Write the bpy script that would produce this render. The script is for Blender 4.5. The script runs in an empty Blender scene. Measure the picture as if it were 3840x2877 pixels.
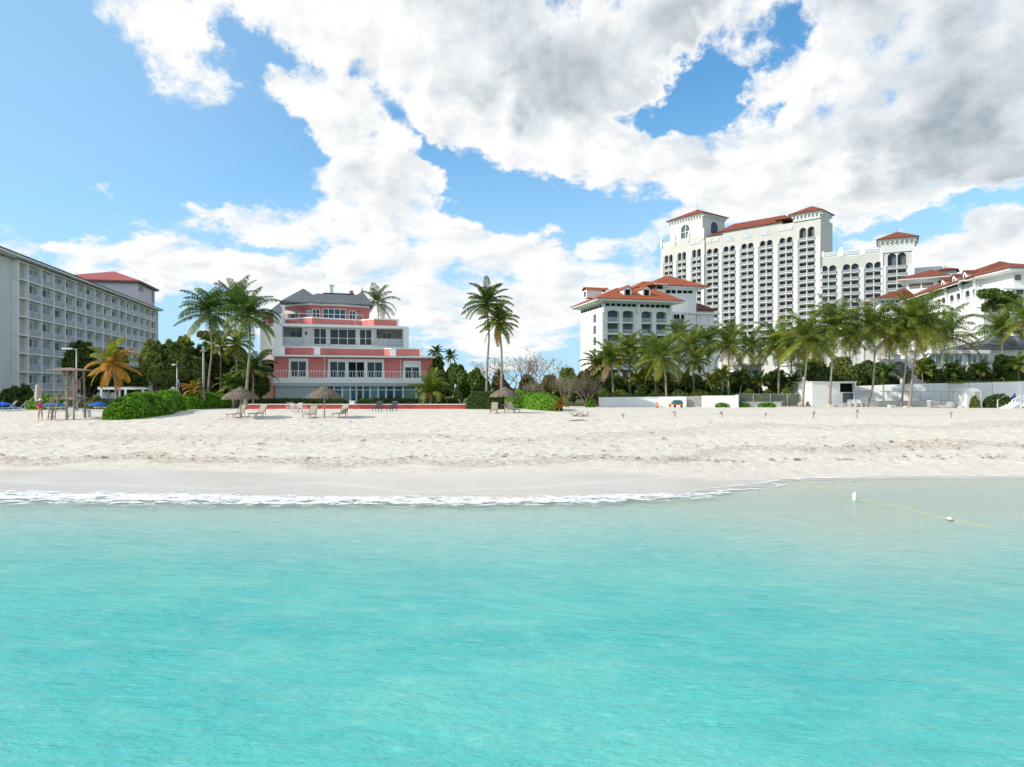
import bpy, bmesh, math, random
import numpy as np
from mathutils import Vector, Matrix
R = math.radians
sc = bpy.context.scene
# ---------------------------------------------------------------- camera
H, F, CX, HY = 4.8, 2600.0, 1920.0, 1455.0      # eye height, focal length and horizon of the 3840 px photograph
cam_data = bpy.data.cameras.new('camera'); cam = bpy.data.objects.new('camera', cam_data)
sc.collection.objects.link(cam); sc.camera = cam
cam.location = (0, 0, H); cam.rotation_euler = (R(90), 0, 0)
cam_data.sensor_width = 36; cam_data.lens = F / 3840 * 36
cam_data.shift_y = (HY - 1438.5) / 3840
cam_data.clip_start = 0.2; cam_data.clip_end = 20000
sc.render.engine = 'CYCLES'
sc.cycles.use_adaptive_sampling = True; sc.cycles.adaptive_threshold = 0.03
sc.cycles.use_denoising = True
sc.cycles.max_bounces = 6; sc.cycles.transparent_max_bounces = 12
sc.cycles.diffuse_bounces = 3; sc.cycles.glossy_bounces = 2; sc.cycles.transmission_bounces = 3
sc.view_settings.view_transform = 'Standard'; sc.view_settings.look = 'None'
sc.view_settings.gamma = 1; sc.view_settings.use_curve_mapping = False
sc.view_settings.exposure = 0.27
# ---------------------------------------------------------------- sun + sky
SUN_EL = R(33); SUN_AZ = R(-104); TO_SUN = Vector((math.cos(SUN_EL) * math.sin(SUN_AZ), math.cos(SUN_EL) * math.cos(SUN_AZ), math.sin(SUN_EL)))
sl = bpy.data.lights.new('sun', 'SUN'); sl.energy = 3.8; sl.angle = R(0.6); sl.color = (1.0, 0.95, 0.86)
so = bpy.data.objects.new('sun', sl); sc.collection.objects.link(so)
so.rotation_euler = TO_SUN.to_track_quat('Z', 'Y').to_euler()
so.location = (-100, 0, 80)

world = bpy.data.worlds.new('World'); sc.world = world; world.use_nodes = True
wt = world.node_tree; wt.nodes.clear()
def wn(t, **k):
    n = wt.nodes.new(t)
    for a, b in k.items(): setattr(n, a, b)
    return n
def wl(a, b): wt.links.new(a, b)
def wmath(op, a, b=None, c=None, clamp=False):
    n = wn('ShaderNodeMath', operation=op, use_clamp=clamp)
    for i, v in enumerate((a, b, c)):
        if v is None: continue
        if isinstance(v, (int, float)): n.inputs[i].default_value = v
        else: wl(v, n.inputs[i])
    return n.outputs[0]
def wsmooth(x, a, b, lo=0.0, hi=1.0):
    n = wn('ShaderNodeMapRange', interpolation_type='SMOOTHERSTEP')
    wl(x, n.inputs[0])
    for i, v in ((1, a), (2, b), (3, lo), (4, hi)):
        if isinstance(v, (int, float)): n.inputs[i].default_value = v
        else: wl(v, n.inputs[i])
    return n.outputs[0]
tc = wn('ShaderNodeTexCoord')
sky = wn('ShaderNodeTexSky', sky_type='NISHITA', sun_disc=False)
sky.sun_elevation = SUN_EL; sky.sun_rotation = SUN_AZ; sky.altitude = 0
sky.air_density = 1.0; sky.dust_density = 0.3; sky.ozone_density = 1.5
sep = wn('ShaderNodeSeparateXYZ'); wl(tc.outputs['Generated'], sep.inputs[0])
az = wmath('ARCTAN2', sep.outputs[0], sep.outputs[1])
el = wmath('ARCSINE', sep.outputs[2])
cmb = wn('ShaderNodeCombineXYZ'); wl(az, cmb.inputs[0]); wl(el, cmb.inputs[1])
# ragged cloud edges: the cloud field is looked up at a noise-displaced direction
def wnoise(vec, scale, detail, rough, dist=0.0, color=False, dim='2D'):
    n = wn('ShaderNodeTexNoise', noise_dimensions=dim); wl(vec, n.inputs['Vector'])
    n.inputs['Scale'].default_value = scale; n.inputs['Detail'].default_value = detail
    n.inputs['Roughness'].default_value = rough; n.inputs['Distortion'].default_value = dist
    return n.outputs['Color'] if color else n.outputs['Fac']
def wvec(op, a, b, s=None):
    n = wn('ShaderNodeVectorMath', operation=op)
    for i, v in enumerate((a, b)):
        if v is None: continue
        if isinstance(v, tuple): n.inputs[i].default_value = v
        else: wl(v, n.inputs[i])
    if s is not None: n.inputs['Scale'].default_value = s
    return n.outputs[0]
ely = wmath('MULTIPLY', wmath('LOGARITHM', wmath('MAXIMUM', wmath('ADD', el, 0.14), 0.03), 2.718), 0.66)
cs = wn('ShaderNodeCombineXYZ'); wl(az, cs.inputs[0]); wl(ely, cs.inputs[1])
stretch = cs.outputs[0]      # clouds get flatter towards the horizon
w1 = wnoise(stretch, 7.0, 7.0, 0.62, color=True)
w1c = wvec('SUBTRACT', w1, (0.5, 0.5, 0.5))
warp = wvec('MULTIPLY', w1c, (0.19, 0.11, 0.0))
P = wvec('ADD', cmb.outputs[0], warp)
def blobs(P, lst, start=0.0):
    acc = None
    for (cx, cy, rx, ry, ang, w) in lst:         # photograph-sized numbers turned into azimuth / elevation
        fx = (cx * 1.736 - CX) / F; fz = (HY - cy * 1.736) / F
        a = math.atan(fx); e = math.atan(fz * math.cos(a)); k = math.cos(a) ** 2
        m = wn('ShaderNodeMapping', vector_type='TEXTURE')
        m.inputs['Location'].default_value = (a, e, 0)
        m.inputs['Rotation'].default_value = (0, 0, -R(ang))
        m.inputs['Scale'].default_value = (rx * 1.736 / F * k, ry * 1.736 / F * math.cos(a), 1)
        wl(P, m.inputs['Vector'])
        g = wn('ShaderNodeTexGradient', gradient_type='SPHERICAL'); wl(m.outputs[0], g.inputs[0])
        acc = wmath('MULTIPLY_ADD', g.outputs['Fac'], w, acc if acc is not None else start)
    return acc
CLOUDS = [ # x, y, rx, ry, angle, weight   (y down, angle clockwise)
 (330,50,220,75,10,.9),(390,140,115,75,20,.8),(300,-20,140,50,0,.7),
 (640,10,330,90,0,.9),(1000,90,640,250,0,1.5),(1250,200,380,220,0,1.0),(700,215,210,85,25,.9),(1120,330,300,100,12,.9),
 (790,370,190,140,-5,1.15),(760,460,330,100,0,.8),(925,450,150,110,10,.9),(560,440,180,50,-10,.7),
 (470,460,330,36,2,.75),(300,485,200,26,0,.5),(90,508,150,26,5,.8),(200,535,170,30,0,.7),(420,575,430,66,2,.85),(640,610,380,80,0,.8),(330,520,160,24,0,.8),(250,600,200,50,0,.7),
 (1120,535,230,75,-5,1.0),(900,560,340,100,0,.8),(1140,630,280,70,0,.7),(900,670,440,70,0,.62),(1250,690,320,70,0,.62),(700,700,300,50,0,.6),(1050,740,300,50,0,.8),
 (1130,420,75,30,15,.7),(1365,512,120,42,-8,.8),(1375,478,90,35,0,.5),(1040,690,200,40,0,.5),(60,560,200,40,0,.5),
 (1850,60,900,160,0,1.0),(2100,220,560,380,0,1.5),(1740,190,240,190,-20,.9),(1520,360,420,130,0,1.0),(1350,300,160,60,0,.6),(1900,380,640,150,0,1.1),
 (1600,430,330,90,0,.7),(2060,560,420,90,-5,.8),(1840,550,200,70,0,.5),(2200,500,150,70,0,.6),(1300,590,220,60,0,.5)]
HOLES = [(545,122,180,90,0,-2.0),(700,130,120,60,20,-.5),(1520,170,115,118,8,-2.6),(1665,70,95,36,0,-1.0),(1400,265,110,42,5,-1.6),
 (1690,262,50,40,40,-.9),(930,345,220,38,40,-1.3),(1110,410,230,60,30,-1.2),(1180,330,60,40,10,-.7),(1560,245,120,30,15,-.8),(1250,455,290,75,0,-1.4),(1950,475,420,60,-3,-1.5),(1390,640,120,60,0,-.6),(1080,480,140,50,20,-.8),(600,350,230,130,0,-1.2),(620,530,90,22,0,-.5),
 (100,250,430,330,0,-1.2),(470,330,260,160,0,-.6)]
raw = blobs(P, CLOUDS + HOLES)
field = wmath('MINIMUM', raw, 1.15)
# away from the photographed part of the sky: plain scattered clouds
away_n = wnoise(tc.outputs['Generated'], 2.3, 4.0, 0.55, dim='3D')
side = wsmooth(wmath('ABSOLUTE', az), 0.68, 0.95)
high = wsmooth(el, 0.52, 0.75)
away = wmath('MULTIPLY', wmath('MAXIMUM', side, high), wmath('MULTIPLY_ADD', away_n, 5.0, -2.15))
field = wmath('ADD', field, away)
def puffs(vec, scale, detail, rough):
    n = wn('ShaderNodeTexVoronoi', feature='SMOOTH_F1', voronoi_dimensions='2D', normalize=True); wl(vec, n.inputs['Vector']); n.inputs['Scale'].default_value = scale
    n.inputs['Detail'].default_value = detail; n.inputs['Roughness'].default_value = rough; n.inputs['Smoothness'].default_value = 0.6
    return n.outputs['Distance']
wv = wvec('ADD', stretch, wvec('MULTIPLY', w1c, (0.10, 0.08, 0.0)))
det = wnoise(wvec('ADD', stretch, (3.1, 1.7, 0)), 17.0, 7.0, 0.62)
low = wnoise(wvec('ADD', stretch, (9.1, 4.7, 0)), 5.5, 6.0, 0.55)
pf = puffs(wv, 11.0, 3.0, 0.5)
dens = wmath('ADD', wmath('MULTIPLY_ADD', det, 1.5, -0.75), wmath('MULTIPLY_ADD', low, 2.2, -1.12))
dens = wmath('ADD', dens, wmath('MULTIPLY_ADD', pf, -1.7, 0.62))
dens = wmath('ADD', dens, field)
cover = wmath('POWER', wsmooth(dens, 0.14, 0.98), 0.9)
thick = wsmooth(wmath('ADD', dens, wmath('MULTIPLY', raw, 0.35)), 0.5, 2.3)
# relief: compare the billows with themselves a little nearer the sun (upper left)
OFF = (-0.02, 0.02, 0)
det2 = wnoise(wvec('ADD', stretch, (3.1 + OFF[0], 1.7 + OFF[1], 0)), 17.0, 7.0, 0.62)
pf2 = puffs(wvec('ADD', wv, OFF), 11.0, 3.0, 0.5)
relief = wmath('ADD', wmath('MULTIPLY', wmath('SUBTRACT', det2, det), 0.7), wmath('MULTIPLY', wmath('SUBTRACT', pf, pf2), 1.3))
GREY = [(1230,170,480,260,0,1.15),(1350,120,400,220,0,.2),(2150,170,620,460,0,1.25),(1800,30,560,170,0,.6),(1900,330,480,180,0,.35),(2150,420,460,130,0,.35),
 (880,420,120,150,0,.7),(1500,330,300,100,0,.45),(1050,40,420,130,0,.3),(760,590,380,80,0,.35),(1900,470,560,80,0,.1),(1000,610,360,80,0,.35),(1180,500,200,60,0,.25),(2150,530,220,80,0,.15),(1700,240,260,110,-25,-.8),(1250,345,260,80,15,-.6),(1560,400,340,70,0,-.5),(1900,400,260,60,10,-.45),(1050,250,140,90,0,-.4)]
grey = blobs(wvec('ADD', cmb.outputs[0], wvec('MULTIPLY', w1c, (0.30, 0.18, 0))), GREY)
gn = wnoise(wvec('ADD', stretch, (1.3, 7.7, 0)), 3.6, 4.0, 0.45)
grey = wmath('ADD', grey, wmath('MULTIPLY_ADD', gn, 1.2, -0.56))
grey = wmath('MULTIPLY', wsmooth(grey, -0.15, 1.55), thick)
grey = wmath('MULTIPLY_ADD', relief, 0.9, wmath('MULTIPLY', grey, 0.86), clamp=True)
cr = wn('ShaderNodeValToRGB'); wl(grey, cr.inputs[0])
e = cr.color_ramp.elements
CLOUD_GAIN = 7.6
e[0].position = 0.0; e[0].color = (1.0, 1.0, 0.995, 1)
e[1].position = 1.0; e[1].color = (0.40, 0.465, 0.52, 1)
m1 = e.new(0.38); m1.color = (0.76, 0.81, 0.85, 1)
cg = wn('ShaderNodeMix', data_type='RGBA', blend_type='MULTIPLY'); cg.inputs[0].default_value = 1
wl(cr.outputs[0], cg.inputs[6]); cg.inputs[7].default_value = (CLOUD_GAIN, CLOUD_GAIN, CLOUD_GAIN, 1)
skc = wn('ShaderNodeMix', data_type='RGBA', blend_type='MULTIPLY'); skc.inputs[0].default_value = 1
wl(sky.outputs[0], skc.inputs[6]); skc.inputs[7].default_value = (0.80, 1.40, 1.62, 1)
hz = wn('ShaderNodeMix', data_type='RGBA'); lf = wsmooth(az, -0.75, 0.15, 0.50, 0.0)       # paler towards the sun
wl(wmath('MAXIMUM', wsmooth(el, 0.0, 0.46, 0.85, 0.0), lf), hz.inputs[0])
wl(skc.outputs[2], hz.inputs[6]); hz.inputs[7].default_value = (3.75, 5.6, 7.3, 1)
mx = wn('ShaderNodeMix', data_type='RGBA'); wl(cover, mx.inputs[0]); wl(hz.outputs[2], mx.inputs[6]); wl(cg.outputs[2], mx.inputs[7])
bg = wn('ShaderNodeBackground'); wl(mx.outputs[2], bg.inputs[0]); bg.inputs[1].default_value = 0.11
wo = wn('ShaderNodeOutputWorld'); wl(bg.outputs[0], wo.inputs[0])
world.cycles.sampling_method = 'MANUAL'; world.cycles.sample_map_resolution = 512

# ---------------------------------------------------------------- helpers
def link(o): sc.collection.objects.link(o); return o
def mat(name, col, rough=0.7, spec=0.3, var=0.0, vscale=3.0, bump=0.0, bscale=20.0, metal=0.0, col2=None, trans=0.0):
    m = bpy.data.materials.new(name); m.use_nodes = True; nt = m.node_tree
    b = nt.nodes['Principled BSDF']
    b.inputs['Base Color'].default_value = (*col, 1); b.inputs['Roughness'].default_value = rough
    b.inputs['Specular IOR Level'].default_value = spec; b.inputs['Metallic'].default_value = metal
    tcn = nt.nodes.new('ShaderNodeTexCoord')
    if var or col2:
        n = nt.nodes.new('ShaderNodeTexNoise'); n.inputs['Scale'].default_value = vscale; n.inputs['Detail'].default_value = 6
        n.inputs['Roughness'].default_value = 0.65
        nt.links.new(tcn.outputs['Object'], n.inputs['Vector'])
        r = nt.nodes.new('ShaderNodeValToRGB'); nt.links.new(n.outputs['Fac'], r.inputs[0])
        c2 = col2 or tuple(c * (1 - var) for c in col)
        r.color_ramp.elements[0].position = 0.32; r.color_ramp.elements[1].position = 0.68
        r.color_ramp.elements[0].color = (*c2, 1); r.color_ramp.elements[1].color = (*col, 1)
        nt.links.new(r.outputs[0], b.inputs['Base Color'])
    if bump:
        n = nt.nodes.new('ShaderNodeTexNoise'); n.inputs['Scale'].default_value = bscale; n.inputs['Detail'].default_value = 5
        nt.links.new(tcn.outputs['Object'], n.inputs['Vector'])
        bp = nt.nodes.new('ShaderNodeBump'); bp.inputs['Strength'].default_value = bump; bp.inputs['Distance'].default_value = 0.05
        nt.links.new(n.outputs['Fac'], bp.inputs['Height']); nt.links.new(bp.outputs[0], b.inputs['Normal'])
    return m
def leafmat(name, cols, rough=0.55, transl=0.35):
    """leaves: every leaf picks a colour of its own, and lets some light through"""
    m = bpy.data.materials.new(name); m.use_nodes = True; nt = m.node_tree; nt.nodes.clear()
    o = nt.nodes.new('ShaderNodeOutputMaterial'); g = nt.nodes.new('ShaderNodeNewGeometry')
    r = nt.nodes.new('ShaderNodeValToRGB'); nt.links.new(g.outputs['Random Per Island'], r.inputs[0])
    el = r.color_ramp.elements
    el[0].color = (*cols[0], 1); el[1].color = (*cols[-1], 1)
    for i, c in enumerate(cols[1:-1]): el.new((i + 1) / (len(cols) - 1)).color = (*c, 1)
    b = nt.nodes.new('ShaderNodeBsdfPrincipled'); b.inputs['Roughness'].default_value = rough; b.inputs['Specular IOR Level'].default_value = 0.35
    t = nt.nodes.new('ShaderNodeBsdfTranslucent'); mxn = nt.nodes.new('ShaderNodeMixShader'); mxn.inputs[0].default_value = transl
    br = nt.nodes.new('ShaderNodeMix'); br.data_type = 'RGBA'; br.blend_type = 'MULTIPLY'; br.inputs[0].default_value = 1
    nt.links.new(r.outputs[0], br.inputs[6]); br.inputs[7].default_value = (1.5, 1.45, 0.6, 1)
    nt.links.new(r.outputs[0], b.inputs['Base Color']); nt.links.new(br.outputs[2], t.inputs['Color'])
    nt.links.new(b.outputs[0], mxn.inputs[1]); nt.links.new(t.outputs[0], mxn.inputs[2]); nt.links.new(mxn.outputs[0], o.inputs[0])
    return m

class MB:
    """collects boxes, tubes and polygons and links them as ONE mesh object"""
    def __init__(s): s.v = []; s.f = []; s.m = []
    def poly(s, pts, mi=0):
        n = len(s.v); s.v += [tuple(p) for p in pts]; s.f.append(tuple(range(n, n + len(pts)))); s.m.append(mi)
    def box(s, x0, x1, y0, y1, z0, z1, mi=0):
        n = len(s.v)
        s.v += [(x0,y0,z0),(x1,y0,z0),(x1,y1,z0),(x0,y1,z0),(x0,y0,z1),(x1,y0,z1),(x1,y1,z1),(x0,y1,z1)]
        for q in ((0,3,2,1),(4,5,6,7),(0,1,5,4),(1,2,6,5),(2,3,7,6),(3,0,4,7)):
            s.f.append(tuple(n + i for i in q)); s.m.append(mi)
    def bar(s, a, b, w, h=None, mi=0):
        """box beam from a to b"""
        h = h or w; a = Vector(a); b = Vector(b); d = (b - a).normalized()
        up = Vector((0,0,1)) if abs(d.z) < 0.95 else Vector((1,0,0))
        sx = d.cross(up).normalized() * (w / 2); sy = sx.cross(d).normalized() * (h / 2)
        n = len(s.v)
        for p in (a, b): s.v += [tuple(p - sx - sy), tuple(p + sx - sy), tuple(p + sx + sy), tuple(p - sx + sy)]
        for q in ((0,3,2,1),(4,5,6,7),(0,1,5,4),(1,2,6,5),(2,3,7,6),(3,0,4,7)):
            s.f.append(tuple(n + i for i in q)); s.m.append(mi)
    def tube(s, pts, rad, seg=8, mi=0, cap=True):
        pts = [Vector(p) for p in pts]; n0 = len(s.v); k = len(pts)
        rad = rad if isinstance(rad, (list, tuple)) else [rad] * k
        ref = Vector((0.31, 0.95, 0.05))
        for i, p in enumerate(pts):
            d = (pts[min(i + 1, k - 1)] - pts[max(i - 1, 0)]).normalized()
            a = d.cross(ref)
            if a.length < 1e-3: a = d.cross(Vector((1, 0, 0)))
            a.normalize(); b = d.cross(a)
            for j in range(seg):
                t = 2 * math.pi * j / seg
                s.v.append(tuple(p + (a * math.cos(t) + b * math.sin(t)) * rad[i]))
        for i in range(k - 1):
            for j in range(seg):
                j2 = (j + 1) % seg
                s.f.append((n0 + i*seg + j, n0 + i*seg + j2, n0 + (i+1)*seg + j2, n0 + (i+1)*seg + j)); s.m.append(mi)
        if cap:
            s.f.append(tuple(n0 + j for j in range(seg - 1, -1, -1))); s.m.append(mi)
            s.f.append(tuple(n0 + (k-1)*seg + j for j in range(seg))); s.m.append(mi)
    def lathe(s, prof, cx=0, cy=0, seg=16, mi=0):
        n0 = len(s.v); k = len(prof)
        for (r, z) in prof:
            for j in range(seg):
                t = 2 * math.pi * j / seg; s.v.append((cx + r * math.cos(t), cy + r * math.sin(t), z))
        for i in range(k - 1):
            for j in range(seg):
                j2 = (j + 1) % seg
                s.f.append((n0 + i*seg + j, n0 + i*seg + j2, n0 + (i+1)*seg + j2, n0 + (i+1)*seg + j)); s.m.append(mi)
    def prism(s, outline, z0, z1, mi=0):
        n = len(outline); b = len(s.v)
        s.v += [(x, y, z0) for x, y in outline] + [(x, y, z1) for x, y in outline]
        s.f.append(tuple(b + i for i in range(n - 1, -1, -1))); s.m.append(mi)
        s.f.append(tuple(b + n + i for i in range(n))); s.m.append(mi)
        for i in range(n):
            j = (i + 1) % n; s.f.append((b + i, b + j, b + n + j, b + n + i)); s.m.append(mi)
    def build(s, name, mats, parent=None, smooth=False):
        me = bpy.data.meshes.new(name); me.from_pydata(s.v, [], s.f)
        for m in (mats if isinstance(mats, (list, tuple)) else [mats]): me.materials.append(m)
        me.polygons.foreach_set('material_index', s.m)
        if smooth: me.polygons.foreach_set('use_smooth', [True] * len(s.f))
        me.update()
        o = link(bpy.data.objects.new(name, me))
        if parent: o.parent = parent
        return o
def np_mesh(name, V, Fq, mats, parent=None, mi=None, smooth=False):
    """fast mesh from arrays; Fq is (n,4) or (n,3)"""
    me = bpy.data.meshes.new(name); k = Fq.shape[1]
    me.vertices.add(len(V)); me.vertices.foreach_set('co', np.asarray(V, np.float32).ravel())
    me.loops.add(Fq.size); me.loops.foreach_set('vertex_index', Fq.astype(np.int32).ravel())
    me.polygons.add(len(Fq)); me.polygons.foreach_set('loop_start', (np.arange(len(Fq)) * k).astype(np.int32))
    me.polygons.foreach_set('loop_total', np.full(len(Fq), k, np.int32))
    for m in (mats if isinstance(mats, (list, tuple)) else [mats]): me.materials.append(m)
    if mi is not None: me.polygons.foreach_set('material_index', np.asarray(mi, np.int32))
    if smooth: me.polygons.foreach_set('use_smooth', np.ones(len(Fq), bool))
    me.update(calc_edges=True); me.validate()
    o = link(bpy.data.objects.new(name, me))
    if parent: o.parent = parent
    return o
def tag(o, label=None, cat=None, group=None, kind=None):
    if label: o['label'] = label
    if cat: o['category'] = cat
    if group: o['group'] = group
    if kind: o['kind'] = kind
    return o
def thing(name, loc, label, cat, group=None, rz=0.0):
    o = link(bpy.data.objects.new(name, None)); o.empty_display_size = 0.3
    o.location = loc; o.rotation_euler = (0, 0, rz)
    return tag(o, label, cat, group)
def copy_tree(o, parent=None):
    c = o.copy(); sc.collection.objects.link(c); c.parent = parent
    for ch in list(o.children): copy_tree(ch, c)
    return c
def fx(px): return (px - CX) / F
def fz(py): return (HY - py) / F
def at(px, py, Y): return Vector((fx(px) * Y, Y, H + fz(py) * Y))
def sstep(a, b, x):
    t = np.clip((x - a) / (b - a), 0, 1); return t * t * (3 - 2 * t)
_rs = np.random.RandomState(5); _LAT = _rs.rand(256, 256)
def vnoise(x, y):
    xi = np.floor(x).astype(int); yi = np.floor(y).astype(int); tx = x - xi; ty = y - yi
    tx = tx * tx * (3 - 2 * tx); ty = ty * ty * (3 - 2 * ty)
    g = lambda a, b: _LAT[a % 256, b % 256]
    return (g(xi, yi) * (1 - tx) + g(xi + 1, yi) * tx) * (1 - ty) + (g(xi, yi + 1) * (1 - tx) + g(xi + 1, yi + 1) * tx) * ty - 0.5
def fbm(x, y, o=4):
    s = 0; a = 1
    for i in range(o): s = s + a * vnoise(x * 2 ** i + 17 * i, y * 2 ** i + 31 * i); a *= 0.5
    return s
# ---------------------------------------------------------------- terrain
SH_X = [-400, -22, -10, 0, 2.8, 8.2, 11.5, 14.5, 20, 27, 60, 400]
SH_Y = [33.0, 31.7, 30.6, 30.2, 30.6, 31.8, 33.9, 36.0, 36.9, 37.1, 38, 39]
PR_Y = [30.2, 33, 36, 40, 45, 50, 55, 60, 65, 80, 100]
PR_Z = [0.0, .20, .40, .68, 1.02, 1.42, 1.83, 2.19, 2.33, 2.38, 2.40]
def shore(x): return np.interp(x, SH_X, SH_Y) + 0.12 * vnoise(x * 0.5, x * 0 + 3)
def terrain_z(x, y):
    x = np.asarray(x, float); y = np.asarray(y, float)
    s = shore(x); sh = s - 30.2
    w = 1 - sstep(34, 54, y)
    yy = y - sh * w
    up = np.interp(yy, PR_Y, PR_Z)
    d = s - y
    deepL = -np.interp(d, [0, 3, 6, 12, 21, 60, 300], [0, .28, .55, 1.05, 1.6, 3.5, 12])
    deepR = -np.interp(d, [0, 5, 10, 13, 20, 30, 60, 300], [0, .08, .2, .42, 1.1, 1.7, 3.5, 12])
    r = sstep(3, 14, x)
    z = np.where(d > 0, deepL * (1 - r) + deepR * r, up)
    # gentle dune under the left hedge, low rises on the upper beach
    z = z + 0.28 * np.exp(-((x + 27) / 9.0) ** 2 - ((y - 69) / 5.0) ** 2)
    return z
def tz(x, y): return float(terrain_z(np.array([x]), np.array([y]))[0])
def gp(px, py):
    """where the line of sight through a photograph pixel meets the ground"""
    Y = np.linspace(9, 400, 8000); X = fx(px) * Y
    dz = H + fz(py) * Y - terrain_z(X, Y)
    k = np.argmax(dz < 0) if (dz < 0).any() else len(Y) - 1
    return Vector((X[k], Y[k], float(terrain_z(X[k:k+1], Y[k:k+1])[0])))
def grid(xs, ys):
    X, Y = np.meshgrid(xs, ys); nx, ny = len(xs), len(ys)
    i = np.arange(nx * ny).reshape(ny, nx)
    Q = np.stack([i[:-1, :-1], i[:-1, 1:], i[1:, 1:], i[1:, :-1]], -1).reshape(-1, 4)
    return X.ravel(), Y.ravel(), Q
xs = np.concatenate([[-6000, -2500, -1000, -500, -250, -150, -110, -90], np.arange(-75, -45, 1.0), np.arange(-45, 45, .17), np.arange(45, 75, 1.0), [90, 110, 150, 250, 500, 1000, 2500, 6000]])
ys = np.concatenate([[-3000, -800, -200, -60, -20], np.arange(0, 28, .8), np.arange(28, 42, .09), np.arange(42, 66, .15), np.arange(66, 92, .5), [95, 100, 120, 160, 250, 500, 1200, 3000, 8000]])
X, Y, Q = grid(xs, ys)
Z = terrain_z(X, Y)
sd = Y - shore(X)
r = sstep(3, 15, X)
wetw = 6.0 * (1 - r) + 0.5 * r + 0.9 * fbm(X * 0.16, Y * 0.2) * (1 - r)
wet = 1 - sstep(wetw - 0.9 * (1 - r) - .25, wetw + 0.1, sd)
# trampled dry sand: real dimples and scuffs
rough = sstep(wetw + 1.4, wetw + 3.2, sd + 0.8 * fbm(X * .3, Y * .5)) * (1 - sstep(100, 115, Y))
pits = .55 * fbm(X * 1.3, Y * 1.1, 2) + 1.0 * fbm(X * 3.3, Y * 2.8, 2)
foot = np.minimum(vnoise(X * 3.1 + 40, Y * 2.3 + 7) + 0.10, 0) * 1.1
amp = 0.085 * (1 - 0.6 * sstep(52, 70, Y))
Z = Z + rough * amp * (0.75 * pits + 1.1 * foot) * (np.abs(X) < 70)
Z = Z + (1 - rough) * 0.012 * fbm(X * .5, Y * .9) * (sd > 0)
ter = np_mesh('ground', np.stack([X, Y, Z], 1), Q, [], smooth=True)
at_w = ter.data.attributes.new('wet', 'FLOAT', 'POINT'); at_w.data.foreach_set('value', wet.astype(np.float32))
at_s = ter.data.attributes.new('shoredist', 'FLOAT', 'POINT'); at_s.data.foreach_set('value', (sd - wetw * .0).astype(np.float32))
inl = sstep(0, 1.2, Y - np.interp(X, [-40, 2, 6, 12], [82.8, 82.8, 90.5, 90.5]) + .5 * fbm(X * .8, Y * .8))
at_i = ter.data.attributes.new('inland', 'FLOAT', 'POINT'); at_i.data.foreach_set('value', inl.astype(np.float32))
tag(ter, 'white sand beach', None, None, 'structure')
sm = bpy.data.materials.new('sand'); sm.use_nodes = True; nt = sm.node_tree; N = nt.nodes; L = nt.links
b = N['Principled BSDF']
def nn(t, **k):
    n = N.new(t)
    for a, c in k.items(): setattr(n, a, c)
    return n
tcs = nn('ShaderNodeTexCoord')
def noise(scale, detail=5, rough=.6, vec=None, sx=None):
    n = nn('ShaderNodeTexNoise'); n.inputs['Scale'].default_value = scale; n.inputs['Detail'].default_value = detail; n.inputs['Roughness'].default_value = rough
    src = vec or tcs.outputs['Object']
    if sx:
        m = nn('ShaderNodeMapping'); m.inputs['Scale'].default_value = sx; L.new(src, m.inputs[0]); src = m.outputs[0]
    L.new(src, n.inputs['Vector']); return n.outputs['Fac']
def ramp(fac, stops):
    n = nn('ShaderNodeValToRGB'); L.new(fac, n.inputs[0]); e = n.color_ramp.elements
    e[0].position, e[0].color = stops[0][0], (*stops[0][1], 1); e[1].position, e[1].color = stops[-1][0], (*stops[-1][1], 1)
    for p, c in stops[1:-1]: e.new(p).color = (*c, 1)
    return n.outputs[0]
def mixc(f, a, b_, mode='MIX'):
    n = nn('ShaderNodeMix', data_type='RGBA', blend_type=mode)
    if isinstance(f, (int, float)): n.inputs[0].default_value = f
    else: L.new(f, n.inputs[0])
    for i, c in ((6, a), (7, b_)):
        if isinstance(c, tuple): n.inputs[i].default_value = (*c, 1)
        else: L.new(c, n.inputs[i])
    return n.outputs[2]
def mth(op, a, b_=None, c=None, clamp=False):
    n = nn('ShaderNodeMath', operation=op, use_clamp=clamp)
    for i, v in enumerate((a, b_, c)):
        if v is None: continue
        if isinstance(v, (int, float)): n.inputs[i].default_value = v
        else: L.new(v, n.inputs[i])
    return n.outputs[0]
def mrange(x, a, b_, lo=0., hi=1.):
    n = nn('ShaderNodeMapRange', interpolation_type='SMOOTHSTEP', clamp=True); L.new(x, n.inputs[0])
    for i, v in ((1, a), (2, b_), (3, lo), (4, hi)): n.inputs[i].default_value = v
    return n.outputs[0]
aw = nn('ShaderNodeAttribute', attribute_name='wet').outputs['Fac']
asd = nn('ShaderNodeAttribute', attribute_name='shoredist').outputs['Fac']
dry = ramp(noise(1.3, 7), [(.3, (.60, .545, .465)), (.7, (.745, .69, .60))])
specks = ramp(noise(9, 4, .7), [(.34, (.62, .60, .57)), (.46, (1, 1, 1))])
dry = mixc(0.35, dry, specks, 'MULTIPLY')
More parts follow.
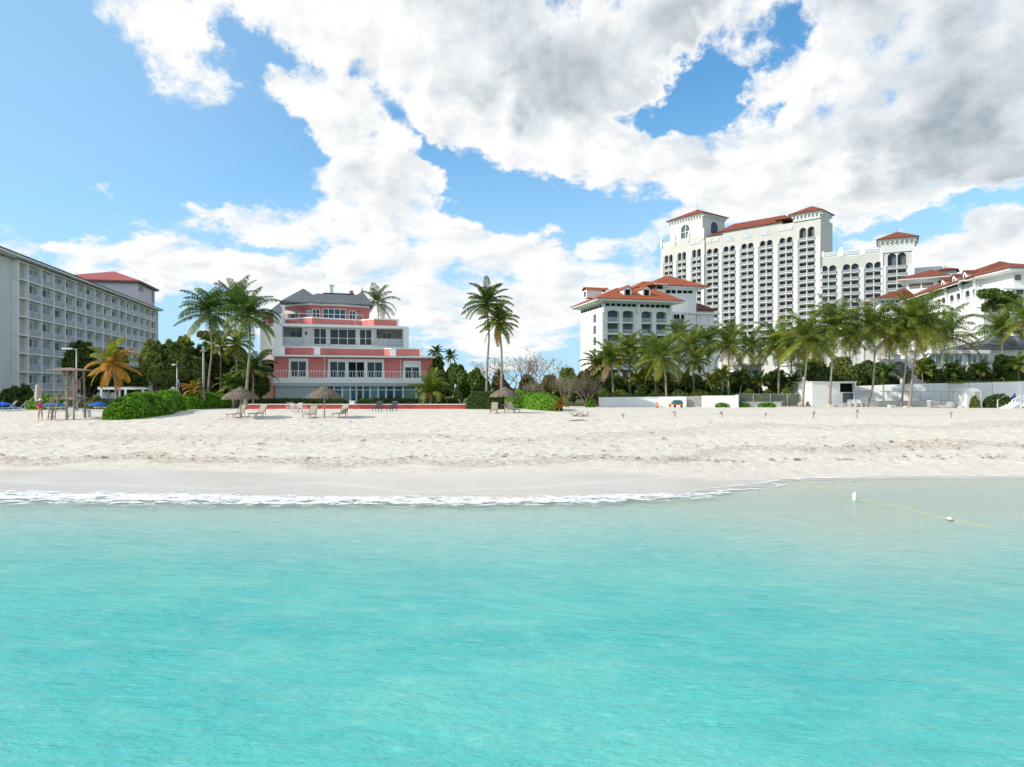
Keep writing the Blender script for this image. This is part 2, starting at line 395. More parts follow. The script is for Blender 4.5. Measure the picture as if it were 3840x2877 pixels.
# coarser, browner wrack lines on the upper beach
wr = mth('ADD', asd, mth('MULTIPLY_ADD', noise(.16, 4, .5, sx=(1, .6, 1)), 9, -4.5))
b1 = mth('MULTIPLY', mrange(wr, 7.2, 8.4), mth('SUBTRACT', 1.0, mrange(wr, 9.6, 10.6)))
b2 = mth('MULTIPLY', mrange(wr, 15.5, 17), mth('SUBTRACT', 1.0, mrange(wr, 18.5, 20)))
wb = mth('MULTIPLY', mth('ADD', b1, mth('MULTIPLY', b2, .6)), mrange(noise(4.5, 5, .7), .42, .62))
dry = mixc(mth('MULTIPLY', wb, .9), dry, (.36, .29, .21))
wetc = ramp(noise(.35, 4, sx=(.5, 1, 1)), [(.3, (.54, .495, .435)), (.7, (.62, .575, .515))])
ain = nn('ShaderNodeAttribute', attribute_name='inland').outputs['Fac']
turf = ramp(noise(.8, 6), [(.35, (.05, .085, .02)), (.55, (.09, .12, .035)), (.75, (.20, .17, .10))])
swl = mth('ABSOLUTE', mth('SUBTRACT', asd, mth('MULTIPLY_ADD', noise(.11, 2, .5, sx=(.6, .3, 1)), 13.0, -4.2)))
wetc = mixc(mth('MULTIPLY', mrange(swl, 0, .35, 1, 0), .30), wetc, (.80, .79, .76))
wetc = mixc(mth('MULTIPLY', mrange(asd, .2, 3.4, 1, 0), .35), wetc, (.46, .42, .37))
under = mrange(asd, -.9, .2, 1, 0)
wetc = mixc(under, wetc, (.80, .75, .64))
L.new(mixc(ain, mixc(aw, dry, wetc), turf), b.inputs['Base Color'])
L.new(mrange(aw, 0, 1, .95, .38), b.inputs['Roughness'])
b.inputs['Specular IOR Level'].default_value = .25
bh = mth('ADD', noise(6, 6, .65), mth('MULTIPLY', noise(22, 3, .6), .4))
bp = nn('ShaderNodeBump'); bp.inputs['Distance'].default_value = .09; L.new(bh, bp.inputs['Height'])
L.new(mrange(aw, 0, 1, .75, .03), bp.inputs['Strength']); L.new(bp.outputs[0], b.inputs['Normal'])
ter.data.materials.append(sm)
# ---------------------------------------------------------------- sea
xs = np.concatenate([[-4000, -1500, -600, -250, -120, -70], np.arange(-50, -24, .5), np.arange(-24, 30, .09), np.arange(30, 52, .5), [70, 120, 250, 600, 1500, 4000]])
ys = np.concatenate([[-4000, -1500, -500, -150, -50, -20, -5, 0], np.arange(4, 9, .5), np.arange(9, 22, .06), np.arange(22, 39.6, .09)])
X, Y, Q = grid(xs, ys)
dpt = -terrain_z(X, Y)
def rot(a): c, s_ = math.cos(a), math.sin(a); return X * c + Y * s_, -X * s_ + Y * c
# wind ripples running obliquely to the beach, plus a low swell
u, v = rot(R(-14)); rip = vnoise(u * .55, v * 2.3) + .6 * vnoise(u * 1.2 + 9, v * 5.0)
u, v = rot(R(9)); rip2 = vnoise(u * .35 + 3, v * 1.5)
swell = vnoise(X * .06, Y * .42 + .02 * X) 
wz = (0.045 * rip + .04 * rip2 + .05 * swell)
wz *= (.55 + .45 * sstep(.02, .8, dpt)) * (Y > 5)
sea = np_mesh('sea', np.stack([X, Y, wz * 0.5 + 0.0], 1), Q, [], smooth=True)
a = sea.data.attributes.new('depth', 'FLOAT', 'POINT'); a.data.foreach_set('value', dpt.astype(np.float32))
tag(sea, 'turquoise sea', None, None, 'structure')
wm = bpy.data.materials.new('sea_water'); wm.use_nodes = True; nt = wm.node_tree; N = nt.nodes; L = nt.links; N.clear()
tcs = nn('ShaderNodeTexCoord'); out = nn('ShaderNodeOutputMaterial')
dep = nn('ShaderNodeAttribute', attribute_name='depth').outputs['Fac']
patch = noise(.16, 4, .55, sx=(.5, 1, 1))
fine = noise(1.6, 5, .6, sx=(.55, 1.6, 1))
body = ramp(patch, [(.32, (.075, .44, .435)), (.5, (.10, .49, .455)), (.7, (.145, .54, .48))])
pat2 = noise(.55, 4, .55, sx=(.6, 1.2, 1))
body = mixc(mth('MULTIPLY', mrange(pat2, .50, .66), .35), body, (.17, .55, .47))
body = mixc(mth('MULTIPLY', mrange(pat2, .50, .36), .22), body, (.05, .39, .41))
cau = mrange(noise(2.2, 6, .7, sx=(.7, 1.5, 1)), .52, .72)  # caustic light, painted as lighter flecks in the water colour
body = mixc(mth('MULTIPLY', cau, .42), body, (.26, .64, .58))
body = mixc(mth('MULTIPLY', mrange(fine,   .54, .68), .14), body, (.03, .27, .27))
shal = mixc(mrange(dep, 0.15, 1.35), (.37, .61, .565), body)
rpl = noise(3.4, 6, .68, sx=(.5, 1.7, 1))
shal = mixc(mth('MULTIPLY', mth('MULTIPLY', mrange(rpl, .52, .66), mrange(dep, .25, 1.3, 1, 0)), .45), shal, (.74, .78, .72))  # ripple glints painted pale into the shallow water colour
shal = mixc(mth('MULTIPLY', mth('MULTIPLY', mrange(rpl, .50, .36), mrange(dep, .25, 1.3, 1, 0)), .35), shal, (.30, .38, .32))  # ripple shade painted darker into the shallow water colour
diff = nn('ShaderNodeBsdfDiffuse'); L.new(shal, diff.inputs[0])
tr = nn('ShaderNodeBsdfTransparent'); tr.inputs[0].default_value = (.95, .985, .965, 1)
aa = mth('SUBTRACT', 1.0, mth('POWER', 2.718, mth('MULTIPLY', dep, -1.9)), clamp=True)
aa = mth('MAXIMUM', aa, mrange(dep, .005, .09, 0, .30))
ms = nn('ShaderNodeMixShader'); L.new(aa, ms.inputs[0]); L.new(tr.outputs[0], ms.inputs[1]); L.new(diff.outputs[0], ms.inputs[2])
gl = nn('ShaderNodeBsdfGlossy'); gl.inputs['Roughness'].default_value = .08; gl.inputs[0].default_value = (1, 1, 1, 1)
h1 = noise(2.4, 6, .62, sx=(.45, 1.35, 1)); h2 = noise(7, 3, .6, sx=(.6, 1.4, 1))
bp = nn('ShaderNodeBump'); bp.inputs['Distance'].default_value = .16; bp.inputs['Strength'].default_value = .62
L.new(mth('ADD', h1, mth('MULTIPLY', h2, .4)), bp.inputs['Height'])
for n_ in (gl, diff): L.new(bp.outputs[0], n_.inputs['Normal'])
fr = nn('ShaderNodeFresnel'); fr.inputs[0].default_value = 1.33; L.new(bp.outputs[0], fr.inputs['Normal'])
ms2 = nn('ShaderNodeMixShader'); L.new(mth('MULTIPLY', fr.outputs[0], .55), ms2.inputs[0]); L.new(ms.outputs[0], ms2.inputs[1]); L.new(gl.outputs[0], ms2.inputs[2])
L.new(ms2.outputs[0], out.inputs[0])
sea.data.materials.append(wm)
# ---------------------------------------------------------------- foam at the waterline
xs = np.concatenate([np.arange(-60, -26, .5), np.arange(-26, 30, .07), np.arange(30, 60, .5)])
ts = np.linspace(-3.4, 1.1, 46)
Xg, Tg, Q = grid(xs, ts)
r = sstep(3, 13, Xg); wid = (1 - .8 * r); lw = 1 + .55 * (1 - sstep(-22, -4, Xg))
Yg = shore(Xg) + Tg * np.where(Tg < 0, 1 - .35 * r, .8) + .18 * fbm(Xg * .45, Tg * .3) * (1 - .4 * r)
zt = terrain_z(Xg, Yg)
f_ = np.exp(-((Tg + .7) / 1.0) ** 2) * (1 - .85 * r)
hgt = .02 + f_ * (.05 + .06 * fbm(Xg * 1.3, Tg * 2.0))
Zg = np.maximum(zt, 0.0) + np.maximum(hgt, .02)
foam = np_mesh('sea_foam', np.stack([Xg, Yg, Zg], 1), Q, [], smooth=True)
band = 1.12 * np.exp(-((Tg + .9) / (np.where(Tg < -.9, 1.5, 1.1) * lw)) ** 2) * (1 - r) + r * (.95 * np.exp(-((Tg - .35) / .16) ** 2) + .6 * np.exp(-((Tg + 1.2) / 1.6) ** 2) * (1 - .75 * sstep(12, 24, Xg)))
a = foam.data.attributes.new('froth', 'FLOAT', 'POINT'); a.data.foreach_set('value', band.astype(np.float32))
tag(foam, 'white broken foam along the waterline', None, None, 'stuff')
fm = bpy.data.materials.new('foam'); fm.use_nodes = True; nt = fm.node_tree; N = nt.nodes; L = nt.links; N.clear()
tcs = nn('ShaderNodeTexCoord'); out = nn('ShaderNodeOutputMaterial')
fr_ = nn('ShaderNodeAttribute', attribute_name='froth').outputs['Fac']
n1 = noise(2.0, 8, .72, sx=(.55, 1, 1)); n2 = noise(8, 4, .6)
cov = mth('ADD', mth('ADD', fr_, mth('MULTIPLY_ADD', n1, 4.2, -2.1)), mth('MULTIPLY_ADD', n2, 1.4, -.75))
al = mth('MULTIPLY', mrange(cov, .48, 1.0), .93)
d = nn('ShaderNodeBsdfDiffuse'); d.inputs[0].default_value = (.82, .83, .82, 1)
t = nn('ShaderNodeBsdfTransparent'); ms = nn('ShaderNodeMixShader'); L.new(al, ms.inputs[0]); L.new(t.outputs[0], ms.inputs[1]); L.new(d.outputs[0], ms.inputs[2])
bp = nn('ShaderNodeBump'); bp.inputs['Distance'].default_value = .06; L.new(mth('ADD', n1, n2), bp.inputs['Height']); L.new(bp.outputs[0], d.inputs['Normal'])
L.new(ms.outputs[0], out.inputs[0]); foam.data.materials.append(fm)
# ================================================================ plants
M = {}
M['palm'] = leafmat('palm_green', [(.035,.08,.013), (.08,.135,.018), (.145,.20,.027), (.24,.28,.04)])
M['palm_dk'] = leafmat('palm_dark', [(.03,.07,.014), (.06,.12,.018), (.11,.17,.028)])
M['palm_yl'] = leafmat('palm_yellowgreen', [(.12,.17,.022), (.22,.25,.035), (.32,.30,.05)])
M['palm_or'] = leafmat('palm_orange', [(.38,.14,.03), (.50,.23,.03), (.42,.30,.045), (.30,.17,.06)])
M['palm_br'] = leafmat('palm_brown', [(.17,.10,.045), (.25,.155,.07), (.20,.14,.07)], transl=.15)
M['leaf'] = leafmat('leaf_green', [(.045,.09,.014), (.09,.155,.024), (.16,.225,.038)])
M['leaf_dk'] = leafmat('leaf_dark', [(.035,.07,.014), (.07,.12,.02), (.125,.18,.032)])
M['leaf_ol'] = leafmat('leaf_olive', [(.09,.13,.03), (.16,.21,.045), (.24,.28,.075)])
M['leaf_br'] = leafmat('leaf_dry', [(.13,.10,.05), (.20,.155,.075), (.17,.16,.06)])
M['hedge'] = leafmat('hedge_green', [(.055,.16,.008), (.12,.28,.012), (.21,.41,.025)], transl=.3)
M['hedge_dk'] = leafmat('hedge_dark', [(.03,.06,.01), (.06,.105,.018), (.11,.155,.03)])
M['core'] = mat('foliage_core', (.03,.045,.012), .9, .1)
M['trunk'] = mat('palm_trunk', (.40,.335,.275), .85, .15, col2=(.22,.18,.145), vscale=4, bump=.6, bscale=6)
M['bark'] = mat('bark', (.20,.155,.115), .9, .1, var=.5, vscale=3)
M['twig'] = mat('bare_twigs', (.33,.27,.22), .9, .1, var=.4, vscale=2)
M['coco'] = mat('coconut_husk', (.30,.15,.06), .7, .2, var=.5, vscale=5)
rng = np.random.RandomState(11)
def frond(V, Q, MI, base, phi, th0, L, droop, lmax, mi, m=30, wid=.075, hang=.55, n=12):
    t = np.linspace(0, 1, n); ang = th0 - droop * t ** 1.25
    ds = L / (n - 1)
    hx = np.concatenate([[0], np.cumsum(np.cos(ang[:-1]) * ds)]); hz_ = np.concatenate([[0], np.cumsum(np.sin(ang[:-1]) * ds)])
    sway = rng.uniform(-.18, .18) * L * t ** 2
    c, s_ = math.cos(phi), math.sin(phi)
    P = np.stack([hx * c - sway * s_, hx * s_ + sway * c, hz_], 1) + base
    T = np.gradient(P, axis=0); T /= np.linalg.norm(T, axis=1)[:, None]
    # rachis: a thin tapering blade, two crossed strips
    k = len(V) and sum(len(a) for a in V)
    w = (.045 * (1 - t) + .008)[:, None]
    side0 = np.array([-s_, c, 0.0]); up = np.cross(side0, T) * -1
    for sv in (np.repeat(side0[None], n, 0), up):
        k = sum(len(a) for a in V)
        V.append(np.concatenate([P - sv * w, P + sv * w])); i = np.arange(n - 1)
        Q.append(np.stack([i, i + 1, i + 1 + n, i + n], 1) + k); MI.append(np.full(n - 1, mi))
    # leaflets
    for sg in (-1, 1):
        tt = np.linspace(.10, .995, m) + rng.uniform(-.008, .008, m); tt = np.clip(tt, 0, 1)
        Pp = np.stack([np.interp(tt, t, P[:, j]) for j in range(3)], 1)
        Tt = np.stack([np.interp(tt, t, T[:, j]) for j in range(3)], 1)
        Uu = np.stack([np.interp(tt, t, up[:, j]) for j in range(3)], 1)
        ln = lmax * np.sin(np.pi * np.clip(.12 + .80 * tt, 0, 1)) ** .7 * rng.uniform(.8, 1.1, m)
        fw = rng.uniform(.45, .75, m)[:, None]
        S = side0[None] * sg
        d1 = S + Tt * fw + Uu * .18; d1 /= np.linalg.norm(d1, axis=1)[:, None]
        g = np.array([0, 0, -1.0])
        d2 = d1 * (1 - hang) + g * (hang + rng.uniform(-.15, .2, m))[:, None]; d2 /= np.linalg.norm(d2, axis=1)[:, None]
        A = Pp; B = A + d1 * (ln * .5)[:, None]; C = B + d2 * (ln * .5)[:, None]
        W = Tt * (wid * .5)
        Vv = np.stack([A - W * .6, A + W * .6, B + W, B - W, C + W * .25, C - W * .25], 1).reshape(-1, 3)
        k = sum(len(a) for a in V); i = np.arange(m)[:, None] * 6
        V.append(Vv); Q.append(np.concatenate([i + np.array([0, 1, 2, 3]), i + np.array([3, 2, 4, 5])]) + k)
        MI.append(np.full(2 * m, mi))
def palm_crown(name, parent, base, Rm, n, mats, seed, yellow=.25, up=85, low=-35, m=28, wid=.085, dense=1.0, az_bias=None):
    global rng
    rng = np.random.RandomState(seed); V, Q, MI = [], [], []
    for i in range(n):
        f = (i + .5) / n; phi = i * 2.39996 + rng.uniform(-.3, .3)
        th = R(up + (low - up) * f ** 1.15 + rng.uniform(-9, 9))
        droop = R(rng.uniform(35, 75) + 60 * f) if th > 0.2 else R(rng.uniform(30, 60))
        L = Rm * rng.uniform(.95, 1.25)
        mi = 1 if (f > 1 - yellow and rng.rand() < .8) or rng.rand() < .08 else 0
        if len(mats) > 2 and f > .88 and rng.rand() < .3: mi = 2
        b = np.array(base) + np.array([math.cos(phi), math.sin(phi), 0]) * .10 + np.array([0, 0, .35 * (1 - f)])
        frond(V, Q, MI, b, phi, th, L, droop, Rm * .31 * dense, mi, m=m, wid=wid, hang=rng.uniform(.4, .8))
    return np_mesh(name, np.concatenate(V), np.concatenate(Q), mats, parent, np.concatenate(MI))
def palm(Y, trunk_px, Rpx, seed, label, group=None, n=24, mats=('palm', 'palm_yl', 'palm_br'), yellow=.25, up=85, low=-44, base_z=None, rad=.15,
         nuts=True, dead=None, sway_y=.6, name='coconut_palm', m=28, wid=.085, base_at=None):
    """trunk_px: the trunk's line from foot to crown in the photograph, at distance Y"""
    pts = [at(x, y, Y) for x, y in trunk_px]
    bz = tz(pts[0].x, Y) if base_z is None else base_z
    root = Vector((pts[0].x, Y, bz)); pts[0] = root.copy()
    g = thing(name, root, label, 'palm tree', group)
    rs = random.Random(seed); lean = rs.uniform(-1, 1) * sway_y
    loc = [p - root for p in pts]
    # smooth the trunk with a Catmull-Rom line
    q = []
    ex = [loc[0] * 2 - loc[1]] + loc + [loc[-1] * 2 - loc[-2]]
    for i in range(1, len(ex) - 2):
        for j in range(6):
            t = j / 6; a, b, c, d = ex[i-1], ex[i], ex[i+1], ex[i+2]
            q.append(.5 * ((2*b) + (c-a)*t + (2*a-5*b+4*c-d)*t*t + (3*b-a-3*c+d)*t**3))
    q.append(loc[-1]); k = len(q)
    for i, p in enumerate(q): p.y += lean * math.sin(math.pi * .5 * i / (k - 1)) ** 2
    rr = [rad * (1.0 - .42 * i / (k - 1)) + rad * .75 * math.exp(-i * 10 / (k - 1)) for i in range(k)]
    tb = MB(); tb.tube([p + Vector((0, 0, -.3 if i == 0 else 0)) for i, p in enumerate(q)], rr, 9); tb.build('trunk', M['trunk'], g, smooth=True)
    top = q[-1]; Rm = Rpx * Y / F
    palm_crown('crown', g, tuple(top), Rm, int(n * 1.3), [M[x] for x in mats], seed, yellow, up, low, int(m * 1.15), wid * 1.15)
    if nuts:
        c = MB(); rs = random.Random(seed + 3)
        c.lathe([(.10, -.55), (.17, -.2), (.22, .1), (.12, .5), (.03, .9)], top.x, top.y, 9)
        c.v = [(x, y, z + (top.z if True else 0)) for x, y, z in c.v]
        for i in range(7):
            t = rs.uniform(0, 6.28); cx, cy, cz = top.x + .3 * math.cos(t), top.y + .3 * math.sin(t), top.z - rs.uniform(.0, .45)
            nb = len(c.v); c.lathe([(.01, -.13), (.10, -.08), (.13, 0), (.09, .09), (.01, .13)], cx, cy, 7)
            for a in range(nb, len(c.v)): x, y, z = c.v[a]; c.v[a] = (x, y, z + cz)
        c.build('coconut_cluster', M['coco'], g, smooth=True)
    if dead:
        global rng
        rng = np.random.RandomState(seed + 9); V, Q, MI = [], [], []
        for (phi, th, ln) in dead: frond(V, Q, MI, np.array(top), phi, R(th), Rm * ln, R(35), Rm * .2, 0, m=26, wid=.10, hang=.85)
        np_mesh('dead_frond', np.concatenate(V), np.concatenate(Q), [M['palm_br']], g, np.concatenate(MI))
    return g
def leaf_cloud(C, Nn, size, seed, elong=1.6):
    """one leaf-shaped quad at every centre, facing roughly along the normal"""
    r_ = np.random.RandomState(seed); n = len(C)
    Nn = Nn + r_.normal(0, .55, (n, 3)); Nn /= np.linalg.norm(Nn, axis=1)[:, None] + 1e-9
    A = np.cross(Nn, r_.normal(0, 1, (n, 3))); A /= np.linalg.norm(A, axis=1)[:, None] + 1e-9
    B = np.cross(Nn, A); s = size * r_.uniform(.6, 1.3, n)[:, None]
    V = np.stack([C - A * s * elong * .5, C + B * s * .42, C + A * s * elong * .5, C - B * s * .42], 1).reshape(-1, 3)
    return V, np.arange(n * 4).reshape(n, 4)
def lobes_leaves(lobes, n, size, seed, noise_cut=.0):
    r_ = np.random.RandomState(seed); W = np.array([a[3] * a[5] for a in lobes]); W = W / W.sum()
    idx = r_.choice(len(lobes), n, p=W); Lb = np.array(lobes)[idx]
    D = r_.normal(0, 1, (n, 3)); D /= np.linalg.norm(D, axis=1)[:, None]
    D[:, 2] = np.where(D[:, 2] < -.7, -D[:, 2], D[:, 2])
    rad = 1 - .45 * r_.rand(n) ** 2.2
    bump_ = 1 + .16 * np.sin(D[:, 0] * 9 + Lb[:, 0] * 3) * np.sin(D[:, 2] * 8 + Lb[:, 2]) + r_.normal(0, .05, n)
    C = Lb[:, :3] + D * Lb[:, 3:6] * (rad * bump_)[:, None]
    return leaf_cloud(C, D, size, seed + 1)
def broadleaf(px, top, bot, hw, Y, seed, label, mats='leaf', n=9000, size=.30, depth=None, nl=17, group=None, core=True, name='broadleaf_tree', base_z=None, cat='tree', trunk=True, flat=1.0):
    """a tree whose crown spans the given pixels (centre px, top, bottom, half width) at distance Y"""
    k = Y / F; cx = fx(px) * Y; z1 = H + fz(top) * Y; z0 = H + fz(bot) * Y; hw_ = hw * k
    bz = tz(cx, Y) if base_z is None else base_z
    g = thing(name, (cx, Y, bz), label, cat, group)
    r_ = random.Random(seed); lobes = []; hh = (z1 - z0) / 2; cz = (z0 + z1) / 2 - bz; dp = depth or hw_ * .8
    for i in range(nl):
        f = i / max(nl - 1, 1); a = i * 2.4 + r_.uniform(-.4, .4)
        rr = math.sqrt((i + .5) / nl) * .72
        zz = (-.62 + 1.3 * ((i * .618 + .3) % 1)) * (1 - .25 * rr) * .93 + r_.uniform(-.08, .08)
        s = r_.uniform(.26, .46)
        lobes.append((rr * math.cos(a) * hw_, rr * math.sin(a) * dp, cz + zz * hh, hw_ * s, dp * s, hh * s * 1.05 * flat))
    V, Q = lobes_leaves(lobes, int(n * 1.5), size * 1.05, seed)
    np_mesh('crown', V, Q, [M[mats]], g)
    if trunk:
        t = MB(); r0 = min(.32, hw_ * .09)
        t.tube([(0, 0, -.2), (r_.uniform(-.2, .2), 0, (cz - hh) * .6), (0, 0, cz)], [r0, r0 * .8, r0 * .5], 8)
        for lb in lobes[:nl]:
            t.tube([(0, 0, max(.3, (cz - hh) * .7)), (lb[0] * .5, lb[1] * .5, (cz - hh) * .4 + lb[2] * .5), (lb[0], lb[1], lb[2])], [r0 * .5, r0 * .32, r0 * .1], 5)
        t.build('trunk', M['bark'], g, smooth=True)
    return g
def hedge(path, h, w, seed, label, mats='hedge', dens=150, size=.17, name='hedge', group=None, bulge=.22, cat='hedge'):
    """a clipped or rounded hedge along a ground path; leaves over a darker twiggy core"""
    P = [Vector(p) for p in path]; o = sum(P, Vector()) / len(P); o.z = min(p.z for p in P)
    g = thing(name, o, label, cat, group)
    r_ = np.random.RandomState(seed); segs = [(P[i+1] - P[i]).length for i in range(len(P) - 1)]; tot = sum(segs)
    hs = h if isinstance(h, (list, tuple)) else [h] * len(P); ws = w if isinstance(w, (list, tuple)) else [w] * len(P)
    cum = np.concatenate([[0], np.cumsum(segs)])
    n = int(dens * tot * (max(hs) * 2 + max(ws)))
    s = r_.uniform(-.01, 1.01, n) * tot
    X = np.interp(s, cum, [p.x - o.x for p in P]); Yv = np.interp(s, cum, [p.y - o.y for p in P]); Zb = np.interp(s, cum, [p.z - o.z for p in P])
    hh = np.interp(s, cum, hs); ww = np.interp(s, cum, ws)
    dx = np.interp(s, cum, np.gradient([p.x for p in P])); dy = np.interp(s, cum, np.gradient([p.y for p in P])); ln = np.hypot(dx, dy)
    nx, ny = -dy / ln, dx / ln
    th = r_.uniform(-.12, math.pi + .12, n); ct, st = np.cos(th), np.sin(th)
    ex = 4.0 if bulge < .15 else 2.4
    q = (np.abs(ct) ** ex + np.abs(st) ** ex) ** (-1 / ex)
    bl = 1 + bulge * (fbm(s * .9 + seed, th * 1.7, 3)) + r_.normal(0, .03, n)
    dpt_ = 1 - .22 * r_.rand(n) ** 2
    endt = np.clip(np.minimum(s + .01 * tot, 1.01 * tot - s) / (max(ws) * .6), 0, 1) ** .5
    ro = q * bl * dpt_ * (.45 + .55 * endt)
    off = ct * ro * ww / 2; zz = Zb + np.maximum(st * ro, .02) * hh
    C = np.stack([X + nx * off, Yv + ny * off, zz], 1); Nn = np.stack([nx * ct, ny * ct, st], 1)
    V, Q = leaf_cloud(C, Nn, size, seed + 1); np_mesh('leaves', V, Q, [M[mats]], g)
    c = MB(); prev = None; K = 24
    rings = []
    for i in range(K + 1):
        u = i / K * tot; x = np.interp(u, cum, [p.x - o.x for p in P]); y = np.interp(u, cum, [p.y - o.y for p in P]); z = np.interp(u, cum, [p.z - o.z for p in P])
        a, b = np.interp(u, cum, hs) * .78, np.interp(u, cum, ws) * .5 * .75
        e_ = min(u, tot - u); tp = .35 + .65 * min(1, e_ / (max(ws) * .6)) ** .5
        dx_, dy_ = np.interp(u, cum, np.gradient([p.x for p in P])), np.interp(u, cum, np.gradient([p.y for p in P])); l_ = math.hypot(dx_, dy_)
        rings.append([(x - dy_ / l_ * b * tp * math.cos(t_) , y + dx_ / l_ * b * tp * math.cos(t_), z + a * tp * max(math.sin(t_), 0) - (.1 if math.sin(t_) < .01 else 0)) for t_ in np.linspace(0, math.pi, 7)])
    for ra, rb in zip(rings[:-1], rings[1:]):
        for j in range(6): c.poly([ra[j], ra[j+1], rb[j+1], rb[j]])
    c.poly(rings[0]); c.poly(rings[-1][::-1])
    c.build('twig_core', M['core'], g)
    return g
def bare_tree(px, py_top, Y, seed, label, spread=.5, depth=6, leaves=0, name='bare_tree', py_base=None, r0=.13, group=None, mt='twig', hgt=None, lf='leaf_ol', stems=3):
    cx = fx(px) * Y; bz = tz(cx, Y); hgt = hgt or (H + fz(py_top) * Y - bz)
    g = thing(name, (cx, Y, bz), label, 'tree', group); t = MB(); r_ = random.Random(seed); tips = []
    def grow(p, d, ln, r, k):
        q = p + d * ln * .5 + Vector((r_.uniform(-.1, .1), r_.uniform(-.1, .1), 0)) * ln; e_ = p + d * ln
        t.tube([p, q, e_], [r, r * .85, r * .66], 5 if r > .04 else 3, cap=False)
        if k == 0: tips.append(e_); return
        for _ in range(r_.choice((2, 3, 3))):
            nd = (d + Vector((r_.gauss(0, spread), r_.gauss(0, spread), r_.gauss(.12, spread * .5)))).normalized()
            grow(e_, nd, ln * r_.uniform(.62, .86), r * .62, k - 1)
    for _ in range(stems): grow(Vector((r_.uniform(-.3, .3), r_.uniform(-.3, .3), -.1)), Vector((r_.gauss(0, .3), r_.gauss(0, .3), 1)).normalized(), hgt * .27, r0, depth - 1)
    zmax = max(v[2] for v in t.v); k_ = hgt / zmax
    t.v = [(x, y, z * k_) for x, y, z in t.v]
    t.build('branches', M[mt], g)
    if leaves:
        rr = np.random.RandomState(seed); T = np.array([tuple(a) for a in tips]); T[:, 2] *= k_
        C = T[rr.randint(0, len(T), leaves)] + rr.normal(0, .22, (leaves, 3)); V, Q = leaf_cloud(C, rr.normal(0, 1, (leaves, 3)), .20, seed)
        np_mesh('leaves', V, Q, [M[lf]], g)
    return g
def r1(x, y): return (x / 2.301, 900 + y / 2.301)
def r2(x, y): return (600 + x / 2.549, 950 + y / 2.549)
def r3(x, y): return (950 + x / 3.013, 1050 + y / 3.013)
def r4(x, y): return (1600 + x / 2.761, 1000 + y / 2.761)
def r5(x, y): return (2100 + x / 2.549, 950 + y / 2.549)
def r6(x, y): return (2440 + x / 2.087, 750 + y / 2.087)
def r7(x, y): return (2700 + x / 3.013, 1050 + y / 3.013)
def r8(x, y): return (3240 + x / 2.55, 950 + y / 2.55)
# ---- palms on the left
LP = 'tall coconut palms beside the pink building'
palm(86, [r2(450,1330), r2(478,1150), r2(506,900), r2(480,590)], 110, 21, 'tall coconut palm with an S-curved trunk, leftmost of the three behind the lamp posts', LP, n=26, mats=('palm_dk','palm','palm_yl'), yellow=.2)
palm(92, [r2(703,1200), r2(707,860), r2(712,500)], 100, 22, 'tall coconut palm with the slimmest straight trunk, between its two neighbours and farther back', LP, n=24, mats=('palm_dk','palm','palm_yl'), yellow=.15, low=-20, rad=.12)
palm(78, [r2(815,1420), r2(835,1150), r2(850,850), r2(833,610)], 114, 23, 'tall coconut palm rising behind the leftmost thatched umbrella', LP, n=25, mats=('palm_dk','palm','palm_yl'), yellow=.4, low=-50)
palm(90, [r2(575,1100), r2(572,900)], 66, 24, 'short yellowing palm among the trees between the tall palms', n=16, mats=('palm','palm_yl','palm_or'), yellow=.6)
palm(88, [r2(742,1120), r2(735,880)], 60, 25, 'short dull palm under the slim tall palm', n=16, mats=('palm','palm_yl','palm_br'), yellow=.5)
palm(84, [r2(890,1300), r2(880,1120)], 84, 26, 'low palm with long spreading fronds beside the left wall of the pink building', n=17, mats=('palm_dk','palm','palm_yl'), up=75, low=-10)
palm(83, [r2(700,1370), r2(690,1280)], 64, 27, 'low broad palm behind the leftmost thatched umbrella', n=15, mats=('palm_dk','palm','palm_yl'), up=70, low=0, nuts=False)
palm(80, [r2(340,1370), r2(345,1320)], 42, 28, 'small orange leaved palm at the foot of the tall grey pole', n=11, mats=('palm_yl','palm_or'), yellow=.7, up=80, low=10, nuts=False)
palm(74, [r1(1005,1370), r1(1003,1200), r1(990,1085)], 86, 31, 'palm with orange and yellow drooping fronds in front of the white pergola', n=20, mats=('palm_yl','palm_or','palm_or'), yellow=.62, up=88, low=-62, rad=.12)
palm(83, [r3(1990,1345), r3(2010,1290)], 84, 33, 'short green palm at the right corner of the pink building', n=17, mats=('palm','palm_yl'), up=88, low=8, nuts=False, rad=.14)
# ---- centre pair
CPG = 'pair of tall palms in the centre'
palm(85, [r4(615,1275), r4(628,1000), r4(645,700), r4(622,395)], 88, 41, 'taller dark green palm of the central pair with a light trunk', CPG, n=24, mats=('palm_dk','palm','palm'), yellow=.12, low=-30)
palm(84, [r4(775,1275), r4(776,950), r4(765,750), r4(742,590)], 74, 42, 'shorter yellow fringed palm of the central pair with a darker trunk', CPG, n=23, mats=('palm','palm_yl','palm_or'), yellow=.35, low=-55)
palm(130, [r4(100,1100), r4(100,905)], 30, 43, 'distant small palm above the trees right of the pink building, left of two', n=14, mats=('palm_dk','palm'), nuts=False, wid=.14, m=18)
palm(130, [r4(245,1100), r4(248,935)], 28, 44, 'distant small palm above the trees right of the pink building, right of two', n=14, mats=('palm_dk','palm'), nuts=False, wid=.14, m=18)
palm(72, [r4(1368,1535), r4(1370,1460)], 36, 45, 'young yellow palm with an orange stem on the sand by the hedge end', n=12, mats=('palm_yl','palm_or'), yellow=.35, up=80, low=25, nuts=False, rad=.10)
palm(78, [r4(1265,1470), r4(1262,1420)], 42, 46, 'young green palm growing out of the bright hedge end', n=12, mats=('palm','palm_yl'), yellow=.4, up=75, low=15, nuts=False, rad=.08)
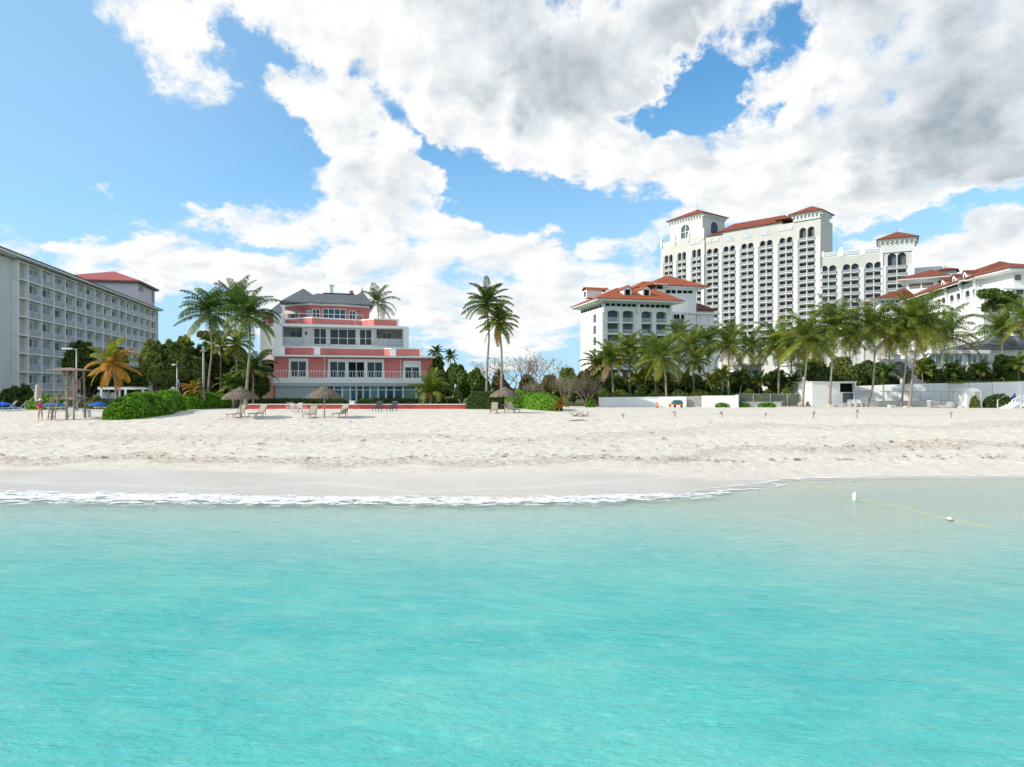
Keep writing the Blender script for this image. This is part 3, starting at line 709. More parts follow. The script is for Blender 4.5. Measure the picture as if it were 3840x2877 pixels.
# ---- row on the right
RP = 'coconut palms in front of the hotels'
def rp(Y, tr, Rp, *a, **k): return palm(Y, tr, Rp * 1.02, *a, group=RP, **k)
rp(94, [r5(520,1370), r5(500,1200), r5(482,1030)], 78, 51, 'coconut palm nearest the left end of the long low white wall', n=24, mats=('palm','palm_yl','palm_br'), yellow=.25)
rp(98, [r5(670,1350), r5(668,1150), r5(655,930)], 76, 52, 'second coconut palm along the low white wall, crown under the second arch column', n=23)
rp(90, [r5(1045,1465), r5(1020,1380), r5(1008,1150), r5(980,1010)], 98, 53, 'coconut palm with thick leaning foot in front of the low white wall', n=26, rad=.17)
rp(97, [r5(1285,1280), r5(1275,1100), r5(1262,915)], 84, 54, 'coconut palm right behind the leaning white trunk', n=24, yellow=.3)
rp(92, [r5(1510,1450), r5(1440,1290), r5(1370,1140), r5(1290,1045)], 50, 55, 'strongly leaning thin palm with a pale diagonal trunk over the low white wall', n=15, rad=.085, nuts=False)
rp(95, [r5(1612,1300), r5(1618,1100), r5(1628,880)], 94, 56, 'coconut palm at the right end of the low white wall', n=25, yellow=.3)
rp(108, [r5(1130,1300), r5(1130,800)], 62, 57, 'palm crown showing highest over the shaded terrace of the mid hotel', n=20, mats=('palm','palm_yl'))
rp(104, [r5(830,1350), r5(835,960)], 72, 58, 'bushy palm between the second column and the thick footed palm', n=20, yellow=.35)
rp(96, [r5(918,1370), r5(905,1180), r5(880,1060)], 60, 59, 'shorter palm just left of the thick footed palm', n=18, yellow=.4)
rp(96, [r5(345,1400), r5(350,1080)], 60, 60, 'dull palm at the edge of the dry shrubs', n=18, mats=('palm','palm_br','palm_br'), yellow=.5)
rp(93, [r5(1550,1310), r5(1555,1190)], 46, 61, 'young yellow green palm left of the end palm of the white wall', n=14, mats=('palm_yl','palm'), yellow=.3, low=0, nuts=False)
rp(112, [r5(1420,1300), r5(1425,850)], 62, 62, 'dark palm crown between the leaning palm and the wall end palm', n=20, mats=('palm_dk','palm'))
rp(95, [r7(660,1190), r7(664,950), r7(658,745)], 96, 63, 'coconut palm with wide drooping crown above the chain fence', n=26, yellow=.3)
rp(88, [r7(930,1450), r7(950,1200), r7(978,900), r7(968,690)], 108, 64, 'tall palm with brown dead frond hanging along its trunk', n=26, yellow=.3, dead=[(math.pi * .95, -70, .62), (math.pi * 1.05, -80, .5)])
rp(88, [r7(1240,1450), r7(1250,1150), r7(1275,850), r7(1295,545)], 112, 65, 'tallest straight palm in front of the white box building', n=28, mats=('palm','palm_yl','palm_yl'), yellow=.3, low=-48)
rp(88, [r7(1655,1440), r7(1712,1250), r7(1728,900), r7(1712,560)], 108, 66, 'palm with yellow drooping frond and curved foot right of the box building', n=26, mats=('palm','palm_yl','palm_or'), yellow=.35, low=-45)
rp(110, [r7(330,1250), r7(340,780)], 80, 67, 'shaded palm between the wall end palm and the wide crown palm', n=20, mats=('palm_dk','palm'))
rp(104, [r7(810,1250), r7(815,760)], 78, 68, 'bushy palm right of the wide drooping crown', n=20, mats=('palm_dk','palm','palm_yl'))
rp(106, [r7(1050,1300), r7(1060,760)], 84, 69, 'palm behind the one with the brown dead frond', n=20, yellow=.35)
rp(108, [r7(1480,1280), r7(1480,640)], 70, 70, 'dark palm between the tallest palm and the curved foot palm', n=20, mats=('palm_dk','palm','palm_br'))
rp(88, [r8(355,1475), r8(385,1200), r8(405,900), r8(402,720)], 104, 71, 'thin trunked palm, left of two close trunks before the long wall', n=24, mats=('palm','palm_yl','palm_br'), yellow=.3, rad=.12)
rp(87, [r8(440,1495), r8(455,1200), r8(480,950), r8(492,680)], 124, 72, 'palm with the widest crown, right of two close trunks before the long wall', n=28, yellow=.25)
rp(98, [r8(755,1240), r8(752,1000), r8(765,800)], 112, 73, 'palm with a long horizontal yellow frond behind the long white wall', n=26, yellow=.3, low=-30)
rp(110, [r8(1345,1090), r8(1330,900), r8(1328,760)], 104, 74, 'palm with russet fibres at its crown before the grey roofed house', n=24, mats=('palm','palm_dk','palm_yl'), yellow=.2, low=-15)
rp(104, [r8(1560,1200), r8(1545,640)], 104, 75, 'palm crown cut by the right edge of the picture', n=24, yellow=.35)
rp(106, [r8(240,1250), r8(238,820)], 84, 76, 'shaded palm behind the two close trunks', n=20, mats=('palm_dk','palm','palm_br'), yellow=.3)
rp(112, [r8(610,1200), r8(600,760)], 84, 77, 'shaded palm between the widest crown and the yellow frond palm', n=20, mats=('palm_dk','palm'))
# ---- trees
broadleaf(330, 1268, 1512, 96, 98, 81, 'dark broad tree in front of the balconies of the left hotel', 'leaf_dk', 9000, .32)
broadleaf(455, 1305, 1512, 84, 96, 82, 'dark tree behind the orange palm and the white pergola', 'leaf_dk', 8000, .32)
broadleaf(r1(1300,0)[0], 1285, 1400, 14, 104, 80, 'narrow dark bush rising right of the dark trees', 'leaf_dk', 900, .3, nl=5)
broadleaf(590, 1262, 1512, 72, 86, 83, 'olive green leafy tree right of the orange palm', 'leaf_ol', 11000, .26)
broadleaf(690, 1250, 1512, 86, 88, 84, 'large green tree behind the short lamp post', 'leaf_ol', 12000, .27)
broadleaf(800, 1268, 1512, 82, 92, 85, 'dark green tree behind the S-curved palm', 'leaf_dk', 10000, .3)
broadleaf(895, 1300, 1512, 74, 94, 86, 'dark green tree left of the pink building', 'leaf_dk', 9000, .3)
broadleaf(960, 1345, 1512, 50, 86, 87, 'shaded shrub against the left wall of the pink building', 'leaf_dk', 5000, .28)
broadleaf(775, 1236, 1290, 32, 96, 79, 'russet topped tree between the tall palms', 'leaf_br', 1800, .26, nl=6)
broadleaf(1650, 1330, 1512, 54, 96, 88, 'dark tree just right of the pink building', 'leaf_dk', 7000, .3)
broadleaf(1730, 1358, 1512, 50, 94, 89, 'green rounded tree right of the pink building', 'leaf', 7000, .28)
broadleaf(1795, 1372, 1512, 44, 90, 90, 'mid green tree left of the central palm pair', 'leaf', 6000, .28)
broadleaf(1660, 1395, 1512, 40, 86, 91, 'shaded shrub behind the corner palm of the pink building', 'leaf_dk', 4000, .26)
broadleaf(1880, 1390, 1525, 40, 104, 92, 'brownish shrub behind the central palm pair', 'leaf_br', 3500, .28)
broadleaf(2000, 1402, 1525, 60, 108, 93, 'dry brown shrub right of the central palm pair', 'leaf_br', 4500, .26)
broadleaf(2080, 1395, 1525, 50, 100, 94, 'dry olive shrub behind the bright hedge', 'leaf_br', 4500, .25)
broadleaf(2150, 1372, 1525, 52, 96, 95, 'tall olive brown shrub left of the mid hotel', 'leaf_ol', 6000, .25)
broadleaf(2205, 1385, 1525, 44, 95, 96, 'brown shrub at the left end of the palm row', 'leaf_br', 5000, .24)
broadleaf(2250, 1380, 1525, 50, 97, 97, 'grey green shrub beside the first palm of the row', 'leaf_ol', 5000, .26)
for i, (px, t_, b_, hw, Y_, mt, lb) in enumerate([
 (2330, 1400, 1500, 60, 102, 'leaf_dk', 'dark undergrowth bush behind the first palms of the row'),
 (2420, 1395, 1500, 62, 103, 'leaf_dk', 'dark bush between the second and third palm of the row'),
 (2520, 1400, 1505, 62, 104, 'leaf_dk', 'dark bush behind the thick footed palm'),
 (2620, 1395, 1500, 62, 103, 'leaf_dk', 'dark bush behind the leaning palm'),
 (2710, 1400, 1500, 50, 105, 'leaf', 'green bush behind the wall end palm'),
 (2790, 1395, 1480, 55, 100, 'leaf_dk', 'dark large leaved bush above the chain fence, left of two'),
 (2925, 1385, 1470, 60, 100, 'leaf_dk', 'dark large leaved bush above the chain fence, right of two'),
 (3085, 1335, 1440, 62, 100, 'leaf_dk', 'dark round tree behind the white box building'),
 (3185, 1325, 1445, 64, 101, 'leaf_ol', 'olive round tree right above the white box building'),
 (3270, 1350, 1445, 54, 102, 'leaf_dk', 'dark tree behind the curved foot palm'),
 (3310, 1360, 1450, 40, 100, 'leaf_dk', 'dark bush left of the dark roofed gazebo'),
 (3500, 1340, 1440, 46, 99, 'leaf_dk', 'dark bush right of the dark roofed gazebo'),
 (3610, 1370, 1432, 62, 101, 'leaf', 'broad green bush above the long wall'),
 (3700, 1358, 1432, 46, 102, 'leaf_dk', 'dark bush above the long wall before the grey roofed house'),
 (3810, 1330, 1434, 56, 100, 'leaf', 'green bush above the wall at the right edge'),
 (3745, 1075, 1165, 66, 160, 'leaf', 'dense green tree growing on the terrace of the right hotel')]):
    broadleaf(px, t_, 1532 if Y_ < 150 else b_, hw * 1.25, Y_, 110 + i, lb, mt, 7000, .34, nl=16, trunk=Y_ > 150, depth=2.2, name='bush' if Y_ < 150 else 'terrace_tree', cat='bush' if Y_ < 150 else 'tree', base_z=None if Y_ < 150 else H + fz(b_ + 8) * Y_)
# low green plants behind the low white wall
for i, (x, w_, h_) in enumerate([(2275, 40, 40), (2345, 42, 34), (2415, 40, 36), (2480, 38, 30), (2560, 44, 38), (2630, 40, 40), (2700, 36, 30), (2890, 30, 34), (2960, 32, 36), (2820, 34, 32)]):
    broadleaf(x, 1478 - h_ * .6, 1528, w_ * 1.25, 91.5, 140 + i, ['leafy yellow green shrub just behind the low white wall, %s of the row' % w for w in ('first', 'second', 'third', 'fourth', 'fifth', 'sixth', 'seventh')][i] if i < 7 else ['leafy shrub against the chain fence, ' + w for w in ('middle one', 'right one', 'left one')][i - 7],
              ['leaf_ol', 'palm_yl', 'leaf', 'hedge_dk'][i % 4], 1500, .26, nl=9, trunk=False, name='shrub', cat='shrub', group='shrubs along the white wall')
# ---- short palms in the undergrowth of the row
for i, (px, top, Y_, R_, mt, lb) in enumerate([
 (2300, 1440, 99, 44, ('palm', 'palm_yl'), 'short palm between the grey green shrub and the first palms'), (2395, 1430, 99, 50, ('palm_yl', 'palm'), 'short yellowish palm behind the left half of the low white wall'),
 (2455, 1445, 98, 44, ('palm', 'palm_yl'), 'short green palm behind the orange cone'), (2575, 1435, 99, 48, ('palm', 'palm_yl'), 'short palm behind the grey recess of the low wall'),
 (2665, 1440, 98, 44, ('palm_yl', 'palm'), 'short yellow green palm behind the leaning palm foot'), (2770, 1430, 97, 46, ('palm_dk', 'palm'), 'short dark palm behind the left post of the wire fence'),
 (2850, 1438, 96, 42, ('palm', 'palm_yl'), 'short pale palm behind the middle of the wire fence'), (2975, 1440, 97, 46, ('palm_dk', 'palm_yl'), 'short palm behind the right part of the wire fence'),
 (3330, 1400, 98, 46, ('palm_dk', 'palm'), 'short palm left of the dark roofed gazebo'), (3470, 1395, 97, 54, ('palm', 'palm_yl'), 'short bushy palm right of the dark roofed gazebo'),
 (3560, 1400, 99, 46, ('palm_dk', 'palm'), 'short palm left of the broad green bush over the long wall'), (3665, 1395, 100, 44, ('palm', 'palm_yl'), 'short palm between the bushes before the beach house'),
 (3820, 1380, 98, 52, ('palm', 'palm_yl'), 'short palm at the right edge above the long wall')]):
    palm(Y_, [(px, 1500), (px + (i % 3 - 1) * 6, top)], R_, 400 + i, lb, 'short palms in the undergrowth', n=13, mats=mt, yellow=.3, up=85, low=0, nuts=False, rad=.09, name='short_palm')
# ---- bare and half bare trees
bare_tree(1950, 1310, 108, 201, 'bare pale branched tree behind the central palm pair', .42, 7, 60, r0=.15)
bare_tree(1885, 1325, 106, 202, 'bare tree left of the pale branched one', .45, 6, 80, r0=.12)
bare_tree(2035, 1318, 104, 203, 'bare tree with long reaching branches and few yellow leaves', .5, 6, 120, r0=.12)
bare_tree(2120, 1395, 92, 204, 'low tangle of bare brown twigs behind the bright hedge', .6, 6, 100, r0=.07, stems=5)
bare_tree(2195, 1400, 90, 205, 'low tangle of grey twigs left of the low white wall', .6, 6, 100, r0=.07, stems=5)
bare_tree(1990, 1415, 94, 206, 'low bare twigs between the palms and the bright hedge', .6, 6, 80, r0=.06, stems=5)
# ---- hedges
def gpz(px, py): p = gp(px, py); return (p.x, p.y, p.z - .05)
hedge([gpz(395, 1572), gpz(460, 1570), gpz(560, 1556), gpz(660, 1540)], [1.35, 1.9, 1.95, 1.9], [2.4, 3.2, 3.4, 3.0], 301, 'bright green rounded hedge, nearest the lifeguard tower', size=.16, dens=210, bulge=.3)
hedge([gpz(690, 1536), gpz(780, 1532), gpz(862, 1528)], [1.75, 1.85, 1.7], 2.6, 302, 'bright green hedge between the near hedge and the leftmost thatched umbrella', size=.17, dens=170, bulge=.3)
hedge([(fx(110) * 78, 78, 2.3), (fx(250) * 78, 78, 2.3)], 1.65, 2.0, 303, 'yellow green hedge behind the lifeguard tower', size=.2, dens=130)
hedge([(fx(330) * 80, 80, 2.3), (fx(400) * 80, 80, 2.3)], 1.6, 2.0, 304, 'dark green hedge right of the lifeguard tower', 'leaf', size=.2, dens=110)
hedge([(fx(20) * 88, 88, 2.3), (fx(120) * 86, 86, 2.3)], 2.6, 2.4, 305, 'dark scrubby shrubs at the foot of the left hotel', 'leaf_dk', size=.3, dens=60, bulge=.5, name='shrub_row', cat='shrubs')
hedge([(fx(920) * 84.5, 84.5, 2.35), (fx(1300) * 84.5, 84.5, 2.35)], 1.12, .9, 306, 'low clipped dark hedge behind the red wall, left of the white gate post', 'hedge_dk', size=.13, dens=210, bulge=.08)
hedge([(fx(1340) * 84.5, 84.5, 2.35), (fx(1720) * 84.5, 84.5, 2.35)], 1.15, .9, 307, 'low clipped dark hedge behind the red wall, right of the white gate post', 'hedge_dk', size=.13, dens=210, bulge=.08)
hedge([(fx(1752) * 80, 80, 2.35), (fx(1890) * 79, 79, 2.35)], 1.9, 1.6, 308, 'square clipped olive green hedge behind the central palapa', 'hedge_dk', size=.14, dens=200, bulge=.1)
hedge([gpz(1905, 1530), gpz(1990, 1532), gpz(2060, 1538), gpz(2090, 1542)], [1.9, 1.85, 1.7, 1.2], [2.0, 2.4, 2.4, 1.6], 309, 'bright green hedge right of the central palapa', size=.17, dens=190, bulge=.25)
hedge([(fx(1733) * 82, 82, 2.35), (fx(1752) * 82, 82, 2.35)], .95, .8, 310, 'small pale green clipped bush beside the square hedge', 'leaf_ol', size=.14, dens=180, bulge=.15, name='clipped_bush', cat='bush')
hedge([(fx(3640) * 84, 84, 2.3), (fx(3672) * 84, 84, 2.3)], 1.5, .9, 311, 'small reddish green bush at the foot of the white archway', 'leaf_ol', size=.16, dens=160, bulge=.3, name='bush', cat='bush')
hedge([(fx(3695) * 84, 84, 2.3), (fx(3790) * 84, 84, 2.3)], 1.75, 1.7, 312, 'green hedge left of the white beach stairs', 'hedge_dk', size=.17, dens=160, bulge=.25)
for i, (px, py, w_, nm) in enumerate([(2700, 1526, .8, 'left of the wall end'), (2785, 1527, .7, 'just right of the wall end'), (2865, 1527, 1.7, 'before the chain fence'), (2185, 1520, .8, 'left of the low white wall'), (2665, 1524, 1.0, 'by the foot of the leaning palm')]):
    p = gp(px, py); hedge([(p.x - w_ / 2 - .2, 86.3, 2.33), (p.x + w_ / 2 + .2, 86.3, 2.33)], .62 if i != 3 else 1.2, .8, 320 + i, 'small bright green bush on the sand ' + nm, 'hedge', size=.17, dens=120, name='small_bush', cat='bush', bulge=.3)
# ================================================================ buildings
M['white'] = mat('white_render', (.80, .80, .78), .8, .2, var=.07, vscale=.35)
M['white2'] = mat('white_trim', (.84, .84, .82), .6, .3, var=.05, vscale=.6)
M['cream'] = mat('cream_render', (.62, .60, .555), .85, .2, var=.14, vscale=.18)
M['white3'] = mat('weathered_white_render', (.70, .70, .675), .8, .2, var=.14, vscale=.12)
M['greyw'] = mat('grey_weathered_render', (.70, .71, .70), .85, .2, var=.14, vscale=.25)
M['tan'] = mat('tan_render', (.50, .47, .41), .85, .2, var=.1, vscale=.4)
M['pink'] = mat('coral_pink_render', (.67, .215, .19), .8, .2, var=.14, vscale=.45)
M['pinkred'] = mat('red_painted_wall', (.58, .10, .075), .8, .2, var=.2, vscale=.8)
M['lilac'] = mat('pale_lilac_render', (.72, .64, .66), .85, .2, var=.06, vscale=.3)
M['glass'] = mat('dark_window_glass', (.012, .028, .045), .06, .5, var=.4, vscale=.7)
M['glassb'] = mat('blue_window_glass', (.03, .10, .17), .06, .5, var=.5, vscale=.8)
M['glasst'] = mat('teal_window_glass', (.17, .30, .30), .08, .5, var=.4, vscale=.8)
M['curtain'] = mat('pale_curtain', (.36, .42, .44), .8, .2, var=.35, vscale=1.2)
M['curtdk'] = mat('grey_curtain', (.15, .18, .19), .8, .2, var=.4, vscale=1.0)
M['railg'] = mat('grey_railing_glass', (.30, .32, .35), .35, .4, var=.2, vscale=.7)
M['frost'] = mat('frosted_railing', (.50, .54, .57), .35, .4, var=.12, vscale=.7)
M['shadeop'] = mat('shaded_balcony_wall', (.20, .20, .20), .8, .1, var=.4, vscale=.15)  # dark grey puts the shade inside the balconies into the colour
M['louver'] = mat('brown_louvre', (.22, .18, .16), .7, .2, var=.2, vscale=3)
M['slate'] = mat('slate_shingle', (.15, .165, .185), .8, .25, var=.35, vscale=2.2, bump=.4, bscale=4)
M['dkroof'] = mat('dark_roof', (.05, .055, .065), .6, .3, var=.3, vscale=1)
M['blk'] = mat('black_opening', (.012, .012, .014), .8, .1)
M['steel'] = mat('galvanised_steel', (.42, .43, .43), .45, .5, metal=.4, var=.2, vscale=4)
def tilemat(name, c1, c2):
    m = mat(name, c1, .75, .25, col2=c2, vscale=1.3); nt = m.node_tree; b = nt.nodes['Principled BSDF']
    t = nt.nodes.new('ShaderNodeTexCoord'); w = nt.nodes.new('ShaderNodeTexWave'); w.bands_direction = 'Z'
    w.inputs['Scale'].default_value = 1.6; w.inputs['Distortion'].default_value = 1.2; w.inputs['Detail'].default_value = 3
    nt.links.new(t.outputs['Object'], w.inputs['Vector']); bp = nt.nodes.new('ShaderNodeBump')
    bp.inputs['Strength'].default_value = .8; bp.inputs['Distance'].default_value = .12
    nt.links.new(w.outputs['Fac'], bp.inputs['Height']); nt.links.new(bp.outputs[0], b.inputs['Normal']); return m
M['tile'] = tilemat('orange_roof_tiles', (.44, .12, .045), (.27, .068, .03))
M['tiler'] = tilemat('dark_red_roof_tiles', (.27, .072, .038), (.17, .048, .03))
M['redroof'] = mat('red_metal_roof', (.40, .10, .095), .6, .3, var=.12, vscale=.6)

class Frame:
    """a building's own axes: u along its face, v into it, z up (all metres, z above the sea)"""
    def __init__(s, x, y, deg):
        s.o = Vector((x, y, 0)); a = R(deg); s.c, s.s = math.cos(a), math.sin(a)
    def w(s, u, v, z): return (s.o.x + u * s.c - v * s.s, s.o.y + u * s.s + v * s.c, z)
    def uz(s, px, py, v=0.0):
        """the point of the plane at depth v that a photograph pixel shows"""
        kx = fx(px); ox, oy = s.o.x - v * s.s, s.o.y + v * s.c
        u = (kx * oy - ox) / (s.c - kx * s.s); Y = oy + u * s.s
        return u, H + fz(py) * Y
    def build(s, mb, name, mats, parent, smooth=False):
        L_ = parent; off = Vector((0, 0, 0))
        while L_ is not None: off += L_.location; L_ = L_.parent
        mb.v = [tuple(Vector(s.w(*p)) - off) for p in mb.v]
        return mb.build(name, mats, parent, smooth)
def face_wall(mb, v, cols, z0, z1, depth, mi=0, seg=8, u_lo=None, u_hi=None):
    """a wall in the plane v with columns of openings: cols = [(cell_u0, cell_u1, a0, a1, [(b0, b1, rise)...])]; reveals go in by depth"""
    for (c0, c1, a0, a1, holes) in cols:
        mb.poly([(c0, v, z0), (a0, v, z0), (a0, v, z1), (c0, v, z1)], mi)
        mb.poly([(a1, v, z0), (c1, v, z0), (c1, v, z1), (a1, v, z1)], mi)
        zc = z0
        for (b0, b1, rise) in sorted(holes):
            if b0 > zc: mb.poly([(a0, v, zc), (a1, v, zc), (a1, v, b0), (a0, v, b0)], mi)
            spring = b1 - rise
            arc = [(a0, spring), (a1, spring)] if rise <= 0 else [((a0 + a1) / 2 - (a1 - a0) / 2 * math.cos(math.pi * i / seg), spring + rise * math.sin(math.pi * i / seg)) for i in range(seg + 1)]
            top = b1 + .05
            for (p, q) in zip(arc[:-1], arc[1:]):
                mb.poly([(p[0], v, p[1]), (q[0], v, q[1]), (q[0], v, top), (p[0], v, top)], mi)
                mb.poly([(p[0], v, p[1]), (p[0], v + depth, p[1]), (q[0], v + depth, q[1]), (q[0], v, q[1])], mi)
            mb.poly([(a0, v, b0), (a0, v + depth, b0), (a0, v + depth, spring), (a0, v, spring)], mi)
            mb.poly([(a1, v, b0), (a1, v, spring), (a1, v + depth, spring), (a1, v + depth, b0)], mi)
            mb.poly([(a0, v, b0), (a1, v, b0), (a1, v + depth, b0), (a0, v + depth, b0)], mi)
            zc = top
        if zc < z1: mb.poly([(a0, v, zc), (a1, v, zc), (a1, v, z1), (a0, v, z1)], mi)
def hip(mb, u0, u1, v0, v1, z, ua, ub, vr, zr, mi=0, th=.12):
    """hip roof: rectangular eave, ridge from (ua,vr) to (ub,vr); overhanging edge is th thick"""
    E = [(u0, v0), (u1, v0), (u1, v1), (u0, v1)]
    for i in range(4):
        a, b = E[i], E[(i + 1) % 4]; mb.poly([(a[0], a[1], z - th), (b[0], b[1], z - th), (b[0], b[1], z), (a[0], a[1], z)], mi)
    A, B = (ua, vr, zr), (ub, vr, zr)
    mb.poly([(u0, v0, z), (u1, v0, z), B, A], mi); mb.poly([(u1, v1, z), (u0, v1, z), A, B], mi)
    mb.poly([(u0, v1, z), (u0, v0, z), A], mi); mb.poly([(u1, v0, z), (u1, v1, z), B], mi)
    mb.poly([(u0, v1, z - th), (u1, v1, z - th), (u1, v0, z - th), (u0, v0, z - th)], mi)
def soffit(mb, u0, u1, v0, v1, zw, o, ze, fas=.3, mi=0):
    """flared eave from the wall line out by o, then an upright fascia"""
    I = [(u0, v0), (u1, v0), (u1, v1), (u0, v1)]; O = [(u0 - o, v0 - o), (u1 + o, v0 - o), (u1 + o, v1 + o), (u0 - o, v1 + o)]
    for i in range(4):
        j = (i + 1) % 4
        mb.poly([(*I[i], zw), (*I[j], zw), (*O[j], ze), (*O[i], ze)], mi)
        mb.poly([(*O[i], ze), (*O[j], ze), (*O[j], ze + fas), (*O[i], ze + fas)], mi)
    mb.poly([(*O[0], ze + fas), (*O[1], ze + fas), (*O[2], ze + fas), (*O[3], ze + fas)], mi)
def glazed(fr, parent, u0, u1, z0, z1, v, n=2, fm='white2', gm='glass', fw=.09, transom=None, name='window'):
    f = MB(); g = MB()
    f.box(u0, u1, v - .06, v + .06, z0, z0 + fw); f.box(u0, u1, v - .06, v + .06, z1 - fw, z1)
    for i in range(n + 1):
        c = u0 + (u1 - u0) * i / n; c = min(max(c, u0 + fw / 2), u1 - fw / 2)
        f.box(c - fw / 2, c + fw / 2, v - .055, v + .055, z0 + fw, z1 - fw)
    if transom: f.box(u0 + fw, u1 - fw, v - .05, v + .05, transom - .05, transom + .05)
    o = fr.build(f, name, M[fm], parent)
    g.poly([(u0 + .02, v, z0 + .02), (u1 - .02, v, z0 + .02), (u1 - .02, v, z1 - .02), (u0 + .02, v, z1 - .02)])
    fr.build(g, 'pane', M[gm], o); return o
def rail(fr, parent, u0, u1, z0, h, v, step=.35, m='white2', bw=.05, name='railing', panel=None):
    r = MB(); r.box(u0, u1, v - .03, v + .03, z0 + h - .06, z0 + h); r.box(u0, u1, v - .025, v + .025, z0 + .06, z0 + .10)
    n = max(1, int(round((u1 - u0) / step)))
    for i in range(n + 1):
        c = u0 + (u1 - u0) * i / n; r.box(c - bw / 2, c + bw / 2, v - .02, v + .02, z0, z0 + h - .06)
    mats = [M[m]]
    if panel: r.box(u0 + .02, u1 - .02, v + .03, v + .045, z0 + .05, z0 + h - .08, 1); mats.append(M[panel])
    return fr.build(r, name, mats, parent)
def many(fr_items, name, cap=100):
    """fr_items: [(distance, make)] - the nearest hundred become parts of their own, the rest is one object"""
    fr_items.sort(key=lambda t: t[0])
    for d, make in fr_items[:cap]: make(None)
    return fr_items[cap:]

# ---------------------------------------------------------------- long hotel on the left
b = thing('balcony_hotel', (-80.8, 113, 2.35), 'long white hotel with a grid of shaded balconies receding on the left', 'hotel')
fr = Frame(-80.8, 113, math.degrees(math.atan2(.978, -.21)))
zk = [4.4 + 3.06 * k for k in range(8)]; ztop = 26.0; UE = 79.4; bw_ = (UE - 1.0 - 4.2) / 15
w = MB(); w.box(-40, 1.9, .8, 20, 2.3, ztop - .15); w.box(1.9, 4.2, .7, 20, 2.3, ztop - .15)
w.box(4.21, UE, .65, 20, 2.3, ztop - .15); w.box(UE, UE + .3, -.1, 20, 2.3, ztop)
fr.build(w, 'wall', M['greyw'], b)
w = MB()
for k in range(7): w.box(2.0, 4.05, .55, .69, zk[k] + .2, zk[k + 1])
fr.build(w, 'blank_panel', M['tan'], b)
for k in range(8):
    s_ = MB(); z = zk[k] if k < 7 else ztop - .35; s_.box(.3, UE + .02, -.12, .64, z - .1, z + .12); fr.build(s_, 'floor_slab', M['white2'], b)
for i in range(16):
    u = 4.2 + i * bw_; s_ = MB()
    for k in range(8):
        lo = zk[k] + .12 if k < 7 else None
        if k < 7: s_.box(u - .14, u + .14, -.05, .63, lo, (zk[k + 1] if k < 6 else ztop - .35) - .1)
    s_.box(u - .14, u + .14, -.05, .63, 2.3, zk[0] - .1); fr.build(s_, 'partition', M['white2'], b)
s_ = MB(); s_.box(.3, .75, -.10, .79, 2.3, ztop - .5); fr.build(s_, 'pier', M['white2'], b)
items = []; rs = random.Random(3)
for k in range(7):
    for i in range(15):
        u0 = 4.2 + i * bw_ + .14; u1 = u0 + bw_ - .28; z0 = zk[k] + .12; z1 = (zk[k + 1] if k < 6 else ztop - .35) - .1
        cm = rs.choice(['curtain', 'curtain', 'curtdk', 'glass']) if k < 5 else rs.choice(['curtain', 'curtdk']); salmon = rs.random() < .06
        def mk(mb=None, u0=u0, u1=u1, z0=z0, z1=z1, cm=cm, salmon=salmon, i=i, k=k):
            q = mb or MB(); o_ = len(q.v); zt_ = z1 - .35; um = u0 + (u1 - u0) * .30; ue = u0 + (u1 - u0) * .97
            q.box(u0 + .2, ue, 0.54, 0.63, z0, z0 + .08, 0); q.box(u0 + .2, ue, 0.54, 0.63, zt_, zt_ + .08, 0)
            m_ = u0 + (u1 - u0) * (.66 + .10 * ((i * 7 + k * 3) % 3 - 1))
            for c in (u0 + .2, m_, ue): q.box(c - .04, c + .04, 0.53, 0.63, z0, zt_ + .08, 0)
            ci = {'curtain': 1, 'curtdk': 2, 'glass': 3}[cm]
            q.poly([(u0 + .24, 0.59, z0 + .08), (m_ - .04, 0.59, z0 + .08), (m_ - .04, 0.59, zt_), (u0 + .24, 0.59, zt_)], 3 if ci != 1 else 2)
            q.poly([(m_ + .04, 0.59, z0 + .08), (ue - .04, 0.59, z0 + .08), (ue - .04, 0.59, zt_), (m_ + .04, 0.59, zt_)], 4 if salmon else 1)
            if mb is None: fr.build(q, 'window', [M['white2'], M['curtain'], M['curtdk'], M['glassb'], M['lilac']], b)
        items.append(((u0 + 113) + (z0 * .2), mk))
rest = many(items, 'window'); q = MB()
for d, f_ in rest: f_(q)
tag(fr.build(q, 'window', [M['white2'], M['curtain'], M['curtdk'], M['glassb'], M['lilac']], b), 'farthest balcony windows of the grid', None, None, 'stuff')
items = []
for k in range(7):
    for i in range(15):
        u0 = 4.2 + i * bw_ + .15; u1 = u0 + bw_ - .30; z0 = zk[k] + .12
        def mk(mb=None, u0=u0, u1=u1, z0=z0):
            q = mb or MB(); q.box(u0, u1, .02, .06, z0 + .06, z0 + 1.02, 0); q.box(u0, u1, -.01, .09, z0 + 1.02, z0 + 1.08, 1)
            for c in (u0 + .03, (u0 + u1) / 2, u1 - .03): q.box(c - .03, c + .03, -.01, .02, z0, z0 + 1.02, 1)
            if mb is None: fr.build(q, 'railing', [M['railg'], M['white2']], b)
        items.append(((u0 + 113) + (z0 * .2), mk))
rest = many(items, 'railing'); q = MB()
for d, f_ in rest: f_(q)
tag(fr.build(q, 'railing', [M['railg'], M['white2']], b), 'farthest frosted balcony railings', None, None, 'stuff')
s_ = MB(); s_.box(-40, UE + 1.3, -1.1, 20.5, ztop, ztop + .28); rf = fr.build(s_, 'roof', M['white2'], b)
s_ = MB(); s_.box(-40, UE + 1.4, -1.2, 20.6, ztop + .285, ztop + .46); fr.build(s_, 'roof_edge', M['dkroof'], rf)
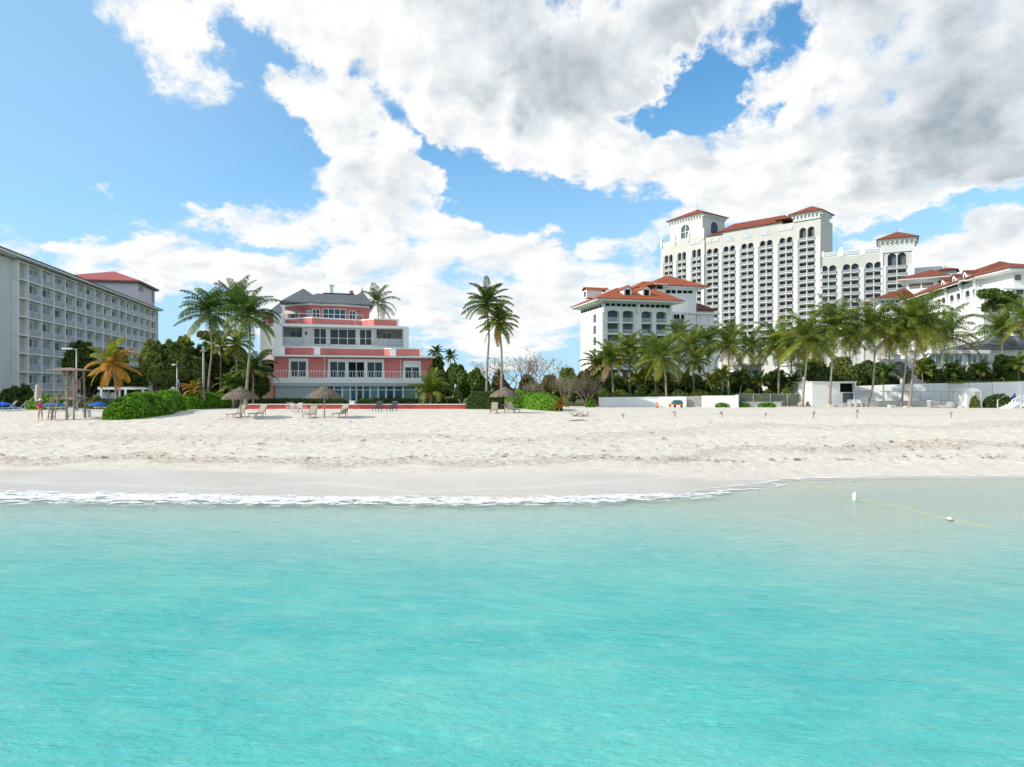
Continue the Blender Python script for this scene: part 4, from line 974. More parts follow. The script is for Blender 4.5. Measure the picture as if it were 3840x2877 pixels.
# red roofed stair block at its far end
b = thing('stair_block', fr.w(64.5, 1.0, 2.35), 'pale lilac stair block with a red hip roof rising over the left hotel', 'building')
w = MB(); w.box(64.5, 79.0, .6, 22, ztop + .47, 31.6); fr.build(w, 'wall', M['lilac'], b)
w = MB(); hip(w, 63.6, 80.0, -.3, 23, 31.9, 70.5, 73.5, 8, 35.1, th=.3); fr.build(w, 'roof', M['redroof'], b)
w = MB(); w.box(63.7, 79.9, -.2, 22.9, 31.35, 31.59); fr.build(w, 'eave', M['curtdk'], b)
w = MB(); w.box(64.9, 68.6, .5, .59, 29.6, 31.0); fr.build(w, 'vent', M['curtain'], b)
w = MB(); w.box(76.3, 78.4, .5, .59, 28.0, 31.0); fr.build(w, 'vent', M['curtain'], b)

# ---------------------------------------------------------------- pink building
b = thing('pink_house', (-30.8, 90, 2.35), 'coral pink and white four storey terraced house with a grey shingled roof', 'house')
fr = Frame(-30.8, 90, 15)
def U(x, y=900, v=0): return fr.uz(*r3(x, y), v)[0]
def Z(x, y, v=0): return fr.uz(*r3(x, y), v)[1]
u0, u1 = U(235), U(2025); zg = 2.35
zl0, zl1 = Z(1000, 1168, -1.5), Z(1000, 1112, -1.5)     # ledge under level one
ze0, ze1 = Z(1000, 872, -1.0), Z(1000, 852, -1.0)       # eave over level one
# level 0
w = MB(); w.box(u0, u1 - .2, -.9, 9, zg, zl0 - .02); fr.build(w, 'ground_floor_wall', M['pinkred'], b)
w = MB(); ua, ub = U(247, 1250, -1), U(742, 1250, -1)
w.box(ua, ub, -1.02, -.91, zg, zl0 - .05)
for i in range(8): z = zg + .3 + i * .33; w.box(ua, ub, -1.05, -1.021, z, z + .03)
fr.build(w, 'ground_floor_shutter', M['frost'], b)
gx = [742, 830, 912, 1005, 1095, 1165, 1240, 1320, 1410, 1500, 1590, 1690, 1840, 1930]
for i in range(len(gx) - 1):
    a, c = U(gx[i], 1250, -1), U(gx[i + 1], 1250, -1)
    glazed(fr, b, a + .01, c - .01, zg + .1, zl0 - .1, -1.0, 1, 'white2', ['glassb', 'glass', 'glassb', 'glasst'][i % 4] if i < 11 else 'glasst', .10, transom=Z(1300, 1243, -1))
# ledge and its railing
w = MB(); w.box(U(218, 1130, -1.6), U(1965, 1130, -1.6), -1.6, -.02, zl0, zl1); fr.build(w, 'ledge', M['white2'], b)
w = MB(); w.box(U(230, 1140, -1.5), U(1940, 1140, -1.5), -1.5, -1.06, zl0 - .38, zl0 - .01); fr.build(w, 'awning_box', M['frost'], b)
for (a, c) in ((242, 400), (400, 625), (625, 840), (840, 1060), (1060, 1270), (1270, 1480), (1480, 1690), (1690, 1960)):
    rail(fr, b, U(a, 1080, -1.5) + .02, U(c, 1080, -1.5) - .02, zl1, .98, -1.5, .34, 'white2', .05)
# level 1
w = MB(); w.box(u0, u1, 0, 9, zl0, ze0 - .02); fr.build(w, 'first_floor_wall', M['pink'], b)
w = MB(); w.box(U(1940, 1000), U(2022, 1000), -.03, -.005, zl1, ze0 - .03); 
def winbox(x0, x1, yt, yb, groups, gms, v=-.06):
    """white surround with a roller box on top and groups of paired panes"""
    a, c, zt_, zb_ = U(x0), U(x1), Z((x0 + x1) / 2, yt), Z((x0 + x1) / 2, yb)
    s = MB(); s.box(a, c, -.16, -.01, zt_ - .30, zt_); s.box(a, a + .2, -.13, -.01, zb_, zt_ - .3); s.box(c - .2, c, -.13, -.01, zb_, zt_ - .3); s.box(a, c, -.18, -.01, zb_ - .12, zb_)
    s.box(a + .21, c - .21, -.05, -.008, zb_, zt_ - .3); so_ = fr.build(s, 'window_surround', M['white2'], b)
    for (g0, g1), gm in zip(groups, gms): glazed(fr, b, U(g0), U(g1), zb_ + .02, zt_ - .32, -.09, 2, 'white2', gm, .08)
winbox(400, 620, 888, 1100, [(418, 602)], ['glass'])
winbox(845, 1475, 896, 1108, [(860, 1045), (1068, 1258), (1282, 1460)], ['glass', 'blk', 'glass'])
winbox(1693, 1892, 915, 1118, [(1708, 1875)], ['glass'])
s = MB(); s.box(U(1706), U(1877), -.20, -.17, Z(1790, 988), Z(1790, 945)); fr.build(s, 'half_lowered_shutter', M['white2'], b)
for x in (803, 1662):
    s = MB(); u = U(x); s.tube([(u, -.10, zl1), (u, -.10, ze0 - .05)], .05, 6); fr.build(s, 'downpipe', M['white2'], b)
for x in (775, 1542):
    s = MB(); u = U(x); z = Z(x, 968); s.tube([(u, -.10, z - .14), (u, -.12, z + .05), (u, -.08, z + .16)], [.05, .11, .06], 8); fr.build(s, 'wall_lamp', M['cream'], b)
w = MB(); w.box(U(213, 860, -1.1), U(2058, 860, -1.1), -1.1, 1.2, ze0, ze1); fr.build(w, 'eave', M['white2'], b)
w = MB(); w.box(U(225, 800), U(2030, 800), .05, 9, ze1 + .005, ze1 + .05); fr.build(w, 'terrace_floor', M['cream'], b)
def band(pts, yb, yt, name, m, th=.22, coping=None, capm='white2'):
    """upright band along a plan line given as (x in the photograph, depth v)"""
    w = MB(); cmb_ = MB()
    for (xa, va), (xb, vb) in zip(pts[:-1], pts[1:]):
        a = (U(xa, yb, va), va); c = (U(xb, yb, vb), vb)
        zb_ = Z(1000, yb, 1.0); zt_ = Z(1000, yt, 1.0)
        w.poly([(a[0], a[1], zb_), (c[0], c[1], zb_), (c[0], c[1], zt_), (a[0], a[1], zt_)])
        w.poly([(c[0], c[1] + th, zb_), (a[0], a[1] + th, zb_), (a[0], a[1] + th, zt_), (c[0], c[1] + th, zt_)])
        w.poly([(a[0], a[1], zt_), (c[0], c[1], zt_), (c[0], c[1] + th, zt_), (a[0], a[1] + th, zt_)])
        if coping:
            cmb_.poly([(a[0], a[1] - .05, zt_ + .01), (c[0], c[1] - .05, zt_ + .01), (c[0], c[1] - .05, zt_ + coping), (a[0], a[1] - .05, zt_ + coping)])
            cmb_.poly([(a[0], a[1] - .05, zt_ + coping), (c[0], c[1] - .05, zt_ + coping), (c[0], c[1] + th + .05, zt_ + coping), (a[0], a[1] + th + .05, zt_ + coping)])
            cmb_.poly([(c[0], c[1] + th + .05, zt_ + .01), (a[0], a[1] + th + .05, zt_ + .01), (a[0], a[1] + th + .05, zt_ + coping), (c[0], c[1] + th + .05, zt_ + coping)])
    o = fr.build(w, name, M[m], b)
    if coping: fr.build(cmb_, 'coping', M[capm], o)
    return o
band([(318, 1.9), (722, .3), (875, 1.6), (1395, 2.1), (1580, .3), (1905, .6)], 850, 775, 'first_parapet', 'pink', coping=.16)
for (a, c, v) in ((310, 352, .22), (690, 755, .22), (1550, 1613, .22), (1885, 1917, .22)):
    s = MB(); s.box(U(a, 800, v), U(c, 800, v), v, v + .5, ze1 + .06, Z(1000, 762, 1)); fr.build(s, 'parapet_pier', M['white2'], b)
# level 2
V2 = 3.2; zf2 = Z(1000, 742, V2); zr2a, zr2b = Z(1000, 540, 2), Z(1000, 508, 1.6)
w = MB(); w.box(U(325, 700, V2), U(1700, 700, V2), 2.3, 12, ze1 + .06, zf2); fr.build(w, 'second_floor_slab', M['white'], b)
w = MB(); w.box(U(552, 650, V2), U(1392, 650, V2), V2, 12, zf2 + .01, zr2a - .01); fr.build(w, 'second_floor_wall', M['white'], b)
w = MB(); w.box(U(325, 650, 5.6), U(552, 650, V2) - .01, 5.6, 12, zf2 + .01, zr2a - .01); w.box(U(1392, 650, V2) + .01, U(1700, 650, 5.6), 5.6, 12, zf2 + .01, zr2a - .01); fr.build(w, 'balcony_back_wall', M['cream'], b)
zwt, zwb = Z(1000, 553, V2), Z(1000, 722, V2)
for (a, c, n) in ((680, 828, 2), (862, 1163, 3), (1197, 1340, 2)):
    glazed(fr, b, U(a, 650, V2), U(c, 650, V2), zf2 + .04, zwt, V2 - .07, n, 'white2', 'glass', .09)
for (a, c) in ((420, 547), (1458, 1560)): glazed(fr, b, U(a, 650, 5.5), U(c, 650, 5.5), zf2 + .04, Z(500, 575, 5.5), 5.52, 2, 'white2', 'glass', .08)
for (a, c) in ((675, 833), (862, 1165), (1195, 1345), (1385, 1695), (320, 550)):
    rail(fr, b, U(a, 680, 2.5), U(c, 680, 2.5), zf2 + .01, .98, 2.45, 1.1, 'white2', .05, panel='frost' if a in (320, 1385) else None, name='railing')
for x in (598, 1407):
    s = MB(); u = U(x, 605, V2); z = Z(x, 605, V2); s.box(u - .10, u + .10, V2 - .2, V2 - .005, z - .2, z + .16); s.tube([(u, V2 - .12, z + .16), (u, V2 - .12, z + .26)], [.13, .02], 6); fr.build(s, 'wall_lantern', M['dkroof'], b)
w = MB(); w.box(U(232, 700, .6), U(325, 700, .6), .55, 12, ze1 + .06, Z(280, 385, .6)); fr.build(w, 'side_fin', M['white'], b)
w = MB(); w.box(U(1697, 640, 1.4), U(1757, 640, 1.4), 1.4, 12, ze1 + .06, Z(1700, 528, 1.4)); fr.build(w, 'side_fin', M['white'], b)
w = MB(); w.box(U(325, 520, 1.5) + .01, U(1695, 520, 1.5), 1.35, 12, zr2a, zr2b); fr.build(w, 'terrace_slab', M['white2'], b)
# level 3
def Z3(y): return Z(1000, y, 2.5)
w = [(355, 5.2), (665, 1.7), (800, 2.5), (1218, 3.8), (1362, 1.6), (1622, 2.0)]
zb3 = zr2b
o_ = MB(); cp = MB()
for (xa, va), (xb, vb) in zip(w[:-1], w[1:]):
    a = (U(xa, 470, va), va); c = (U(xb, 470, vb), vb); zt_ = Z3(445)
    o_.poly([(*a, zb3 + .005), (*c, zb3 + .005), (*c, zt_), (*a, zt_)]); o_.poly([(c[0], c[1] + .2, zb3), (a[0], a[1] + .2, zb3), (a[0], a[1] + .2, zt_), (c[0], c[1] + .2, zt_)])
    cp.poly([(a[0], a[1] - .04, zt_), (c[0], c[1] - .04, zt_), (c[0], c[1] - .04, zt_ + .16), (a[0], a[1] - .04, zt_ + .16)]); cp.poly([(a[0], a[1] - .04, zt_ + .16), (c[0], c[1] - .04, zt_ + .16), (c[0], c[1] + .24, zt_ + .16), (a[0], a[1] + .24, zt_ + .16)])
pr = fr.build(o_, 'second_parapet', M['pink'], b); fr.build(cp, 'coping', M['white2'], pr)
s = MB(); s.box(U(1620, 470, 1.9), U(1646, 470, 1.9), 1.8, 2.4, zb3 + .01, Z3(432)); fr.build(s, 'parapet_pier', M['white2'], b)
s = MB(); s.box(U(328, 400, 3.2), U(356, 400, 3.2), 3.0, 3.5, zb3 + .01, Z(340, 285, 3.2)); fr.build(s, 'corner_post', M['white2'], b)
P3 = [(357, 8.4), (628, 5.3), (772, 5.7), (1058, 5.7), (1168, 6.3), (1310, 6.9)]
ze3 = Z(800, 292, 5.5); zf3 = zr2b + .02
pl = [(U(x, 400, v), v) for x, v in P3]; poly = pl + [(pl[-1][0], 13.5), (pl[0][0], 13.5)]
w = MB(); w.prism(poly, zf3, ze3); fr.build(w, 'top_floor_wall', M['pink'], b)
def facet(ia, t0, t1, za, zb_, n, gm='glass', fmn='white2', out=.06, name='window'):
    """a window set on one facet of the top floor"""
    (ax, av), (bx, bv) = pl[ia], pl[ia + 1]; L_ = math.hypot(bx - ax, bv - av); ang = math.degrees(math.atan2(bv - av, bx - ax))
    wx, wy, _ = fr.w(ax, av, 0); f2 = Frame(wx, wy, 15 + ang); return glazed(f2, b, L_ * t0, L_ * t1, za, zb_, -out, n, fmn, gm, .09, name=name), f2, L_
zt3, zb_3 = Z(800, 322, 5.6), zf3 + .05
facet(1, .26, .86, zb_3, zt3 - .1, 2); facet(2, .04, .95, zb_3, zt3, 4, 'glassb'); facet(3, .18, .86, zb_3, zt3 - .15, 2)
_, f2, L_ = facet(0, .10, .62, zb_3, zt3 - .35, 3, 'glasst')
s = MB(); za_ = zt3 - .15
s.poly([(L_ * .06, -.06, za_), (L_ * .66, -.06, za_), (L_ * .66, -1.0, za_ - .55), (L_ * .06, -1.0, za_ - .55)]); s.poly([(L_ * .06, -1.0, za_ - .55), (L_ * .66, -1.0, za_ - .55), (L_ * .66, -1.0, za_ - .7), (L_ * .06, -1.0, za_ - .7)])
f2.build(s, 'awning', M['cream'], b)
for (ia, t) in ((1, .10), (3, .98), (0, .96)):
    (ax, av), (bx, bv) = pl[ia], pl[ia + 1]; u = ax + (bx - ax) * t; v = av + (bv - av) * t - .05; s = MB()
    for k in range(7): s.box(u - .22, u + .22, v - .05, v, zb_3 + .9 + k * .2, zb_3 + 1.0 + k * .2, 0)
    s.box(u - .26, u + .26, v - .002, v + .02, zb_3 + .8, zb_3 + 2.35, 1); fr.build(s, 'louvred_shutter', [M['white2'], M['glassb']], b)
s = MB(); pe = [(u - (.5 if i == 0 else 0), v - .85) for i, (u, v) in enumerate(pl)]; pe = pe + [(pe[-1][0] + .5, 13.9), (pe[0][0], 13.9)]
s.prism(pe, ze3 + .002, ze3 + .26); fr.build(s, 'cornice', M['white2'], b)
# glass balustrade on the top terrace
for (xa, xb) in ((370, 640), (660, 900), (900, 1060), (1060, 1240)):
    rail(fr, b, U(xa, 420, 2.9), U(xb, 420, 2.9), Z3(445) + .1 if False else zf3, 1.55, 2.9, 1.3, 'white2', .04, panel=None)
# roof
rz = ze3 + .27; rf = MB()
ua, ub = U(300, 270, 5), U(815, 270, 5); la = U(565, 95, 8.5), Z(565, 97, 8.5)
hip(rf, ua, ub, 4.3, 13.8, rz, la[0] - .05, la[0] + .05, 8.6, la[1], th=.08)
uc, ud = U(1030, 270, 5), U(1350, 270, 5); ra = U(1230, 125, 8.5), Z(1230, 128, 8.5)
hip(rf, uc, ud, 4.6, 13.8, rz - .01, ra[0] - .05, ra[0] + .05, 8.6, ra[1], th=.08)
um = (la[0] + ra[0]) / 2; zr = Z(950, 160, 8.6)
hip(rf, ua + 1.5, ud - 1.5, 4.45, 13.7, rz - .005, U(720, 160, 8.6), U(1185, 160, 8.6), 8.6, zr, th=.06)
roof_o = fr.build(rf, 'roof', M['slate'], b)
s = MB(); s.box(U(790, 160, 8.6), U(1140, 160, 8.6), 8.45, 8.75, zr - .15, zr + .12); fr.build(s, 'ridge_cap', M['dkroof'], roof_o)
s = MB(); s.box(U(866, 100, 9), U(903, 100, 9), 8.8, 9.6, zr - .4, Z(885, 70, 9)); s.box(U(858, 100, 9), U(911, 100, 9), 8.65, 9.75, Z(885, 70, 9) + .003, Z(885, 56, 9)); fr.build(s, 'white_chimney', M['white2'], roof_o)
s = MB(); s.box(U(1088, 140, 9), U(1130, 140, 9), 8.9, 9.7, zr - .4, Z(1108, 121, 9)); fr.build(s, 'pink_chimney', M['pink'], roof_o)
s = MB(); s.tube([(ra[0], 8.6, ra[1] - .05), (ra[0], 8.6, ra[1] + .35), (ra[0], 8.6, ra[1] + .75)], [.10, .06, .01], 6); fr.build(s, 'finial', M['dkroof'], roof_o)
# rear wing on the left
V4 = 10.0; a, c = U(78, 700, V4), U(330, 700, V4); zw0, zw1 = Z(150, 490, V4), Z(150, 432, V4)
w = MB(); w.box(a, c, V4, 20, zg, zw0); wing = fr.build(w, 'rear_wing_wall', M['white'], b)
w = MB(); w.box(U(108, 460, V4), c, V4 + .02, 20, zw0 + .005, zw1 + .6); fr.build(w, 'rear_wing_pink_wall', M['pink'], b)
w = MB(); zq = Z(300, 372, V4); hip(w, U(150, 350, V4), U(600, 350, V4), V4 - .9, 21, zw1 + .62, U(352, 215, 15), U(500, 215, 15), 15, Z(352, 217, 15), th=.1); fr.build(w, 'rear_roof', M['slate'], b)
glazed(fr, b, U(140, 820, V4), U(222, 820, V4), Z(180, 850, V4), Z(180, 800, V4), V4 - .07, 2, 'white2', 'glassb', .08)
s = MB(); u = U(195, 500, V4)
for k in range(6): s.box(U(165, 500, V4), U(222, 500, V4), V4 - .08, V4 - .01, Z(190, 520, V4) + k * .28, Z(190, 520, V4) + k * .28 + .14)
fr.build(s, 'louvred_shutter', M['glassb'], b)
s = MB(); s.box(U(95, 930, V4 - 1.2), U(232, 930, V4 - 1.2), V4 - 1.3, V4 - .01, Z(150, 920, V4), Z(150, 900, V4)); fr.build(s, 'rear_balcony', M['white2'], b)
rail(fr, b, U(100, 880, V4 - 1.2), U(228, 880, V4 - 1.2), Z(150, 898, V4), .95, V4 - 1.2, .3, 'white2', .04)
s = MB(); s.box(U(100, 1000, V4), U(230, 1000, V4), V4 - .05, V4 - .01, Z(150, 1040, V4), Z(150, 945, V4)); fr.build(s, 'dark_opening', M['blk'], b)
pinkfr, pU, pZ, pzf = fr, U, Z, (zl1, zf2, zf3)
# ---------------------------------------------------------------- mid hotel
b = thing('orange_roofed_hotel', (21.5, 165, 2.35), 'white hotel wing with orange tiled hip roof, dormers and arched balconies left of the tower', 'hotel')
fr = Frame(21.5, 165, 14)
def U(x, y=600, v=0): return fr.uz(*r5(x, y), v)[0]
def Z(x, y, v=0): return fr.uz(*r5(x, y), v)[1]
UW = U(1072); DW = 15.3; zt_ = Z(740, 528)
zf = Z(510, 655); pit = zf - Z(510, 766)
cx = [(455, 565), (600, 705), (780, 880), (920, 1020)]; edges = [0, U(583), U(742), U(900), UW]
cols = []
for i, (a, c) in enumerate(cx):
    holes = [(zf - pit * k, zf - pit * k + (2.75 if k == 0 else 2.45), .55 if k == 0 else 0) for k in range(7) if zf - pit * k > 3]
    cols.append((edges[i], edges[i + 1], U(a), U(c), holes))
w = MB(); face_wall(w, 0, cols, 2.35, zt_, 1.3)
w.poly([(0, DW, 2.35), (0, 0, 2.35), (0, 0, zt_), (0, DW, zt_)]); w.poly([(UW, 0, 2.35), (UW, DW, 2.35), (UW, DW, zt_), (UW, 0, zt_)]); w.poly([(UW, DW, 2.35), (0, DW, 2.35), (0, DW, zt_), (UW, DW, zt_)])
w.box(.02, UW - .02, .02, DW - .02, zt_ + .002, zt_ + 1.3)
fr.build(w, 'wall', M['white'], b)
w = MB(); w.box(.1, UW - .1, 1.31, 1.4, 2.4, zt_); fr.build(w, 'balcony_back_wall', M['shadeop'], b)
for i, (c0, c1, a0, a1, holes) in enumerate(cols):
    for k, (z0, z1, r_) in enumerate(holes[:5]):
        glazed(fr, b, a0 + .05, a1 - (a1 - a0) * .28, z0 + .05, z1 - .3, 1.26, 3, 'curtdk', ['glassb', 'glass'][(i + k) % 2], .06)
        rail(fr, b, a0 + .02, a1 - .02, z0, 1.0, .06, .17, 'white2', .05)
# string courses, pilasters, frieze windows
for k in range(5):
    s = MB(); z = zf - pit * k - .16; s.box(-.06, UW + .06, -.06, -.003, z - .07, z + .07); fr.build(s, 'string_course', M['white2'], b)
for x in (418, 742, 1052):
    s = MB(); s.box(U(x) - .28, U(x) + .28, -.12, -.062, 2.4, zt_ - .05); s.box(U(x) - .2, U(x) + .2, -.5, -.121, zt_ - 1.2, zt_ + .9); fr.build(s, 'pilaster', M['white2'], b)
for x in [455, 508, 560, 612, 660, 706, 786, 836, 886, 935, 982, 1026]:
    s = MB(); z = Z(x, 490 + (x - 455) * .035); s.box(U(x) - .52, U(x) + .52, -.04, .015, z - .33, z + .33); fr.build(s, 'frieze_window', M['blk'], b)
for yy in range(4):
    s = MB(); v = 5.0; z = zf - pit * yy; s.box(-.04, .01, v - .9, v + .9, z + .2, z + 2.2); fr.build(s, 'slit_window', M['curtdk'], b)
for i in range(9):
    s = MB(); v = 1.2 + i * 1.6; s.box(-.04, .01, v - .5, v + .5, zt_ + .1, zt_ + .75); fr.build(s, 'frieze_window', M['blk'], b)
zs = zt_ + 1.0; ze = Z(740, 462, -2)
s = MB(); soffit(s, 0, UW, 0, DW, zs, 2.1, ze + .1, .35); fr.build(s, 'eave', M['white2'], b)
s = MB(); hip(s, -2.3, UW + 2.3, -2.3, DW + 2.3, ze + .56, U(545, 340, 7.6), U(900, 340, 7.6), 7.6, Z(700, 335, 7.6), th=.1); roof_o = fr.build(s, 'roof', M['tile'], b)
for x in (642, 822):
    u = U(x, 380, 1.5); z0 = Z(x, 422, 1.2); d = MB(); hw_ = 1.05
    d.box(u - hw_, u + hw_, 1.2, 6, z0, z0 + 2.0); do = fr.build(d, 'dormer', M['white2'], roof_o)
    d = MB(); d.poly([(u - hw_ - .3, .9, z0 + 1.9), (u, .9, z0 + 3.0), (u, 7, z0 + 3.0), (u - hw_ - .3, 6.5, z0 + 1.9)]); d.poly([(u, .9, z0 + 3.0), (u + hw_ + .3, .9, z0 + 1.9), (u + hw_ + .3, 6.5, z0 + 1.9), (u, 7, z0 + 3.0)]); fr.build(d, 'dormer_roof', M['tile'], roof_o)
    d = MB(); d.poly([(u - hw_, 1.19, z0 + 2.0), (u + hw_, 1.19, z0 + 2.0), (u, 1.19, z0 + 2.85)]); fr.build(d, 'dormer_gable', M['white2'], roof_o)
    d = MB(); d.box(u - .6, u + .6, 1.12, 1.19, z0 + .3, z0 + 1.7); d.prism([(u - .6, 1.12), (u + .6, 1.12), (u + .6, 1.18), (u - .6, 1.18)], z0 + 1.72, z0 + 1.9); fr.build(d, 'dormer_window', M['blk'], roof_o)
u = U(330, 400, 9); d = MB(); z0 = Z(330, 432, 9); d.box(-1.0, 3, 8, 10.4, z0, z0 + 2.0); fr.build(d, 'dormer', M['white2'], roof_o)
d = MB(); d.poly([(-1.4, 7.7, z0 + 1.95), (5, 7.7, z0 + 1.95), (5, 9.2, z0 + 2.8), (-1.4, 9.2, z0 + 2.8)]); d.poly([(-1.4, 9.2, z0 + 2.8), (5, 9.2, z0 + 2.8), (5, 10.7, z0 + 1.95), (-1.4, 10.7, z0 + 1.95)]); fr.build(d, 'dormer_roof', M['tile'], roof_o)
d = MB(); d.box(-1.08, -1.01, 8.7, 9.7, z0 + .4, z0 + 1.6); fr.build(d, 'dormer_window', M['blk'], roof_o)
# taller rear block
VB = 16.0; a, c = U(1005, 450, VB), U(1302, 450, VB); ztb = Z(1150, 345, VB)
w = MB(); w.box(a, c, VB, VB + 13, 2.4, ztb); w.box(U(760, 400, VB + 2), a - .01, VB + 2, VB + 13, 2.4, Z(850, 345, VB + 2)); w.box(U(925, 330, VB - 1), U(1003, 330, VB - 1), VB - 1, VB + 3, 2.4, Z(960, 300, VB - 1)); fr.build(w, 'rear_block_wall', M['white'], b)
for x in (1035, 1085, 1142, 1195, 1245):
    s = MB(); z = Z(x, 368, VB); s.box(U(x, 368, VB) - .62, U(x, 368, VB) + .62, VB - .05, VB - .005, z - .45, z + .45); fr.build(s, 'frieze_window', M['blk'], b)
s = MB(); z = Z(955, 328, VB - 1); u = U(955, 328, VB - 1); s.box(u - .9, u + .9, VB - 1.06, VB - 1.005, z - .4, z + .4); fr.build(s, 'frieze_window', M['blk'], b)
s = MB(); zE = Z(1150, 320, VB - 1.5); s.box(a - 1.5, c + 2.2, VB - 2, VB + 15, zE - .15, zE + .12)
for i in range(3): s.box(a - .1, c + .3 + .5 * i, VB - .3 - .5 * i, VB + 13.5, zE - .75 + i * .2, zE - .56 + i * .2)
fr.build(s, 'rear_eave', M['white2'], b)
s = MB(); hip(s, a - 5.5, c + 2.8, VB - 2.4, VB + 16, zE + .25, U(1005, 220, VB + 6), U(1060, 220, VB + 6), VB + 6, Z(1010, 217, VB + 6), th=.12)
hip(s, U(722, 325, VB), U(905, 325, VB) + 2, VB - .5, VB + 14, Z(800, 327, VB) + .1, U(790, 270, VB + 5), U(950, 270, VB + 5), VB + 5, Z(800, 268, VB + 5), th=.1); fr.build(s, 'rear_roof', M['tile'], b)
s = MB(); s.box(U(905, 290, VB - 2), U(1030, 290, VB - 2), VB - 2.2, VB + 3, Z(960, 300, VB - 2), Z(960, 288, VB - 2)); fr.build(s, 'stair_head_roof', M['white2'], b)
# low wing with a red roof and the shaded roof terrace on the right
VC = 20; s = MB(); s.box(U(1310, 560, VC), U(1470, 560, VC), VC, VC + 10, 2.4, Z(1400, 540, VC)); fr.build(s, 'side_wing_wall', M['white'], b)
s = MB(); hip(s, U(1240, 550, VC - 1), U(1495, 550, VC - 1), VC - 1.5, VC + 11, Z(1480, 550, VC), U(1230, 470, VC + 4), U(1330, 470, VC + 4), VC + 4, Z(1320, 478, VC + 4), th=.15); fr.build(s, 'side_wing_roof', M['tiler'], b)
VT = 4; ta, tb_ = UW + .01, U(1512, 640, VT); zT = Z(1300, 685, VT)
w = MB(); w.box(ta, tb_, VT, VT + 14, 2.4, zT); fr.build(w, 'terrace_block', M['white'], b)
s = MB(); s.box(ta, tb_ + .3, VT - .3, VT + .2, zT + .003, zT + .3); fr.build(s, 'terrace_ledge', M['white2'], b)
for x0, x1 in ((1078, 1150), (1155, 1215), (1215, 1290), (1290, 1350), (1350, 1430), (1430, 1508)): rail(fr, b, U(x0, 650, VT), U(x1, 650, VT) - .05, zT + .3, 1.05, VT, .3, 'white2', .08)
for x in (1080, 1150, 1218, 1290, 1350, 1430, 1506): s = MB(); s.box(U(x, 620, VT) - .16, U(x, 620, VT) + .16, VT - .16, VT + .16, zT + .31, Z(x, 580, VT)); fr.build(s, 'terrace_post', M['white2'], b)
s = MB(); s.box(U(1240, 575, VT - .5), U(1525, 575, VT - .5), VT - .8, VT + 3, Z(1380, 583, VT), Z(1380, 570, VT)); fr.build(s, 'canopy', M['white2'], b)
s = MB(); s.box(ta + .1, U(1300, 600, VT + 6), VT + 6, VT + 13.9, zT + .01, Z(1200, 560, VT + 6)); fr.build(s, 'terrace_back_wall', M['white'], b)
for a, c in ((1078, 1110), (1115, 1140), (1158, 1185)): s = MB(); s.box(U(a, 620, VT + 6), U(c, 620, VT + 6), VT + 5.9, VT + 5.99, zT + .3, Z(a, 585, VT + 6)); fr.build(s, 'dark_door', M['blk'], b)

# ---------------------------------------------------------------- tower hotel
b = thing('tower_hotel', (110, 320, 2.35), 'huge white curved tower hotel with dark red roofs and hundreds of arched balconies', 'hotel')
WIN, BAL = [], []
def seg(x0, y0, x1, y1, pairs, pw, ztopv, zcrown, arch_h, rows, wall_top, depth=14, name='facade'):
    """one straight stretch of the tower: pairs = photograph x of each pair of openings, pw = half the pair's width in metres"""
    f = Frame(x0, y0, math.degrees(math.atan2(y1 - y0, x1 - x0))); Ln = math.hypot(x1 - x0, y1 - y0)
    us = [f.uz(*r6(x, 600))[0] for x in pairs]; cols = []; prev = 0
    for i, u in enumerate(us):
        nxt = (us[i + 1] + u) / 2 if i < len(us) - 1 else Ln
        p = pw[i] if isinstance(pw, list) else pw; zc_, ah = (zcrown, arch_h)
        if isinstance(arch_h, list): zc_, ah = arch_h[i]
        for sgn in (0, 1):
            a0, a1 = (u - p, u - .22) if sgn == 0 else (u + .22, u + p)
            c0, c1 = (prev, u) if sgn == 0 else (u, nxt)
            holes = [(zc_ - ah, zc_, (a1 - a0) / 2 * .98)]
            zf_ = zc_ - ah - 3.06
            while zf_ > rows: holes.append((zf_, zf_ + 2.45, 0)); zf_ -= 3.06
            cols.append((c0, c1, a0, a1, holes))
            for hi, (b0, b1, rs_) in enumerate(holes): WIN.append((f, a0, a1, b0, b1, hi))
        zf_ = zc_ - ah; k = 0
        while zf_ > rows: BAL.append((f, u - p - .15, u + p + .15, zf_)); zf_ -= 3.06
        prev = nxt
    w = MB(); face_wall(w, 0, cols, 2.35, wall_top, 1.5)
    w.poly([(0, depth, 2.35), (0, 0, 2.35), (0, 0, wall_top), (0, depth, wall_top)]); w.poly([(Ln, 0, 2.35), (Ln, depth, 2.35), (Ln, depth, wall_top), (Ln, 0, wall_top)])
    w.poly([(0, 0, wall_top), (Ln, 0, wall_top), (Ln, depth, wall_top), (0, depth, wall_top)]); w.poly([(Ln, depth, 2.35), (0, depth, 2.35), (0, depth, wall_top), (Ln, depth, wall_top)])
    f.build(w, name, M['cream'], b)
    # pilasters between the pairs
    edges = [0] + [(us[i] + us[i + 1]) / 2 for i in range(len(us) - 1)] + [Ln]
    for i, e_ in enumerate(edges):
        lo = max(0, (us[i - 1] + (pw[i-1] if isinstance(pw, list) else pw) + .5) if i > 0 else 0); hi = (us[i] - (pw[i] if isinstance(pw, list) else pw) - .5) if i < len(us) else Ln
        q = MB(); q.box(lo, hi, -.35, -.004, 2.4, (zcrown - arch_h if not isinstance(arch_h, list) else min(z - h_ for z, h_ in arch_h)) + 1.5); f.build(q, 'pilaster', M['white3'], b)
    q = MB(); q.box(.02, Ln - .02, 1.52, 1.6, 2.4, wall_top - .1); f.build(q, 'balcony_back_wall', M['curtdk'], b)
    return f, Ln, us
